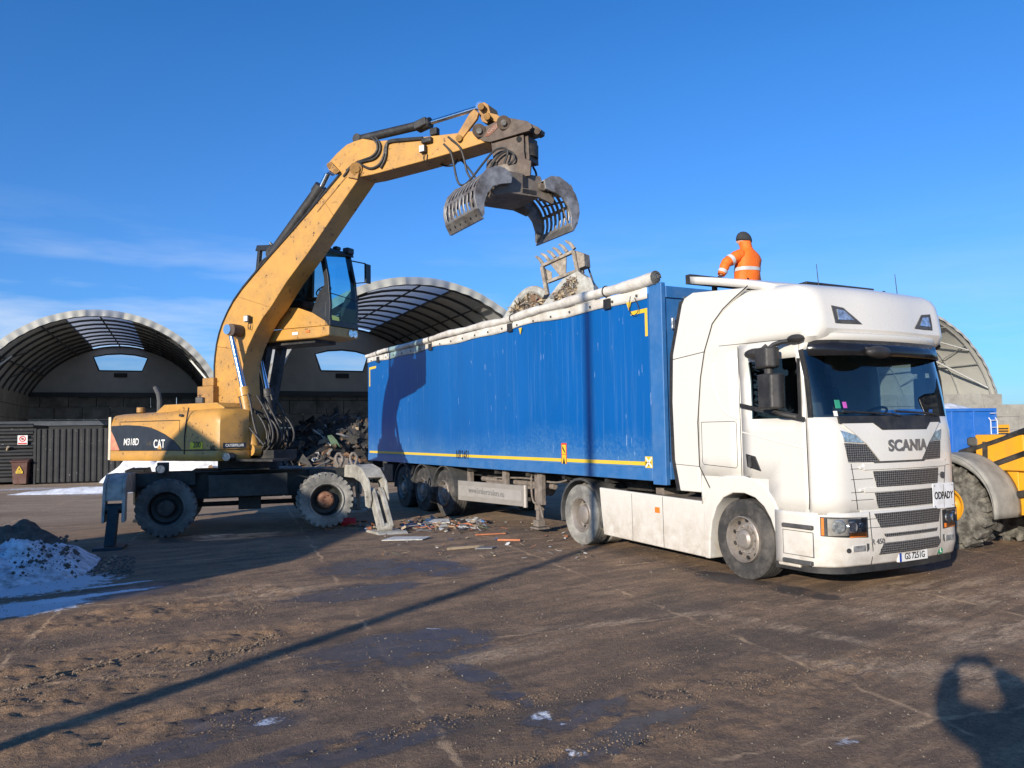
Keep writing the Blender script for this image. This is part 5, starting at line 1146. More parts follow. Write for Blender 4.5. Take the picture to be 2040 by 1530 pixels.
for sg_ in (-1, 1):
    mb = MB(); nr = 8; ncol = 8; bars = 2*ncol+1
    ts = [.0, .18, .36, .41, .58, .63, .80, 1.0]           # solid, slots, bar, slots, blade
    solid_rows = [True, True, False, True, False, True, True]
    if True: ts = [.0, .36, .58, .62, .84, .87, .87, 1.0]; solid_rows = [True, False, True, False, True, True, True]
    for ri in range(7):
        if ts[ri+1]-ts[ri] < 1e-6: continue
        sub = 4
        for ci in range(bars):
            if not solid_rows[ri] and ci % 2 == 1: continue
            w0, w1 = -HWG+2*HWG*ci/bars, -HWG+2*HWG*(ci+1)/bars
            for q in range(sub):
                ta, tb_ = ts[ri]+(ts[ri+1]-ts[ri])*q/sub, ts[ri]+(ts[ri+1]-ts[ri])*(q+1)/sub
                (o0, z0), (o1, z1) = sampl(ta), sampl(tb_)
                mb.add([gp_(sg_*o0, w0, z0), gp_(sg_*o0, w1, z0), gp_(sg_*o1, w1, z1), gp_(sg_*o1, w0, z1)], [(0, 1, 2, 3)])
    sh = mb.build('grab_shell', GR, exc, smooth=40, solid=.012, fixn=True)
    mb = MB()
    for w in (-HWG-.02, HWG-.025):
        o_ = [(sg_*(o+.012), z+.012) for o, z in prof_]; inn = [(sg_*o, z) for o, z in ((.86, 5.50), (.86, 5.68), (.80, 5.86), (.68, 6.00), (.52, 6.06), (.34, 6.10))]
        mb.prism([gp_(o, w, z) for o, z in o_+inn], wa*.045)
    islands(mb, 'shell_side', GR, sh, bevel=.006)
    mb = MB(); (o0, z0), (o1, z1) = sampl(.875), sampl(1.0); dn = Vector((z1-z0, 0, -(o1-o0)))
    mb.prism([gp_(sg_*(o0+.014), -HWG-.02, z0), gp_(sg_*(o1+.014), -HWG-.02, z1), gp_(sg_*(o1-.03), -HWG-.02, z1), gp_(sg_*(o0-.03), -HWG-.02, z0)], wa*(2*HWG+.04))
    
    for i in range(6):
        w = -HWG+.1+i*.2; om, zm = sampl(.94); mb.cyl(gp_(sg_*(om+.006), w, zm), gp_(sg_*(om+.026), w, zm), .022, n=10, m=1)
    mb.build('cutting_edge', [STEEL, DARK], sh)
mb = MB(); mb.cyl(gp_(.40, .30, 6.02), gp_(.80, .46, 6.16), .06, n=14); mb.cyl(gp_(.70, .42, 6.12), gp_(.95, .5, 6.2), .09, n=14); mb.build('grab_cylinder', GR, grab)
mb = MB(); mb.tube([gp_(.7, -.1, 6.0), gp_(.85, .2, 6.02), gp_(.92, .45, 6.0)], .018, 6); mb.tube([gp_(.9, .3, 5.9), gp_(.95, .35, 5.65), gp_(.98, .38, 5.55)], .012, 6); mb.tube([gp_(.9, .5, 5.85), gp_(.92, .53, 5.6)], .012, 6); mb.build('caught_stick', MUD, grab)
# raised cab on its riser
CF, CRr, Y0, Y1 = 1.90, .10, .36, 1.27
mb = MB()
mb.prism([(-.35, Y0-.02, 3.95), (1.62, Y0-.02, 3.94), (1.92, Y0-.02, 3.97), (1.92, Y0-.02, 4.18), (-.35, Y0-.02, 4.20)], (0, Y1-Y0+.04, 0)); cabf = mb.build('cab_floor', CATY, exc, bevel=.03, seg=3)
mb = MB(); sd = [(-.30, 4.21), (1.88, 4.185), (1.84, 4.26), (1.45, 4.48), (1.05, 4.62), (.55, 4.68), (-.30, 4.70)]
mb.prism([(x, Y0, z) for x, z in sd], (0, .03, 0)); mb.prism([(x, Y1-.03, z) for x, z in sd], (0, .03, 0)); cs_ = mb.build('cab_side_panel', CATY, exc, bevel=.008)
CABK = mat('cab_frame_black', (.016, .017, .019), .4, var=.2)
mb = MB()
def fz(x): return 5.80+.115*(1.9-x)
for y in (Y0, Y1-.07):
    mb.prism([(1.90, y, 4.18), (1.94, y, 4.6), (1.88, y, 5.2), (1.74, y, 5.80), (1.62, y, 5.80), (1.76, y, 5.2), (1.82, y, 4.6), (1.78, y, 4.18)], (0, .07, 0))
    mb.beam((.62, y+.035, 4.6), (.66, y+.035, 5.92), .08, .07); mb.beam((-.28, y+.035, 4.6), (-.10, y+.035, 6.0), .10, .07)
    mb.prism([(1.80, y+.005, 4.28), (1.42, y+.005, 4.50), (1.62, y+.005, 4.9), (1.84, y+.005, 5.1)], (0, .05, 0))
mb.prism([(1.80, Y0-.02, 5.78), (1.78, Y0-.02, 5.86), (1.0, Y0-.02, 6.0), (-.15, Y0-.02, 6.12), (-.20, Y0-.02, 6.0), (.9, Y0-.02, 5.92)], (0, Y1-Y0+.04, 0))
mb.beam((1.90, Y0, 4.24), (1.90, Y1, 4.24), .07, .12); mb.beam((1.92, Y0, 4.86), (1.93, Y1, 4.80), .02, .02)
cabb = mb.build('cab_frame', CABK, exc, bevel=.012)
mb = MB(); mb.prism([(-.30, Y0+.02, 4.7), (-.12, Y0+.02, 6.0), (-.09, Y0+.02, 6.0), (-.27, Y0+.02, 4.7)], (0, Y1-Y0-.04, 0)); mb.build('cab_rear_wall', CABK, cabb)
mb = MB(); mb.tube([(-.35, 1.0, 5.1), (-.42, 1.0, 6.05), (-.36, 1.0, 6.13), (-.1, 1.0, 6.14)], .02, 8); mb.tube([(-.1, .9, 6.1), (-.25, .9, 6.25), (-.3, .88, 6.3)], .03, 8); mb.build('cab_rail', CABK, cabb)
CG = glass('cab_glass', (.35, .78, .95), .01, 1.0)
mb = MB()
for za, xa, zb, xb in ((4.30, 1.915, 4.6, 1.935), (4.6, 1.935, 5.2, 1.875), (5.2, 1.875, 5.78, 1.74)): mb.add([(xa, Y0+.07, za), (xa, Y1-.07, za), (xb, Y1-.07, zb), (xb, Y0+.07, zb)], [(0, 1, 2, 3)])
mb.build('cab_windscreen', CG, cabb, smooth=0)
CGS = glass('cab_side_glass', (.62, .78, .80), .02, 1.0)
for y in (Y0+.035, Y1-.035):
    mb = MB(); mb.add([(-.22, y, 4.70), (.62, y, 4.66), (.65, y, 5.92), (-.10, y, 6.0)], [(0, 1, 2, 3)]); mb.add([(.66, y, 4.66), (1.05, y, 4.62), (1.42, y, 4.5), (1.62, y, 4.9), (1.80, y, 5.1), (1.66, y, 5.80), (.68, y, 5.92)], [tuple(range(7))]); mb.build('cab_side_glass', CGS, cabb, smooth=0)
SEAT = mat('seat_cloth', (.03, .03, .032), .85, var=.3, vs=10, dirt=((.12, .13, .12), .5, 5))
mb = MB(); mb.box((.72, .82, 4.75), (.5, .48, .16)); mb.box((.50, .82, 5.15), (.16, .46, .72), Matrix.Rotation(-.15, 3, 'Y')); mb.box((.46, .82, 5.62), (.10, .24, .18)); mb.box((.75, .56, 4.92), (.4, .08, .1)); mb.box((.75, 1.08, 4.92), (.4, .08, .1)); mb.box((.70, .82, 4.45), (.4, .4, .5)); mb.build('cab_seat', SEAT, cabb, bevel=.04, seg=3)
mb = MB(); c_ = Vector((1.35, .82, 5.02)); a_ = Vector((0, 1, 0)); b_ = Vector((.75, 0, .5)).normalized(); mb.tube([c_+(a_*math.cos(q)+b_*math.sin(q))*.17 for q in [i/18*2*math.pi for i in range(19)]], .014, 6); mb.beam(c_-a_*.16, c_+a_*.16, .04, .015); mb.beam((1.55, .82, 4.2), c_, .08, .10); mb.box((1.1, .5, 4.98), (.06, .05, .16)); mb.box((1.1, 1.12, 4.98), (.06, .05, .16)); mb.build('steering_column', CABK, cabb)
mb = MB(); mb.tube([(1.72, 1.24, 5.72), (1.98, 1.45, 5.66), (2.02, 1.46, 5.62)], .016, 6); mb.tube([(1.88, 1.24, 5.20), (2.02, 1.46, 5.24)], .014, 6); mb.box((2.03, 1.47, 5.43), (.05, .17, .42)); mb.build('cab_mirror', CABK, cabb, bevel=.02)
mb = MB(); mb.box((1.76, 1.15, 5.90), (.16, .22, .14)); mb.box((1.74, .8, 5.90), (.12, .16, .08)); mb.build('roof_lamp', CABK, cabb, bevel=.03)
mb = MB()
for y in (1.02, 1.15): mb.cyl((1.90, y, 4.07), (1.945, y, 4.07), .075, n=18)
islands(mb, 'cab_lamp', LAMP, cabf)
mb = MB(); mb.box((1.0, Y0-.03, 4.07), (.16, .012, .06)); mb.build('cab_sticker', WHT, cabf); mb = MB(); mb.box((1.35, Y0-.03, 4.09), (.10, .012, .05)); mb.build('cab_reflector', AMB, cabf)
mb = MB(); mb.beam((-.5, .62, 2.2), (-.10, .62, 3.95), .16, .2); mb.beam((-.5, 1.05, 2.2), (-.10, 1.05, 3.95), .16, .2); mb.bx((-.3, .5, 3.87), (1.4, 1.15, 3.95)); mb.build('cab_riser', DARK, exc)
# ---- undercarriage frame, heading differs from the upper structure
UA = R_(18.4)-EANG
uc = Matrix.Rotation(UA, 4, 'Z')
def up(e, m, z): return uc @ Vector((e, -m, z))              # e along chassis, m towards the camera side
def uprism(mb, pts, vec, m=0): mb.prism([up(*p) for p in pts], uc.to_3x3() @ Vector((vec[0], -vec[1], vec[2])), m)
def ubox(mb, a, b, m=0): uprism(mb, [(a[0], a[1], a[2]), (b[0], a[1], a[2]), (b[0], a[1], b[2]), (a[0], a[1], b[2])], (0, b[1]-a[1], 0), m)
UCM = mat('undercarriage_black', (.016, .018, .018), .5, metal=.15, var=.4, dirt=((.075, .08, .07), .55, 2.5), bump=(25, .25, .004))
mb = MB(); uprism(mb, [(-2.3, -.55, 1.20), (1.9, -.55, 1.20), (1.9, -.55, .95), (1.2, -.55, .66), (-.9, -.55, .66), (-1.6, -.55, .85), (-2.3, -.55, .85)], (0, 1.1, 0)); ubox(mb, (-2.25, .55, .95), (-1.0, .75, 1.22)); ubox(mb, (-.75, .55, .72), (.75, 1.05, 1.16)); ubox(mb, (-.75, -1.05, .72), (.75, -.55, 1.16)); ubox(mb, (-1.1, -.8, 1.20), (1.1, .8, 1.235)); ubox(mb, (1.2, .55, .95), (1.95, .72, 1.22))
for e in (-1.5, 1.48): mb.cyl(up(e, -1.0, .54), up(e, 1.0, .54), .13, n=14)
mb.cyl(up(-1.4, 0.1, .52), up(1.4, .1, .52), .05, n=10); ubox(mb, (-.2, -.15, .40), (.25, .35, .66)); ubox(mb, (-.5, .75, 1.236), (.4, 1.15, 1.27))
mb.build('undercarriage', UCM, exc, bevel=.012)
mb = MB(); mb.cyl(up(-1.62, .72, 1.30), up(-1.62, .98, 1.30), .10, n=16); ubox(mb, (-1.7, .6, 1.2), (-1.5, .85, 1.42)); mb.build('travel_lamp', UCM, exc); mb = MB(); mb.cyl(up(-1.62, .98, 1.30), up(-1.62, 1.0, 1.30), .075, n=16); mb.build('lamp_lens', LAMP, exc)
RUBG = mat('greyish_tyre_rubber', (.095, .092, .085), .9, var=.3, vs=5, dirt=((.24, .23, .205), .9, 2.2), bump=(30, .4, .006))
def dig_wheel(name, matt, hubm):
    mb = MB(); f = -.20
    mb.lathe([(.335, f+.02), (.32, f), (.30, f+.01), (.285, f+.10), (.27, f+.17), (.18, f+.19), (.175, f+.10), (.16, f+.03), (.13, f+.0), (.001, f-.005)], (0, 0, 0), (0, 1, 0), 36, [0, 0, 0, 0, 0, 1, 1, 1, 1, 1]); w = mb.build('wheel', [UCM, hubm], exc, smooth=30)
    mb = MB()
    for sgn in (1,): mb.lathe([(.30, f+.03), (.335, f-.012), (.35, f-.012), (.35, f+.04)], (0, 0, 0), (0, 1, 0), 36)
    mb.build('rim_ring', matt, w)
    tyre_mesh(.53, .40, .335, 'tyre', matt, w, False, 26, .03, 52); nuts(.16, .62, 8, f-.002, 'wheel_nut', hubm, w, .014); return w
HUBR = mat('rusty_hub', (.20, .085, .045), .75, var=.3, dirt=((.3, .2, .14), .6, 9))
wA = dig_wheel('wheel', RUBG, DARK); wA.location = up(-1.5, 1.06, .555); wA.rotation_euler.z = UA
wB = dig_wheel('wheel', RUBD, HUBR); wB.location = up(1.48, 1.06, .59); wB.rotation_euler.z = UA+R_(7)
for e, z in ((-1.5, .555), (1.48, .59)):
    q = copy_tree(wA, exc); q.location = up(e, -1.06, z); q.rotation_euler.z = UA+math.pi
# outriggers
OGM = mat('outrigger_grey', (.42, .40, .345), .7, metal=.1, var=.2, vs=5, dirt=((.12, .105, .085), .7, 3.5), bump=(22, .3, .005))
for sg_ in (1, -1):
    M_ = lambda l: [(e if e < 0 else e-.36+(m-.5)*.27, sg_*m, z) for e, m, z in l]
    # rear: box arm straight out and vertical leg
    mb = MB(); uprism(mb, M_([(-2.46, .55, .86), (-2.46, .55, 1.24), (-2.46, 1.70, 1.26), (-2.46, 2.02, 1.12), (-2.46, 2.16, .42), (-2.46, 1.86, .42), (-2.46, 1.78, .92)]), (.05, 0, 0)); uprism(mb, M_([(-2.14, .55, .86), (-2.14, .55, 1.24), (-2.14, 1.70, 1.26), (-2.14, 2.02, 1.12), (-2.14, 2.16, .42), (-2.14, 1.86, .42), (-2.14, 1.78, .92)]), (.05, 0, 0)); uprism(mb, M_([(-2.41, .55, 1.20), (-2.41, .55, 1.235), (-2.41, 1.70, 1.25), (-2.41, 2.0, 1.10), (-2.41, 2.06, .80), (-2.41, 2.03, .80), (-2.41, 1.92, 1.07), (-2.41, 1.68, 1.2)]), (.27, 0, 0)); g = mb.build('outrigger', OGM if sg_ > 0 else UCM, exc, bevel=.012)
    mb = MB(); uprism(mb, M_([(-2.36, 1.92, .72), (-2.36, 2.10, .72), (-2.36, 2.52, .06), (-2.36, 2.30, .06)]), (.17, 0, 0)); mb.cyl(up(-2.42, sg_*2.02, .66), up(-2.12, sg_*2.02, .66), .09, n=14); mb.build('outrigger_leg', UCM, g, bevel=.01)
    mb = MB(); uprism(mb, M_([(-2.5, 2.1, .0), (-2.5, 2.75, .0), (-2.5, 2.70, .05), (-2.5, 2.15, .05)]), (.46, 0, 0)); mb.build('outrigger_foot', UCM, g)
    # front: swan neck arm, forked knee, sloping leg
    mb = MB()
    for e in (2.22, 2.56): uprism(mb, M_([(e, .45, 1.02), (e, .45, 1.26), (e, 1.25, 1.30), (e, 1.62, 1.22), (e, 1.92, .98), (e, 2.02, .62), (e, 1.94, .45), (e, 1.78, .48), (e, 1.74, .76), (e, 1.55, .94), (e, 1.2, 1.02)]), (.045, 0, 0))
    uprism(mb, M_([(2.26, .45, 1.20), (2.26, .45, 1.255), (2.26, 1.25, 1.295), (2.26, 1.62, 1.215), (2.26, 1.82, 1.06), (2.26, 1.78, 1.03), (2.26, 1.58, 1.15), (2.26, 1.24, 1.23)]), (.31, 0, 0)); g = mb.build('outrigger', OGM, exc, bevel=.012)
    mb = MB()
    for e in (2.29, 2.46): uprism(mb, M_([(e, 1.72, .78), (e, 1.86, .86), (e, 1.98, .74), (e, 2.36, .14), (e, 2.28, .05), (e, 2.16, .06)]), (.08, 0, 0))
    mb.cyl(up(2.21, sg_*1.86, .72), up(2.63, sg_*1.86, .72), .07, n=14); mb.cyl(up(2.38, sg_*2.27, .11), up(2.66, sg_*2.27, .11), .08, n=14); mb.build('outrigger_leg', OGM, g, bevel=.01)
    mb = MB(); uprism(mb, M_([(2.14, 2.0, .0), (2.14, 2.62, .0), (2.14, 2.55, .045), (2.14, 2.05, .045)]), (.56, 0, 0)); mb.build('outrigger_foot', OGM, g)
mb = MB(); ubox(mb, (1.9, -.6, .9), (2.3, .6, 1.25)); ubox(mb, (1.75, .1, 1.22), (2.0, .75, 1.42))
for e in (1.80, 2.1): mb.tube([up(e, .75, 1.24), up(e-.08, .75, 1.42), up(e, .75, 1.55), up(e+.10, .75, 1.42), up(e+.02, .75, 1.24)], .03, 8, smooth=1)
mb.build('outrigger_bracket', MUD, exc, bevel=.01)
# ------------------------------------------------------------------ fabric sheds on concrete block walls
FABO = mat('shed_fabric_outside', (.38, .375, .34), .6, var=.05, dirt=((.40, .38, .32), .5, 1.5))
FABI = mat('shed_fabric_inside', (.46, .465, .45), .65, var=.1, vs=1.5)
FABP = mat('shed_fabric_pale_inside', (.50, .49, .44), .7, var=.06, vs=1.2)
PIPE = mat('shed_pipe', (.055, .058, .06), .5, metal=.4)
PIPEG = mat('galvanised_pipe', (.36, .36, .34), .5, metal=.4)
WPIPE = mat('pale_strut', (.72, .72, .70), .4)
CONC = mat('concrete_block', (.34, .32, .275), .9, var=.14, vs=1.2, dirt=((.20, .185, .155), .7, 1.4), bump=(14, .3, .02))
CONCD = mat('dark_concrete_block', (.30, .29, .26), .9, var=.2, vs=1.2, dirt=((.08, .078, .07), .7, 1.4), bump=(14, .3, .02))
SKYL = bpy.data.materials.new('skylight_fabric'); SKYL.use_nodes = True; t = SKYL.node_tree; b_ = t.nodes['Principled BSDF']; b_.inputs['Base Color'].default_value = (.50, .52, .54, 1); b_.inputs['Roughness'].default_value = .4
tr_ = t.nodes.new('ShaderNodeBsdfTranslucent'); tr_.inputs[0].default_value = (.62, .64, .66, 1); ms_ = t.nodes.new('ShaderNodeMixShader'); ms_.inputs[0].default_value = .55; t.links.new(b_.outputs[0], ms_.inputs[1]); t.links.new(tr_.outputs[0], ms_.inputs[2]); t.links.new(ms_.outputs[0], t.nodes['Material Output'].inputs[0])
PVC = glass('clear_pvc', (.72, .76, .80), .2, .6)
def block_wall(p, q, h, label, thick=.8, bl=1.6, bh=.8, m=None, group=None):
    p, q = Vector(p), Vector(q); d = (q-p); Ln = d.length; d = d/Ln; mb = MB(); rot = Matrix.Rotation(math.atan2(d.y, d.x), 3, 'Z'); k = 0
    z = -.02
    while z < h-.1:
        x = -(bl/2 if k % 2 else 0)
        while x < Ln-.05:
            a, b = max(0, x), min(Ln, x+bl)
            if b-a > .1:
                c = p+d*((a+b)/2); o = random.uniform(-.015, .015); mb.box((c.x-d.y*o, c.y+d.x*o, z+bh/2), (b-a-.03, thick, bh-.02), rot)
            x += bl
        z += bh; k += 1
    o = mb.build('block_wall', m or CONC, smooth=0, bevel=.02); tag(o, label, 'wall', group); return o
def shed(fr, W, L_, zf, rise, ang, label, inner, nrib, pale=False, back=True, wz=(6.35, 7.5)):
    """fr: front right foot (x,y); ang: axis angle to the left of +Y"""
    ax = Vector((-math.sin(ang), math.cos(ang), 0)); rt = Vector((math.cos(ang), math.sin(ang), 0))
    o0 = Vector((fr[0], fr[1], 0))-rt*(W/2); root = empty('fabric_shed', o0, ang); tag(root, label, 'shed')
    Rr = ((W/2)**2+rise**2)/(2*rise); cz = zf+rise-Rr; amax = math.asin((W/2)/Rr)
    if rise > W/2: amax = math.pi-amax
    def arc(u, off=0, y=0): a = (u*2-1)*amax; return Vector(((Rr+off)*math.sin(a), y, cz+(Rr+off)*math.cos(a)))
    NU = 40; u0, u1 = .375, .605
    mb = MB(); mb.grid(lambda u, v: arc(u*u0, .0, v*L_), 16, 6); mb.grid(lambda u, v: arc(u1+u*(1-u1), .0, v*L_), 16, 6); mb.build('roof_cover', FABO, root, smooth=60, fixn=False)
    mb = MB(); mb.grid(lambda u, v: arc(u*u0, -.14, v*L_), 16, 6); mb.grid(lambda u, v: arc(u1+u*(1-u1), -.14, v*L_), 16, 6); mb.build('roof_lining', inner, root, smooth=60, fixn=False)
    mb = MB(); mb.grid(lambda u, v: arc(u0+u*(u1-u0), -.02, v*L_), 10, 6); mb.build('ridge_skylight', SKYL if not pale else inner, root, smooth=60, fixn=False)
    ribm = PIPEG if pale else PIPE
    for k in range(nrib):
        mb = MB(); y = .25+k*(L_-.5)/(nrib-1); mb.tube([arc(i/24, -.20, y) for i in range(25)], .055, 8); mb.build('rib', ribm, root)
    mb = MB()
    for u in (.12, .3, .5, .7, .88): mb.tube([arc(u, -.26, .25), arc(u, -.26, L_-.25)], .04, 8)
    for u in (.06, .80):
        for k in range(0, nrib-3, 4): mb.tube([arc(u, -.25, .25+k*(L_-.5)/(nrib-1)), arc(u+.14, -.25, .25+(k+3)*(L_-.5)/(nrib-1))], .03, 6)
    islands(mb, 'purlin', ribm, root)
    if not pale:
        mb = MB(); mb.tube([arc(.99, -.35, .3), arc(.86, -.3, 2.6)], .05, 8); mb.tube([arc(.01, -.35, .3), arc(.14, -.3, 2.6)], .05, 8); islands(mb, 'brace', WPIPE, root)
    else:
        mb = MB(); mb.tube([arc(.97, -.3, .2), arc(.72, -.3, 5.5)], .07, 8); mb.tube([arc(.82, -.3, .2), arc(.60, -.3, 4.5)], .05, 8); islands(mb, 'brace', PIPEG, root)
    # gathered edge band round the mouth
    mb = MB(); n = 150
    def band(u, v): f = .06*math.sin(u*n*1.1)*(.3+.7*v)+.03*math.sin(u*n*.37); return arc(.0+u, .06-.33*v*(1 if not pale else .6), -.05-.05*v+f*.7)
    mb.grid(band, n, 4)
    for i, f in enumerate(mb.F):
        u = (i//4)/n
        if .45 < u < .58 and not pale: mb.M[i] = 1
    mb.build('edge_band', [FABO, SKYL], root, smooth=50, fixn=False)
    if back:
        mb = MB(); n = 48; cxy = (0, zf+rise*.58)
        outer = [arc(i/(n-12), -.15, L_-.1) for i in range(n-12)]+[Vector((W/2-W*(i+.5)/12, L_-.1, zf)) for i in range(12)]
        wn_ = [(-1.28, 0), (-1.62, .78), (-.85, .95), (0, 1), (.85, .95), (1.62, .78), (1.28, 0)]; wp = [Vector((x, L_-.1, wz[0]+(wz[1]-wz[0])*z)) for x, z in wn_]
        cc = Vector((0, L_-.1, (wz[0]+wz[1])/2))
        def hit(dx, dz):
            best = None
            for a, b in zip(wp, wp[1:]+wp[:1]):
                ex_, ez_ = b.x-a.x, b.z-a.z; den = dx*ez_-dz*ex_
                if abs(den) < 1e-9: continue
                t_ = ((a.x-cc.x)*ez_-(a.z-cc.z)*ex_)/den; s_ = ((a.x-cc.x)*dz-(a.z-cc.z)*dx)/den
                if t_ > 0 and -1e-6 <= s_ <= 1+1e-6: best = t_ if best is None else min(best, t_)
            return Vector((cc.x+dx*best, L_-.1, cc.z+dz*best))
        inn = [hit(p.x-cc.x, p.z-cc.z) for p in outer]; m_ = len(outer)
        mb.add(outer+inn, [(i, (i+1) % m_, m_+(i+1) % m_, m_+i) for i in range(m_)]); ew = mb.build('end_wall', inner, root, smooth=0, fixn=False, solid=.04)
        mb = MB(); mb.add(wp, [tuple(range(len(wp)))]); mb.build('end_window', PVC, ew, smooth=0); mb = MB(); mb.tube(wp+[wp[0]], .06, 6); mb.build('window_frame', PIPE, ew)
        mb = MB(); mb.bx((-.40, L_-.2, wz[0]-.42), (.40, L_-.16, wz[0]-.14)); sg_ = mb.build('name_sign', mat('sign_black', (.01, .01, .01), .5), ew); 
        mb = MB(); mb.bx((-W/2+.3, L_-.45, zf-.12), (W/2-.3, L_-.2, zf+.16)); mb.bx((-W/2+3, L_-.5, zf-.20), (W/2-.6, L_-.46, zf-.16)); mb.build('wall_beam', PIPE, root)
    return root, o0, ax, rt
ANG = R_(26)
# left and right shed, block walls under them
r1, o1, ax1, rt1 = shed((-15.1, 40.3), 10.8, 14.9, 4.75, 3.4, R_(22.8), 'arched fabric shed with dark inside, behind the black panel fence and brown bin', FABI, 10)
fr2 = Vector((-3.75, 33.4, 0))+Vector((math.cos(ANG), math.sin(ANG), 0))*6.3
r2, o2, ax2, rt2 = shed((fr2.x, fr2.y), 12.6, 15.5, 4.35, 4.2, R_(24.8), 'arched fabric shed with dark inside and a refuse heap in its mouth', FABI, 11, wz=(5.75, 7.05))
def W3(o, ax, rt, x, y): return o+rt*x+ax*y
for (o, ax, rt, W, L_, h, nm) in ((o1, ax1, rt1, 10.8, 14.9, 4.75, 'first'), (o2, ax2, rt2, 12.6, 15.5, 4.35, 'second')):
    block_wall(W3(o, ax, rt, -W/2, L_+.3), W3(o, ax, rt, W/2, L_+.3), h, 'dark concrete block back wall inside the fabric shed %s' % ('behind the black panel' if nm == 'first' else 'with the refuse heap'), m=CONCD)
    block_wall(W3(o, ax, rt, -W/2-.2, 0), W3(o, ax, rt, -W/2-.2, L_), h, 'concrete block side wall %s' % ('behind the black ribbed container, farthest from the trailer' if nm == 'first' else 'whose sunlit end shows behind the excavator boom'))
    block_wall(W3(o, ax, rt, W/2+.2, 0), W3(o, ax, rt, W/2+.2, L_), h, 'concrete block side wall %s' % ('behind the excavator engine housing' if nm == 'first' else 'hidden behind the blue trailer'))
r3, o3, ax3, rt3 = shed((32.9, 53.5), 15, 14, 3.9, 5.9, R_(14), 'pale arched fabric shed with sunlit inside, behind the white truck cab', FABP, 6, True, False)
for a, b, h, l in (((16, 51), (33.2, 53.9), 3.9, 'tall beige concrete block wall carrying the pale fabric shed'), ((27.5, 50), (33.8, 51), 3.2, 'low beige concrete block wall between the pale shed and the blue container')):
    block_wall((*a, 0), (*b, 0), h, l)
# heap of refuse in the middle shed
def rpiece(mb, c, s, nm, flat=False):
    rot = Matrix.Rotation(rng.random()*6.3, 3, 'Z') @ Matrix.Rotation(rng.random()*6.3, 3, 'X') @ Matrix.Rotation(rng.random()*6.3, 3, 'Y')
    k = rng.random()
    if flat: rot = Matrix.Rotation(rng.random()*6.3, 3, 'Z') @ Matrix.Rotation(rng.normal()*.25, 3, 'X') @ Matrix.Rotation(rng.normal()*.2, 3, 'Y')
    if k < .5:                                     # torn sheet
        a = s*(.7+.4*rng.random()); b = s*(.2+.4*rng.random()); P = [Vector((x*a*(.7+.5*rng.random()), y*b*(.7+.5*rng.random()), rng.normal()*s*.12)) for x, y in ((-1, -1), (.1, -1.1), (1, -.8), (1.1, .7), (-.2, 1.1), (-1, .8))]; P = [rot @ p+Vector(c) for p in P]; mb.add(P, [(0, 1, 4, 5), (1, 2, 3, 4)], nm)
    elif k < .85: q = rot @ Vector((s*1.3, 0, 0)); c = Vector(c); mb.tube([c-q, c+Vector((rng.normal()*s*.15, rng.normal()*s*.15, rng.normal()*s*.1)), c+q], s*.07, 5, nm)
    else: mb.box(c, (s, s*.7, s*.3), rot, nm)
LM = [mat('litter_'+n_, c_, .75, var=.25, vs=3, dirt=((.1, .085, .07), .5, 5)) for n_, c_ in (('white', (.62, .61, .57)), ('brown', (.20, .11, .06)), ('grey', (.20, .20, .20)), ('orange', (.55, .19, .08)), ('blue', (.06, .16, .36)), ('green', (.10, .18, .12)), ('tan', (.38, .29, .19)), ('black', (.03, .03, .03)))]
hc = W3(o2, ax2, rt2, -3.2, 4.2)
mb = MB(); hp_ = lambda x, y: 2.4*math.exp(-((x+.2)/3.2)**2-((y)/3.4)**2)+1.7*math.exp(-((x-4.2)/3.0)**2-((y-.5)/3.2)**2)
mb.grid(lambda u, v: Vector((hc.x-5+12*u, hc.y-5+11*v, hp_(-5+12*u, -5+11*v)*(.8+.5*float(fbm(np.array(u*17), np.array(v*15), 4)))-.05)), 60, 54, 7)
for i in range(1300):
    x, y = -4.5+10.5*rng.random(), -4.5+7*rng.random(); h = hp_(x, y)
    if h < .12: continue
    rpiece(mb, (hc.x+x, hc.y+y, h*(1.0)+.05+.12*rng.random()), .10+.32*rng.random()**2, int(rng.choice(8, p=[.03, .24, .14, .006, .004, .02, .06, .50])))
tag(mb.build('waste_heap', LM, smooth=0, fixn=False), 'tangled heap of mixed refuse in the mouth of the dark fabric shed', 'waste heap', kind='stuff')
# snow banks behind the excavator
for px, py, a, b, h, l in ((268, 962, 2.0, 1.2, 1.5, 'white snow bank behind the rear outrigger of the excavator'), (378, 962, 2.8, 1.2, 1.9, 'bright snow bank seen under the excavator between house and chassis'), (170, 984, 3.0, .7, .22, 'low strip of snow lying in front of the black corrugated panel'), (500, 990, 2.6, .5, .3, 'low snow strip behind the excavator chassis'), (470, 962, 1.6, .9, 1.3, 'small snow bank behind the slewing ring of the excavator')):
    p = gz(px, py); tag(heap('snow_bank', p.x, p.y+b, a, b, h, .15, SNOW, px*.01, .35), l, 'snow bank')
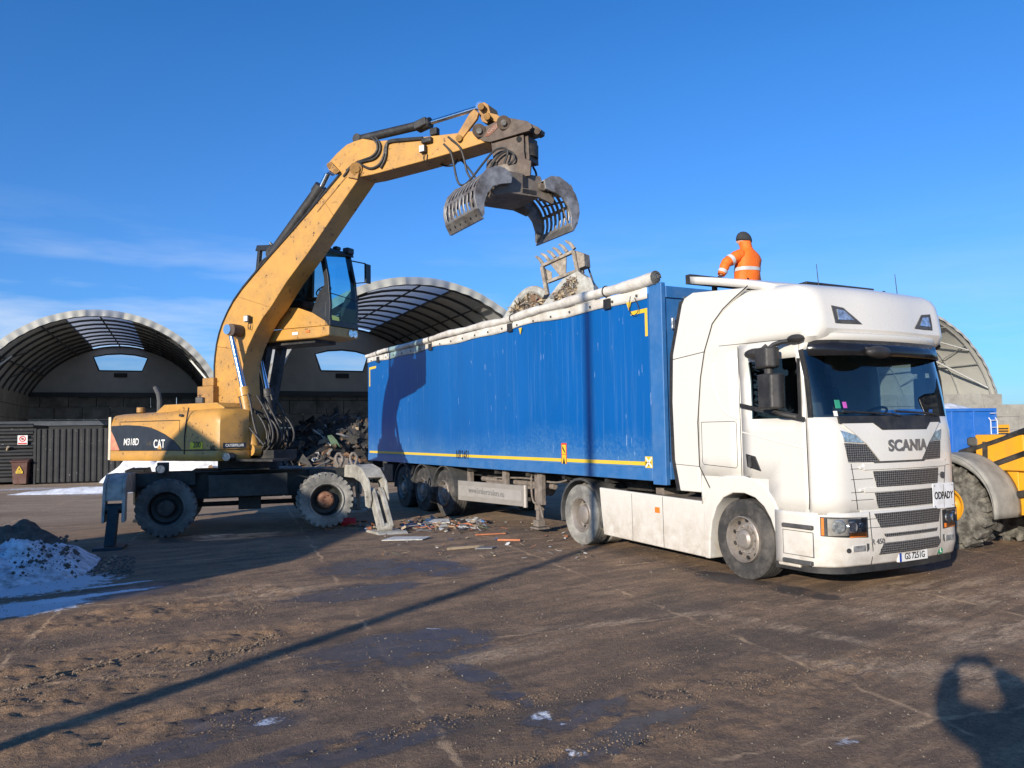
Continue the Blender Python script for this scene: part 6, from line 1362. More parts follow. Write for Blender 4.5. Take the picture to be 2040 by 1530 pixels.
# ------------------------------------------------------------------ black containers, panel, bin, broom at the left
BKST = mat('black_sheet_steel', (.010, .011, .013), .6, metal=.1, var=.4, vs=2, dirt=((.035, .034, .033), .5, 3), chips=((.30, .30, .30), .655, 9))
fd = Vector((.96, .28, 0)).normalized(); fn = Vector((fd.y, -fd.x, 0)); fa = math.atan2(fd.y, fd.x)
def fpt(px, py, Y): return gY(px, py, Y)
A = fpt(78, 962, 34.2); A.z = 0
wcon = 6.0; cr_ = empty('waste_container', A-fd*wcon*.5-fn*0+Vector((0, 0, 0)), fa); tag(cr_, 'black steel container with horizontal ribs and a red and white warning sign', 'container')
mb = MB(); mb.bx((-3, .06, .12), (2.75, 2.3, 2.55)); mb.bx((2.75, -.02, .1), (2.98, 2.3, 2.2))
for k in range(8):
    z = .3+k*.30; mb.prism([(-3, .06, z), (-3, -.03, z+.07), (-3, -.03, z+.15), (-3, .06, z+.22)], (5.74, 0, 0))
mb.build('container_body', BKST, cr_, bevel=.01)
mb = MB(); mb.box((2.65, .3, .1), (.2, .3, .2)); mb.box((-2.6, .3, .1), (.2, .3, .2)); islands(mb, 'skid', BKST, cr_)
mb = MB(); p = fpt(48.5, 876.5, 34.2); lx = (p-cr_.location).dot(fd); lz = p.z; mb.bx((lx-.19, -.055, lz-.20), (lx+.19, -.045, lz+.20)); ws_ = mb.build('warning_sign', WHT, cr_)
mb = MB(); mb.lathe([(.09, 0), (.13, 0)], (lx, -.058, lz+.05), (0, 1, 0), 24); mb.beam((lx-.08, -.058, lz+.12), (lx+.08, -.058, lz-.02), .004, .03); mb.bx((lx-.17, -.058, lz-.18), (lx+.17, -.056, lz-.12)); mb.lathe([(.0, 0), (.05, 0)], (lx, -.058, lz+.05), (0, 1, 0), 12, 1); mb.build('sign_print', [mat('sign_red', (.55, .03, .03), .5), INK], ws_)
pn = empty('panel_fence', A+Vector((0, -.25, 0)), fa); tag(pn, 'black corrugated steel panel with vertical ribs standing behind the excavator counterweight', 'fence')
mb = MB(); wl_ = 4.6; n = 19
pts = []
for k in range(n):
    x = k*wl_/n; pts += [(x, 0), (x+.08, -.05), (x+.15, -.05), (x+.19, 0)]
pts += [(wl_, 0)]
mb.add([(x, y, .08) for x, y in pts]+[(x, y, 2.36) for x, y in pts], [(i, i+1, len(pts)+i+1, len(pts)+i) for i in range(len(pts)-1)]); mb.build('corrugated_sheet', BKST, pn, smooth=0, solid=.01)
mb = MB(); mb.bx((-.08, -.06, 0), (0, .06, 2.4)); mb.bx((wl_, -.06, 0), (wl_+.08, .06, 2.4)); mb.bx((0, .02, 2.3), (wl_, .07, 2.38)); mb.bx((0, .02, .05), (wl_, .07, .12)); mb.build('panel_frame', BKST, pn)
b2 = empty('skip_container', A+fd*5.2+Vector((0, 1.6, 0)), fa); tag(b2, 'dark skip container behind the excavator chassis, mostly hidden by it', 'container'); mb = MB(); mb.bx((0, 0, .1), (5.5, 2.2, 1.75))
for k in range(9): mb.bx((.2+k*.6, -.07, .15), (.3+k*.6, 0, 1.7))
mb.build('container_body', BKST, b2, bevel=.01); mb = MB(); mb.bx((-.02, -.1, 1.75), (5.52, 2.25, 1.85)); mb.build('container_rim', BKST, b2)
# a second black box behind the first one, its lighter lid
b3 = empty('roofed_container', A+fd*(-2.4)+Vector((-.2, 3.0, 0)), fa); tag(b3, 'grey lidded container behind the black ribbed container', 'container'); mb = MB(); mb.bx((-4, 0, .1), (3.6, 2.3, 2.55)); mb.build('container_body', BKST, b3); mb = MB(); mb.prism([(-4.1, -.1, 2.56), (3.7, -.1, 2.56), (3.4, .3, 2.78), (-3.9, .3, 2.78)], (0, 2.2, 0)); mb.build('container_lid', mat('faded_lid', (.10, .105, .105), .6, dirt=((.2, .2, .19), .6, 2)), b3)
# bin
BINB = mat('bin_brown', (.115, .05, .038), .55, var=.1, dirt=((.25, .2, .17), .3, 4))
p = gz(42, 966); bn = empty('wheelie_bin', (p.x, p.y, 0), fa); tag(bn, 'brown wheelie bin with a yellow triangle notice in front of the black container', 'bin')
mb = MB()
def fr(z, w, d): return [(-w/2, -d/2, z), (w/2, -d/2, z), (w/2, d/2, z), (-w/2, d/2, z)]
a, b, c_ = fr(.05, .50, .44), fr(.92, .60, .56), fr(.98, .66, .62); mb.add(a+b+c_, [(0, 1, 5, 4), (1, 2, 6, 5), (2, 3, 7, 6), (3, 0, 4, 7), (4, 5, 9, 8), (5, 6, 10, 9), (6, 7, 11, 10), (7, 4, 8, 11), (3, 2, 1, 0), (8, 9, 10, 11)]); mb.build('bin_body', BINB, bn, bevel=.02)
mb = MB(); mb.prism([(-.35, -.36, .98), (-.35, -.36, 1.02), (-.35, .0, 1.10), (-.35, .36, 1.07), (-.35, .36, .98)], (.70, 0, 0)); mb.build('bin_lid', BINB, bn, bevel=.02)
mb = MB()
for x in (-.27, .27): mb.cyl((x-.03, .22, .11), (x+.03, .22, .11), .11, n=16)
islands(mb, 'bin_wheel', BLK, bn); mb = MB(); mb.tube([(-.3, .36, .98), (-.3, .42, 1.0), (.3, .42, 1.0), (.3, .36, .98)], .02, 8); mb.build('bin_handle', BLK, bn)
mb = MB(); mb.prism([(-.11, -.300, .62), (.11, -.300, .62), (0, -.312, .82)], (0, .012, 0)); mb.bx((-.13, -.295, .50), (.13, -.275, .60)); nt_ = mb.build('bin_notice', YEL, bn)
mb = MB(); mb.prism([(-.04, -.309, .655), (.04, -.309, .655), (0, -.315, .74)], (0, .004, 0)); mb.bx((-.10, -.299, .56), (.10, -.297, .575)); mb.bx((-.10, -.299, .525), (.08, -.297, .54)); mb.build('notice_print', INK, nt_)
p = gz(3, 960); q = fpt(25, 890, 34.0); br = empty('broom', (p.x, p.y, 0), 0); tag(br, 'thin wooden pole leaning on the black container beside the bin', 'pole'); mb = MB(); mb.cyl((0, -.3, .1), Vector((q.x-p.x, q.y-p.y-.3, q.z)), .045, n=8); mb.build('handle', mat('pale_wood', (.42, .34, .24), .7), br); mb = MB(); mb.box((0, 0, .07), (.35, .12, .14)); mb.build('broom_head', LM[7], br)
# ------------------------------------------------------------------ wheel loader behind the trailer, its grab bucket raised over the load
LOADG = mat('loader_grey', (.46, .46, .42), .65, metal=.1, var=.15, vs=4, dirt=((.20, .16, .12), .8, 3), bump=(20, .3, .006))
LOADM = mat('muddy_bucket', (.36, .31, .25), .9, var=.3, vs=9, dirt=((.10, .08, .06), .7, 5), bump=(14, .8, .03))
LY = mat('loader_yellow', (.78, .36, .015), .4, var=.06, vs=3, dirt=((.35, .20, .05), .4, 3), chips=((.12, .07, .04), .66, 9))
LP = Vector((1.45, 24.5, 0)); lwv = Vector((.80, -.60, 0)); lfv = Vector((-.60, -.80, 0))        # width axis; facing the trailer
ld = empty('wheel_loader', LP, math.atan2(lwv.y, lwv.x)); tag(ld, 'wheel loader hidden behind the trailer with its toothed grab bucket raised', 'wheel loader')
# local x = width (towards camera right), local y = away from the trailer (back along the machine)
LN_ = Vector((-lwv.y, lwv.x, 0))
def lx_(px, py, d=0): P = onplane(px, py, LP+LN_*d, LN_); return Vector(((P-LP).dot(lwv), d, P.z))
mb = MB()
def post(a, b, w=.10, d=.0, t_=.14): mb.beam(lx_(*a, d), lx_(*b, d), t_, w)
post((1080, 530), (1143, 501)); post((1091, 562), (1149, 540)); post((1080, 530), (1091, 588), .12); post((1143, 500), (1152, 545), .12); post((1153, 508), (1160, 545), .12, .25)
mb.prism([lx_(1096, 526), lx_(1128, 511), lx_(1127, 545), lx_(1114, 549)], (0, .05, 0)); mb.prism([lx_(1083, 533, .1), lx_(1099, 542, .1), lx_(1099, 560, .1), lx_(1089, 564, .1)], (0, .04, 0))
mb.prism([lx_(1147, 499), lx_(1163, 505), lx_(1165, 530), lx_(1152, 535)], (0, .35, 0)); gf = mb.build('grab_frame', LOADM, ld, bevel=.02)
mb = MB()
for (bx_, by_), (tx_, ty_) in (((1082, 527), (1067, 510.5)), ((1095, 520), (1077.5, 505)), ((1106, 513.5), (1090, 499.5)), ((1118, 508), (1101, 493.5)), ((1130, 502.5), (1113.5, 486.5)), ((1144.5, 496), (1126, 479.5))):
    a, b = lx_(bx_, by_), lx_(tx_, ty_); mid_ = (a*.45+b*.55)+Vector((.025, .0, .03)); mb.tube([a, (a+mid_)/2, mid_, (mid_+b)/2, b], [.062, .058, .05, .038, .022], 8, smooth=1)
mb.build('grab_tine', LOADM, gf)
mb = MB(); mb.prism([lx_(1150, 540, -.3), lx_(1168, 552, -.3), lx_(1176, 553, -.3), lx_(1182, 570, -.3), lx_(1185, 600, -.3), lx_(1140, 640, -.3), lx_(1060, 660, -.3), lx_(1078, 610, -.3), lx_(1100, 582, -.3), lx_(1120, 556, -.3)], (0, .06, 0)); mb.prism([lx_(1150, 540, -.3), lx_(1168, 552, -.3), lx_(1182, 570, -.3), lx_(1185, 600, -.3)], (0, .3, 0)); qa, qb = lx_(1012, 655), lx_(1185, 600); mb.prism([(qa.x, -.28, qa.z+.02), (qa.x, -.25, qa.z-.5), (qa.x, .35, qa.z-1.1), (qa.x, 1.1, qa.z-1.0), (qa.x, 1.25, qa.z)], (qb.x-qa.x, 0, 0)); bk = mb.build('bucket', LOADG, ld, bevel=.01)
mb = MB(); mb.tube([lx_(1008, 640, .1), lx_(1030, 602, .1), lx_(1046, 584, .1), lx_(1062, 576, .1), lx_(1080, 582, .1), lx_(1088, 590, .1)], .14, 10, smooth=2); mb.prism([lx_(1012, 650, .2), lx_(1040, 595, .2), lx_(1064, 582, .2), lx_(1090, 592, .2), lx_(1090, 650, .2)], (0, .5, 0)); mb.build('bucket_rim', LOADG, bk)
mb = MB()
for i in range(420):
    u, v = rng.random(), rng.random(); p = lx_(1022+66*u, 650-(66-40*abs(u-.6))*v**.7, -.12+.25*rng.random()); rpiece(mb, p, .05+.16*rng.random()**2, int(rng.choice(4, p=[.40, .12, .40, .08])))
for i in range(260):
    u, v = rng.random(), rng.random(); p = lx_(1104+44*u, 606-(66-20*abs(u-.5))*v*(.3+.7*u), -.40+.10*rng.random()); rpiece(mb, p, .04+.12*rng.random()**2, int(rng.choice(4, p=[.40, .12, .40, .08])))
mb.build('bucket_load', [LOADM, LM[1], mat('straw_waste', (.40, .31, .20), .8, var=.3, vs=5), LM[2]], bk, smooth=0, fixn=False)['kind'] = 'stuff'
mb = MB(); mb.tube([lx_(1168, 521, .5), lx_(1176, 545, .5), lx_(1185, 572, .5), lx_(1190, 580, .5), lx_(1196, 610, .5)], .03, 8); mb.tube([lx_(1170, 523, .6), lx_(1180, 560, .6), lx_(1187, 590, .6)], .02, 8); mb.build('grab_hose', BLK, gf)
mb = MB()
for x in (.1, 1.1): mb.prism([(x, .9, qa.z-.15), (x, 1.3, qa.z-.1), (x, 4.6, 3.0), (x, 4.9, 2.3), (x, 4.2, 2.2), (x, 1.6, qa.z-.9), (x, 1.0, qa.z-.8)], (.12, 0, 0))
islands(mb, 'lift_arm', LY, ld, bevel=.02)
mb = MB(); mb.prism([(.0, 3.9, .6), (0, 3.9, 2.4), (0, 5.3, 2.4), (0, 5.3, .6)], (1.3, 0, 0)); mb.prism([(-.3, 5.4, .7), (-.3, 5.4, 1.9), (-.3, 9.0, 2.0), (-.3, 9.2, .8)], (1.9, 0, 0)); mb.build('loader_body', LY, ld, bevel=.05)
mb = MB(); mb.prism([(-.15, 5.3, 1.9), (-.1, 5.4, 3.3), (-.1, 6.8, 3.3), (-.15, 6.9, 1.9)], (1.6, 0, 0)); mb.build('loader_cab', BLKG, ld, bevel=.06)
def big_wheel(parent, R, W, tm, rimc, lugs=20, q=.52):
    mb = MB(); f = -W/2; mb.lathe([(R*q, f+.06), (R*(q-.02), f+.03), (R*(q-.06), f+.04), (R*(q-.1), f+.12), (R*(q-.2), f+.14), (R*(q-.24), f+.10), (R*.12, f+.08), (.001, f+.08)], (0, 0, 0), (0, 1, 0), 36); w = mb.build('wheel', rimc, parent); tyre_mesh(R-.04, W, R*q, 'tyre', tm, w, False, lugs, .075, 56); nuts(R, q-.27, 10, f+.11, 'wheel_nut', rimc, w, .02); return w
wq = None
for x, y in ((-.45, 4.5), (1.75, 4.5), (-.45, 7.8), (1.75, 7.8)):
    if wq is None: wq = big_wheel(ld, .74, .55, RUBD, LY); o = wq
    else: o = copy_tree(wq, ld)
    o.location = (x, y, .74); o.rotation_euler.z = math.pi/2 if x > 0 else -math.pi/2
# ------------------------------------------------------------------ yellow loader at the right edge, facing away
L2 = gz(1888, 1091); lh = Vector((-.45, .893, 0)).normalized(); ll = Vector((-lh.y, lh.x, 0))     # heading, left side
R2 = .66
l2 = empty('wheel_loader', Vector((L2.x, L2.y, 0))-ll*1.0, math.atan2(lh.y, lh.x)); tag(l2, 'yellow wheel loader with big muddy tyres beside the white truck', 'wheel loader')
TYM = mat('muddy_loader_tyre', (.07, .065, .055), .92, var=.35, vs=4, dirt=((.27, .255, .22), .9, 8), bump=(20, .6, .012))
wq = None
for x, y in ((0, 1.0-.0), (0, -.95), (-2.75, 1.0), (-2.75, -.95)):
    if wq is None: wq = big_wheel(l2, R2, .46, TYM, LY, 18, .42); o = wq
    else: o = copy_tree(wq, l2)
    o.location = (x, y-.22 if y > 0 else y+.22, R2); o.rotation_euler.z = math.pi if y > 0 else 0
# fender over the front left wheel, behind it
FEN = mat('dusty_fender', (.24, .235, .215), .8, var=.2, vs=4, dirt=((.42, .40, .35), .7, 3), bump=(18, .3, .004))
mb = MB()
def fen(u, v):
    a = R_(62+u*128); r = .79+.03*u; return (r*math.cos(a), .44+.66*v, R2+r*math.sin(a))
mb.grid(fen, 22, 6); mb.grid(lambda u, v: ((.80+.02*u)*math.cos(R_(62+u*128)), 1.10, R2+(.80+.02*u-.10*v)*math.sin(R_(62+u*128))-.0), 22, 2); mb.build('fender', FEN, l2, smooth=50, solid=.02, fixn=False)
mb = MB(); mb.bx((-.8, -.42, .55), (.55, .42, 1.25)); mb.bx((-.95, -.5, 1.2), (-.2, .5, 1.75)); mb.bx((-1.5, -.35, .5), (-.8, .35, 1.0)); mb.build('front_frame', LY, l2, bevel=.02)
def lpt(px, py, d): P = onplane(px, py, l2.location+ll*d, ll); q = P-l2.location; return Vector((q.dot(lh), d, q.z))
mb = MB(); y0 = .30
up_ = [(2060, 872), (2040, 880), (1990, 898), (1940, 915), (1900, 930), (1888, 925), (1888, 912), (1912, 905), (1960, 885), (2040, 862), (2060, 857)]
mb.prism([lpt(*q, y0) for q in [(2075, 860), (2040, 870), (1985, 888), (1930, 906), (1890, 918), (1890, 935), (1930, 932), (1950, 931), (1968, 926), (2040, 901), (2075, 890)]], (0, .10, 0)); mb.prism([lpt(*q, -.55) for q in [(2075, 860), (2040, 870), (1985, 888), (1930, 906), (1890, 918), (1890, 935), (1950, 931), (2040, 901), (2075, 890)]], (0, .10, 0)); arm = mb.build('lift_arm', LY, l2, bevel=.012)
mb = MB(); mb.prism([lpt(*q, y0+.0) for q in [(2075, 905), (2040, 912), (1990, 927), (1968, 934), (1985, 950), (2000, 968), (2010, 985), (2075, 985)]], (0, .09, 0)); mb.prism([lpt(*q, y0-.1) for q in [(2075, 985), (2006, 985), (2010, 1022), (2075, 1026)]], (0, .25, 0)); mb.build('loader_frame', LY, l2, bevel=.01)
mb = MB(); mb.tube([lpt(2080, 847, y0+.16), lpt(2040, 860, y0+.16), lpt(1985, 880, y0+.16), lpt(1914, 903, y0+.16)], .055, 10); mb.tube([lpt(2080, 892, y0+.16), lpt(2040, 905, y0+.16), lpt(1973, 929, y0+.16)], .06, 10); mb.tube([lpt(2080, 978, y0+.16), lpt(2005, 990, y0+.16)], .06, 8); mb.beam(lpt(1964, 880, y0+.18), lpt(1965, 932, y0+.18), .06, .08); islands(mb, 'lift_cylinder', DARK, l2)
mb = MB(); p = lpt(1945, 880, y0+.1); mb.box(p, (.20, .22, .15)); mb.cyl(p+Vector((-.1, .02, -.02)), p+Vector((-.3, .02, -.10)), .05, n=12); mb.build('arm_light', GREYP, arm, bevel=.04)
mb = MB(); p = lpt(2022, 950, y0+.11); mb.box(p, (.08, .01, .18)); mb.build('warning_sticker', mat('sticker_red', (.45, .12, .06), .6), l2)
mb = MB(); mb.prism([(-1.6, -.75, .8), (-1.6, -.75, 1.5), (-4.0, -.75, 1.7), (-4.3, -.75, .9)], (0, 1.5, 0)); mb.build('engine_hood', LY, l2, bevel=.05); mb = MB(); mb.prism([(-1.3, -.7, 1.5), (-1.45, -.7, 3.0), (-2.6, -.7, 3.0), (-2.7, -.7, 1.6)], (0, 1.4, 0)); mb.build('loader_cab', BLKG, l2, bevel=.06)
mb = MB(); mb.prism([(1.9, -1.2, .3), (2.3, -1.2, .25), (2.5, -1.2, .7), (2.2, -1.2, 1.3), (1.95, -1.2, 1.0)], (0, 2.4, 0)); mb.build('bucket', LOADG, l2, bevel=.02)
# ------------------------------------------------------------------ blue container with ladder, yellow machine, far right
c0 = gY(1888, 815, 30); c1 = gY(1982, 815, 30.5); bc = empty('blue_container', (c0.x, c0.y, 0), math.atan2(c1.y-c0.y, c1.x-c0.x)); wdt = (c1-c0).length; tag(bc, 'blue steel container with a silver ladder, behind the yellow loader', 'container')
BC = mat('container_blue', (.018, .14, .50), .45, var=.1, vs=2, dirt=((.1, .2, .4), .4, 2))
mb = MB(); mb.bx((-2.2, 0, 0), (wdt, 2.4, c0.z))
for k in range(5): mb.bx((-1.9+k*1.0, -.05, .1), (-1.82+k*1.0, 0, c0.z-.05))
mb.bx((-2.22, -.06, c0.z-.1), (wdt+.02, 0, c0.z+.02)); mb.build('container_body', BC, bc, bevel=.012)
mb = MB(); x0 = wdt*.84
for x in (x0, x0+.30): mb.tube([(x, -.12, .3), (x, -.12, c0.z-.45), (x, -.04, c0.z-.35)], .022, 8)
for k in range(8): mb.cyl((x0, -.12, .45+k*.27), (x0+.30, -.12, .45+k*.27), .016, n=8)
mb.build('ladder', mat('bright_ladder', (.72, .73, .72), .35, metal=.2), bc)
tag(heap('snow_heap', c0.x+.5, c0.y+1.0, 1.4, .7, .22, .2, SNOW, 8, .3), 'snow lying on top of the blue container', 'snow'); COL.objects[-1].location.z = c0.z+.0
p = gY(1996, 862, 32); ym = empty('yellow_machine', (p.x, p.y, 0), .1); tag(ym, 'yellow machine marked 5 with dark louvres, partly behind the blue container', 'machine'); mb = MB(); z1 = gY(1990, 846, 32).z; mb.bx((-.9, 0, .4), (.35, 1.6, z1)); mb.bx((-.9, -.03, .3), (.4, 0, .5)); mb.build('machine_hood', LY, ym, bevel=.04)
mb = MB()
for k in range(4): mb.box((.05, -.01, z1-.16-k*.10), (.42, .05, .05))
mb.build('louvre', BLK, ym); text('hood_number', '5', .30, INK, ym, frame((-.36, -.006, z1-.24), (1, 0, 0), (0, 0, 1)), bold=.004); mb = MB(); mb.bx((-.7, .1, 0), (-.3, 1.5, .42)); mb.bx((0, .1, 0), (.3, 1.5, .42)); islands(mb, 'track', BLK, ym)
mb = MB(); p = gY(2042, 845, 60); mb.bx((p.x-.3, p.y, 0), (p.x+9, p.y+5, 3.2)); hb = mb.build('site_cabin', mat('cabin_white', (.7, .7, .68), .6), bevel=.02); tag(hb, 'white site cabin far behind the beige block walls', 'cabin')
# ------------------------------------------------------------------ litter
def litter(name, label, cat, px, py, pts, th, m, rz=0, tilt=0, z=.01):
    p = gz(px, py); mb = MB(); mb.prism([(x, y, 0) for x, y in pts], (0, 0, th)); o = mb.build(name, m, smooth=0); o.location = (p.x, p.y, gh1(p.x, p.y)+z); o.rotation_euler = (tilt, 0, rz); tag(o, label, cat)
litter('board', 'white bent board lying on the yard near the grey outrigger foot', 'board', 808, 1076, [(-.42, -.10), (.30, -.14), (.44, .12), (-.22, .20)], .015, LM[0], .1, .06, .02)
litter('plank', 'wide orange plank lying alone on the yard beyond the litter strip', 'plank', 978, 1066, [(-.30, -.06), (.28, .0), (.30, .07), (-.26, .05)], .02, LM[3], .15)
litter('stick', 'short orange stick on the yard, nearest the drive wheel of the truck', 'stick', 1014, 1078, [(-.20, -.025), (.20, -.03), (.20, .03), (-.20, .03)], .03, LM[3], -.15)
litter('cardboard', 'pale flattened cardboard among the litter under the trailer wheels', 'cardboard', 870, 1044, [(-.28, -.12), (.25, -.16), (.30, .18), (-.2, .22)], .03, LM[0], .3, .1, .04)
litter('wrapper', 'blue plastic wrapper beside the front outrigger leg', 'wrapper', 827, 1049, [(-.18, -.08), (.2, -.1), (.16, .1), (-.2, .08)], .04, LM[4], .2, .1)
litter('cardboard', 'cream cardboard sheet at the end of the litter strip nearest the truck', 'cardboard', 935, 1042, [(-.34, -.07), (.34, -.1), (.3, .12), (-.1, .18), (-.3, .06)], .025, LM[0], .2, .12, .03)
litter('plank', 'brown plank in the middle of the litter strip', 'plank', 885, 1051, [(-.6, -.05), (.6, -.02), (.6, .06), (-.6, .04)], .03, LM[3], .12)
litter('rag', 'red rag under the dusty pale excavator wheel', 'rag', 692, 1045, [(-.16, -.1), (.1, -.14), (.2, .06), (-.05, .14)], .10, mat('rag_red', (.55, .02, .03), .7), .5, .3, .02)
litter('branch', 'knotty pale branch on the open yard', 'branch', 925, 1095, [(-.30, -.05), (-.05, -.02), (.25, .02), (.35, .07), (.05, .06), (-.22, .05)], .04, LM[6], .3)
litter('rag', 'grey rag beside the pale branch', 'rag', 965, 1094, [(-.16, -.08), (.12, -.1), (.2, .05), (-.05, .09)], .02, LM[2], .1)
0 and litter('stone', 'white stone chip in the middle of the sunlit ground at the left', 'stone', 240, 1207, [(-.05, -.04), (.05, -.05), (.07, .03), (-.02, .06)], .05, LM[0])
mb = MB()
for i in range(430):
    k = rng.random(); px, py = (800+170*rng.random(), 1034+22*rng.random()+8*rng.random()) if k < .45 else ((640+140*rng.random(), 1040+18*rng.random()) if k < .6 else (760+420*rng.random(), 1040+75*rng.random()**1.3))
    p = gz(px, py); rpiece(mb, (p.x, p.y, gh1(p.x, p.y)+.02+(.07*rng.random() if k < .45 else 0)), (.04+.12*rng.random()**2) if k < .6 else .02+.035*rng.random(), int(rng.choice(8, p=[.2, .16, .14, .1, .05, .05, .25, .05])), True)
tag(mb.build('litter', LM, smooth=0, fixn=False), kind='stuff')
# ------------------------------------------------------------------ people
def skin(name, J, E, m, parent, sub=2, root=None):
    nm = list(J); me = bpy.data.meshes.new(name); me.from_pydata([Vector(J[k][0]) for k in nm], [(nm.index(a), nm.index(b)) for a, b in E], []); me.materials.append(m)
    o = bpy.data.objects.new(name, me); COL.objects.link(o); o.parent = parent; o.modifiers.new('skin', 'SKIN')
    sv = me.skin_vertices[0].data
    for i, k in enumerate(nm):
        r = J[k][1]; sv[i].radius = r if isinstance(r, tuple) else (r, r); sv[i].use_root = (k == (root or nm[0]))
    q = o.modifiers.new('sub', 'SUBSURF'); q.levels = sub; q.render_levels = sub; o.modifiers['skin'].use_smooth_shade = True; return o
SKIN = mat('skin', (.50, .27, .19), .5, var=.08)
ORG = mat('hi_vis_orange', (.95, .17, .012), .65, var=.08, vs=7, dirt=((.55, .12, .02), .25, 5), bump=(9, .7, .03))
RFL = mat('reflective_tape', (.55, .56, .56), .4, var=.1)
NVY = mat('navy_cloth', (.012, .014, .03), .8, var=.2)
HATM = mat('knit_hat', (.035, .036, .038), .9, var=.2, bump=(60, .5, .01))
GLV = mat('work_glove', (.03, .035, .05), .8)
def hand(parent, w, d, side, m, curl=.5):
    """five finger hand: w wrist, d direction of the palm, side = thumb side"""
    w, d, side = Vector(w), Vector(d).normalized(), Vector(side).normalized(); n = d.cross(side).normalized()
    J = {'wrist': (w, .032), 'palm': (w+d*.055, (.045, .022))}; E = [('wrist', 'palm')]
    for i, (o, L_) in enumerate(((.030, .068), (.010, .078), (-.011, .072), (-.030, .056))):
        a = w+d*.085+side*o; b = a+d*L_*.5+n*L_*.12*curl; c = b+d*L_*.42-n*0+n*L_*.5*curl
        J['k%d' % i] = (a, .0105); J['m%d' % i] = (b, .0095); J['t%d' % i] = (c, .0075); E += [('palm', 'k%d' % i), ('k%d' % i, 'm%d' % i), ('m%d' % i, 't%d' % i)]
    a = w+d*.03+side*.036; b = a+d*.03+side*.025+n*.01; c = b+d*.03+side*.006+n*.012; J['th0'] = (a, .013); J['th1'] = (b, .011); J['th2'] = (c, .009); E += [('palm', 'th0'), ('th0', 'th1'), ('th1', 'th2')]
    return skin('hand', J, E, m, parent, 2, 'wrist')
def head(parent, c, f, up, m, r=.098):
    """one continuous head with brow, nose, mouth, chin and ears"""
    c, f, up = Vector(c), Vector(f).normalized(), Vector(up).normalized(); l = up.cross(f)
    mb = MB(); nu, nv = 28, 24
    def pt(u, v):
        th = v*math.pi; ph = u*2*math.pi; x = math.sin(th)*math.cos(ph); y = math.sin(th)*math.sin(ph); z = math.cos(th)     # x fwd y left z up
        k = 1.0; fx = 1.0; px_, py_, pz_ = x*1.02, y*.78, z*1.22
        if z < 0: py_ *= 1-.28*z*z; px_ *= 1-.10*z*z
        if x > .2:
            w = max(0, (x-.2)/.8)
            px_ += .30*w**4*math.exp(-(y/.14)**2)*math.exp(-((z+.10)/.17)**2)           # nose
            px_ -= .07*math.exp(-((abs(y)-.32)/.13)**2)*math.exp(-((z-.10)/.10)**2)      # eye sockets
            px_ += .05*math.exp(-((z-.26)/.08)**2)*math.exp(-(y/.5)**2)                 # brow
            px_ -= .03*math.exp(-((z+.42)/.04)**2)*math.exp(-(y/.25)**2)                # mouth line
            px_ += .07*math.exp(-((z+.72)/.16)**2)*math.exp(-(y/.3)**2)                 # chin
        py_ += math.copysign(.13, y)*math.exp(-((x+.05)/.14)**2)*math.exp(-((z+.02)/.22)**2)*(abs(y) > .5)
        return c+f*px_*r+l*py_*r+up*pz_*r
    mb.grid(pt, nu, nv); return mb.build('head', m, parent, smooth=80)
# worker on the load behind the cab
wk = empty('person', (3.86, 12.74, 3.32)); tag(wk, 'person in an orange hi-vis jacket and dark knit hat, on the trailer behind the cab', 'person')
F = Vector((-.62, .78, 0)).normalized(); Lf = Vector((-F.y, F.x, 0)); Z = Vector((0, 0, 1)); WO = wk.location
def wl(px, py, Y): return gY(px, py, Y)-WO
lsh = Lf*.20+Z*1.40-F*.02; lel = wl(1447, 524, 12.50); lha = wl(1436, 549, 12.45)
J = {'pel': (Z*.95, (.15, .12)), 'chest': (Z*1.25-F*.03, (.17, .13)), 'ub': (Z*1.42-F*.03, (.16, .11)), 'neck': (Z*1.53, .06), 'nk2': (Z*1.58+F*.02, .055),
     'ls': (lsh, .075), 'le': (lel, .055), 'lw': (lha, .036), 'rs': (-Lf*.21+Z*1.34, .065), 're': (-Lf*.27+Z*1.18+F*.12, .055), 'rw': (-Lf*.18+Z*1.05+F*.36, .036),
     'lh': (Lf*.10+Z*.90, .10), 'lk': (Lf*.13+Z*.50+F*.03, .07), 'la': (Lf*.13+Z*.09, .05), 'lt': (Lf*.14+Z*.05+F*.18, .045), 'rh': (-Lf*.10+Z*.90, .10), 'rk': (-Lf*.13+Z*.50+F*.03, .07), 'ra': (-Lf*.13+Z*.09, .05), 'rt': (-Lf*.14+Z*.05+F*.18, .045)}
EB = [('pel', 'chest'), ('chest', 'ub'), ('ub', 'neck'), ('neck', 'nk2'), ('ub', 'ls'), ('ls', 'le'), ('le', 'lw'), ('ub', 'rs'), ('rs', 're'), ('re', 'rw'), ('pel', 'lh'), ('lh', 'lk'), ('lk', 'la'), ('la', 'lt'), ('pel', 'rh'), ('rh', 'rk'), ('rk', 'ra'), ('ra', 'rt')]
skin('body', {k: (v[0], (v[1][0]*.8, v[1][1]*.8) if isinstance(v[1], tuple) else v[1]*.8) for k, v in J.items()}, EB, SKIN, wk)
JT = {k: J[k] for k in ('pel', 'lh', 'lk', 'la', 'rh', 'rk', 'ra')}; skin('trousers', {k: (v[0], (v[1][0]*1.05, v[1][1]*1.05) if isinstance(v[1], tuple) else v[1]*1.15) for k, v in JT.items()}, [e for e in EB if e[0] in JT and e[1] in JT], NVY, wk)
up_l = lambda a, b, f: a+(b-a)*f
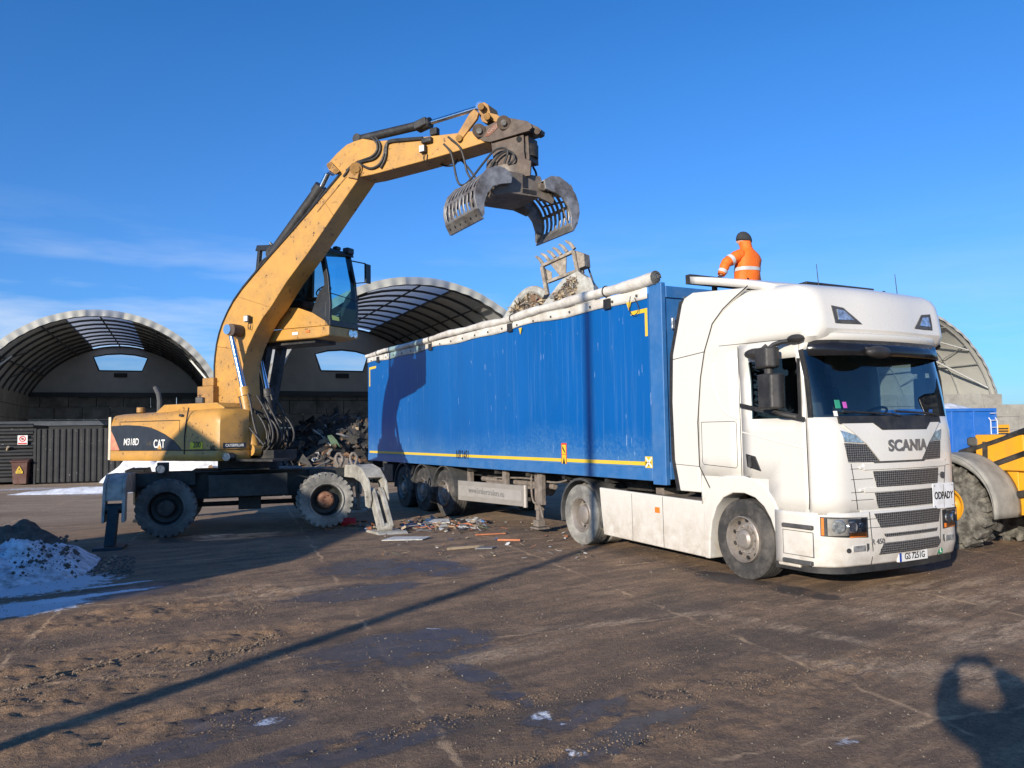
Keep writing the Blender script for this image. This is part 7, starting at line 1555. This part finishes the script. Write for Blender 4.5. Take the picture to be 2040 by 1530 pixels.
mb = MB(); RG = [(.80, .245, .175, 0), (.84, .262, .19, 0), (.98, .255, .185, -.01), (1.10, .25, .18, -.02), (1.22, .255, .18, -.03), (1.32, .25, .17, -.04), (1.39, .225, .155, -.04), (1.44, .185, .135, -.035), (1.49, .125, .112, -.02), (1.53, .102, .10, -.01), (1.58, .098, .098, 0), (1.635, .10, .10, .012), (1.63, .085, .085, .012)]
nT = 40; ring_ = []
for z, a_, b_, o_ in RG:
    for j in range(nT):
        q = 2*math.pi*j/nT; w = 1+(.035*math.sin(q*5+z*9)+.03*math.sin(q*3-z*17)+.025*math.sin(z*38+q*2))*(1 if z < 1.42 else .3); ring_.append(Lf*math.cos(q)*a_*w+F*(math.sin(q)*b_*w+o_)+Z*z)
mb.V = [tuple(v) for v in ring_]
for i in range(len(RG)-1):
    for j in range(nT): mb.F.append((i*nT+j, i*nT+(j+1) % nT, (i+1)*nT+(j+1) % nT, (i+1)*nT+j)); mb.M.append(0)
def sleeve(pts, rr):
    P = [Vector(p) for p in pts]; Q = []; R0 = []
    for k in range(25):
        t = k/24*(len(P)-1); i = min(int(t), len(P)-2); f = t-i; p0, p1, p2, p3 = P[max(i-1, 0)], P[i], P[i+1], P[min(i+2, len(P)-1)]
        Q.append(.5*((2*p1)+(-p0+p2)*f+(2*p0-5*p1+4*p2-p3)*f*f+(-p0+3*p1-3*p2+p3)*f**3)); R0.append((rr[i]*(1-f)+rr[i+1]*f)*(1+.05*math.sin(k*1.9)))
    mb.tube(Q, R0, 16)
ls0 = Lf*.13+Z*1.385-F*.03; rs0 = -Lf*.13+Z*1.385-F*.03; rel = -Lf*.30+Z*1.14+F*.06; rwr = -Lf*.22+Z*1.02+F*.32
sleeve([ls0, lsh+Lf*.01-Z*.02, up_l(lsh, lel, .55), lel, up_l(lel, lha, .5), up_l(lel, lha, .93)], [.075, .098, .092, .082, .074, .060])
sleeve([rs0, -Lf*.225+Z*1.35-F*.01, -Lf*.275+Z*1.25+F*.02, rel, up_l(rel, rwr, .5), rwr], [.075, .095, .09, .08, .07, .058])
jk = mb.build('jacket', ORG, wk, smooth=70)
# reflective bands cut as slices of the jacket itself
dg = bpy.context.evaluated_depsgraph_get(); ev = jk.data
def bandof(tests, name):
    bm = bmesh.new(); bm.from_mesh(ev)
    for (no, d0, d1, ok) in tests: pass
    out = MB()
    for (no, d0, d1, ok) in tests:
        b2_ = bmesh.new(); b2_.from_mesh(ev)
        bmesh.ops.bisect_plane(b2_, geom=b2_.verts[:]+b2_.edges[:]+b2_.faces[:], plane_co=no*d0, plane_no=no, clear_inner=True)
        bmesh.ops.bisect_plane(b2_, geom=b2_.verts[:]+b2_.edges[:]+b2_.faces[:], plane_co=no*d1, plane_no=no, clear_outer=True)
        b2_.normal_update(); k = len(out.V); b2_.verts.index_update(); out.V += [tuple(v.co+v.normal*.006) for v in b2_.verts]
        for f in b2_.faces:
            if ok(f.calc_center_median()): out.F.append(tuple(k+v.index for v in f.verts)); out.M.append(0)
        b2_.free()
    bm.free(); return out.build(name, RFL, jk, smooth=60, fixn=False)
ad = (lel-lsh).normalized(); fd_ = (lha-lel).normalized(); tors = lambda c: abs(c.dot(Lf)) < .27 and c.dot(F) < .22
arm = lambda c: (c-up_l(lsh, lel, .7)).length < .17; far_ = lambda c: (c-up_l(lel, lha, .75)).length < .13
bandof([(Z, 1.13, 1.185, tors), (Z, .905, .955, tors), (ad, lsh.dot(ad)+.70*(lel-lsh).length-.03, lsh.dot(ad)+.70*(lel-lsh).length+.03, arm), (fd_, lel.dot(fd_)+.70*(lha-lel).length-.025, lel.dot(fd_)+.70*(lha-lel).length+.025, far_)], 'reflective_band')
hd_ = (Lf*.75+F*.65).normalized(); hc_ = Z*1.655+F*.035; head(wk, hc_, hd_, Z, SKIN)
mb = MB(); l = Z.cross(hd_)
def hat(u, v): th = v*1.75; ph = u*2*math.pi; tl_ = .10*math.cos(ph); p = Vector((math.sin(th)*math.cos(ph)*.128, math.sin(th)*math.sin(ph)*.112, math.cos(th)*.138+.018)); return hc_+hd_*(p.x-.006)+l*p.y+Z*(p.z+math.sin(th)*math.cos(ph)*.02)
mb.grid(hat, 24, 10); mb.build('hat', HATM, wk, smooth=80, solid=-.008, fixn=False)
hand(wk, lha, (lha-lel).normalized()*.8+Vector((-.3, 0, -.35)), F, GLV); hand(wk, J['rw'][0], F*.9-Z*.3, Lf, GLV)
# photographer: stands behind the lens, casts the shadow at the lower right
PX = -.05
ph = empty('photographer', (.05, -.46, 0)); tag(ph, 'photographer in dark winter clothes holding up a phone, outside the frame', 'person')
X = Vector((1, 0, 0)); Yv = Vector((0, 1, 0))
J = {'pel': (Z*.90, (.30, .20)), 'chest': (Z*1.30, (.28, .19)), 'ub': (Z*1.58, (.25, .17)), 'neck': (Z*1.68, .11), 'nk2': (Z*1.76, .07)}
E2 = [('pel', 'chest'), ('chest', 'ub'), ('ub', 'neck'), ('neck', 'nk2')]
for s_, k in ((1, 'r'), (-1, 'l')):
    J.update({k+'s': (X*s_*.22+Z*1.59, .14), k+'e': (X*(.22 if s_ > 0 else -.38)+Z*1.64+Yv*.20, .105), k+'w': (X*(s_*.165+PX)+Z*1.85+Yv*.41, .065), k+'h': (X*s_*.13+Z*.80, .15), k+'k': (X*s_*.15+Z*.5, .12), k+'a': (X*s_*.13+Z*.09, .06), k+'t': (X*s_*.15+Z*.05+Yv*.18, .05)})
    E2 += [('ub', k+'s'), (k+'s', k+'e'), (k+'e', k+'w'), ('pel', k+'h'), (k+'h', k+'k'), (k+'k', k+'a'), (k+'a', k+'t')]
skin('body', J, E2, NVY, ph); head(ph, Z*1.79, Yv, Z, SKIN, .105); mb = MB(); hc2 = Z*1.79
mb.grid(lambda u, v: hc2+Vector((math.sin(v*1.6)*math.sin(u*6.2832)*.102, math.sin(v*1.6)*math.cos(u*6.2832)*.118, math.cos(v*1.6)*.13+.012)), 20, 8); mb.build('hat', HATM, ph, smooth=80)
for s_ in (1, -1): hand(ph, J[('r' if s_ > 0 else 'l')+'w'][0], Vector((-s_*.85, .1, .5)), Vector((-s_*.2, 0, .9)), SKIN, .3)
mb = MB(); mb.box((0, -.020, HC-.004), (.165, .009, .076)); tag(mb.build('phone', BLKG, bevel=.003), 'black phone held up by the photographer, out of the frame', 'phone')
# ------------------------------------------------------------------ off-frame neighbours whose shadows cross the yard
pl_ = empty('utility_pole', (-8*.491-5.29*.871, -8*.871+5.29*.491, 0)); tag(pl_, 'tall round wooden pole outside the frame that throws the long thin shadow', 'pole'); mb = MB(); mb.cyl((0, 0, 0), (0, 0, 11.5), .11, .075, n=16); mb.build('pole_shaft', LM[6], pl_); mb = MB(); mb.cyl((0, 0, 11.5), (0, 0, 11.56), .12, .05, n=16); mb.build('pole_cap', DARK, pl_)
sdv = Vector((.491, .871, 0)); wdv = Vector((.871, -.491, 0)); bo = sdv*(-4.0)
bld = empty('machine_hall', bo, math.atan2(wdv.y, wdv.x)); tag(bld, 'narrow grey hall outside the frame that shades the left of the yard', 'building')
prf = [(-14.7, 0), (-14.65, 4.6), (-14.05, 5.5), (-13.54, 5.88), (-12.7, 5.45), (-10.8, 4.35), (-9.05, 3.35), (-8.92, 3.25), (-8.9, 0)]
mb = MB(); mb.prism([(x, 0, z) for x, z in prf], (0, -9, 0)); mb.build('hall_wall', CONC, bld); mb = MB()
for a, b in zip(prf[1:-1], prf[2:-1]): mb.add([(a[0], .05, a[1]+.03), (b[0], .05, b[1]+.03), (b[0], -9.05, b[1]+.03), (a[0], -9.05, a[1]+.03)], [(0, 1, 2, 3)])
mb.build('hall_roof', BKST, bld, smooth=0); mb = MB(); mb.bx((-12.5, .01, 0), (-10.2, .05, 3.0)); mb.build('hall_door', GREYP, bld)

# conifers outside the frame, mirrored in the side window of the cab
NEED = mat('conifer_needles', (.028, .045, .022), .8, var=.5, vs=3); BARK = mat('bark', (.10, .07, .05), .9, var=.3, bump=(12, .6, .03))
tp_ = empty('conifer_tree', (-52, 20, 0)); tag(tp_, 'tall dark conifer of the row outside the frame', 'tree', 'conifers outside the frame')
mb = MB(); mb.tube([(0, 0, 0), (.05, 0, 4), (0, .05, 9), (0, 0, 13.5)], [.24, .18, .1, .03], 8); mb.build('trunk', BARK, tp_)
mb = MB()
for i in range(1500):
    z = 1.5+12*rng.random()**.8; rr = (13.8-z)*.24*(.35+.65*rng.random()**.5)*(.8+.3*math.sin(z*4)); a = rng.random()*6.283; c = Vector((rr*math.cos(a), rr*math.sin(a), z-.2*rr)); d = Vector((math.cos(a), math.sin(a), -.35)); sd = Vector((-math.sin(a), math.cos(a), .2*rng.normal())); q = .22+.25*rng.random()
    mb.add([c-sd*q*.5, c+d*q, c+sd*q*.5, c-d*q*.5], [(0, 1, 2, 3)])
mb.build('crown', NEED, tp_, smooth=0, fixn=False)
for x, y, k in ((-58, 27, 1.15), (-49, 31, .85), (-60, 37, 1.05), (-55, 13, .9)):
    q = copy_tree(tp_); q.location = (x, y, 0); q.scale = (k, k, k); q.rotation_euler.z = x
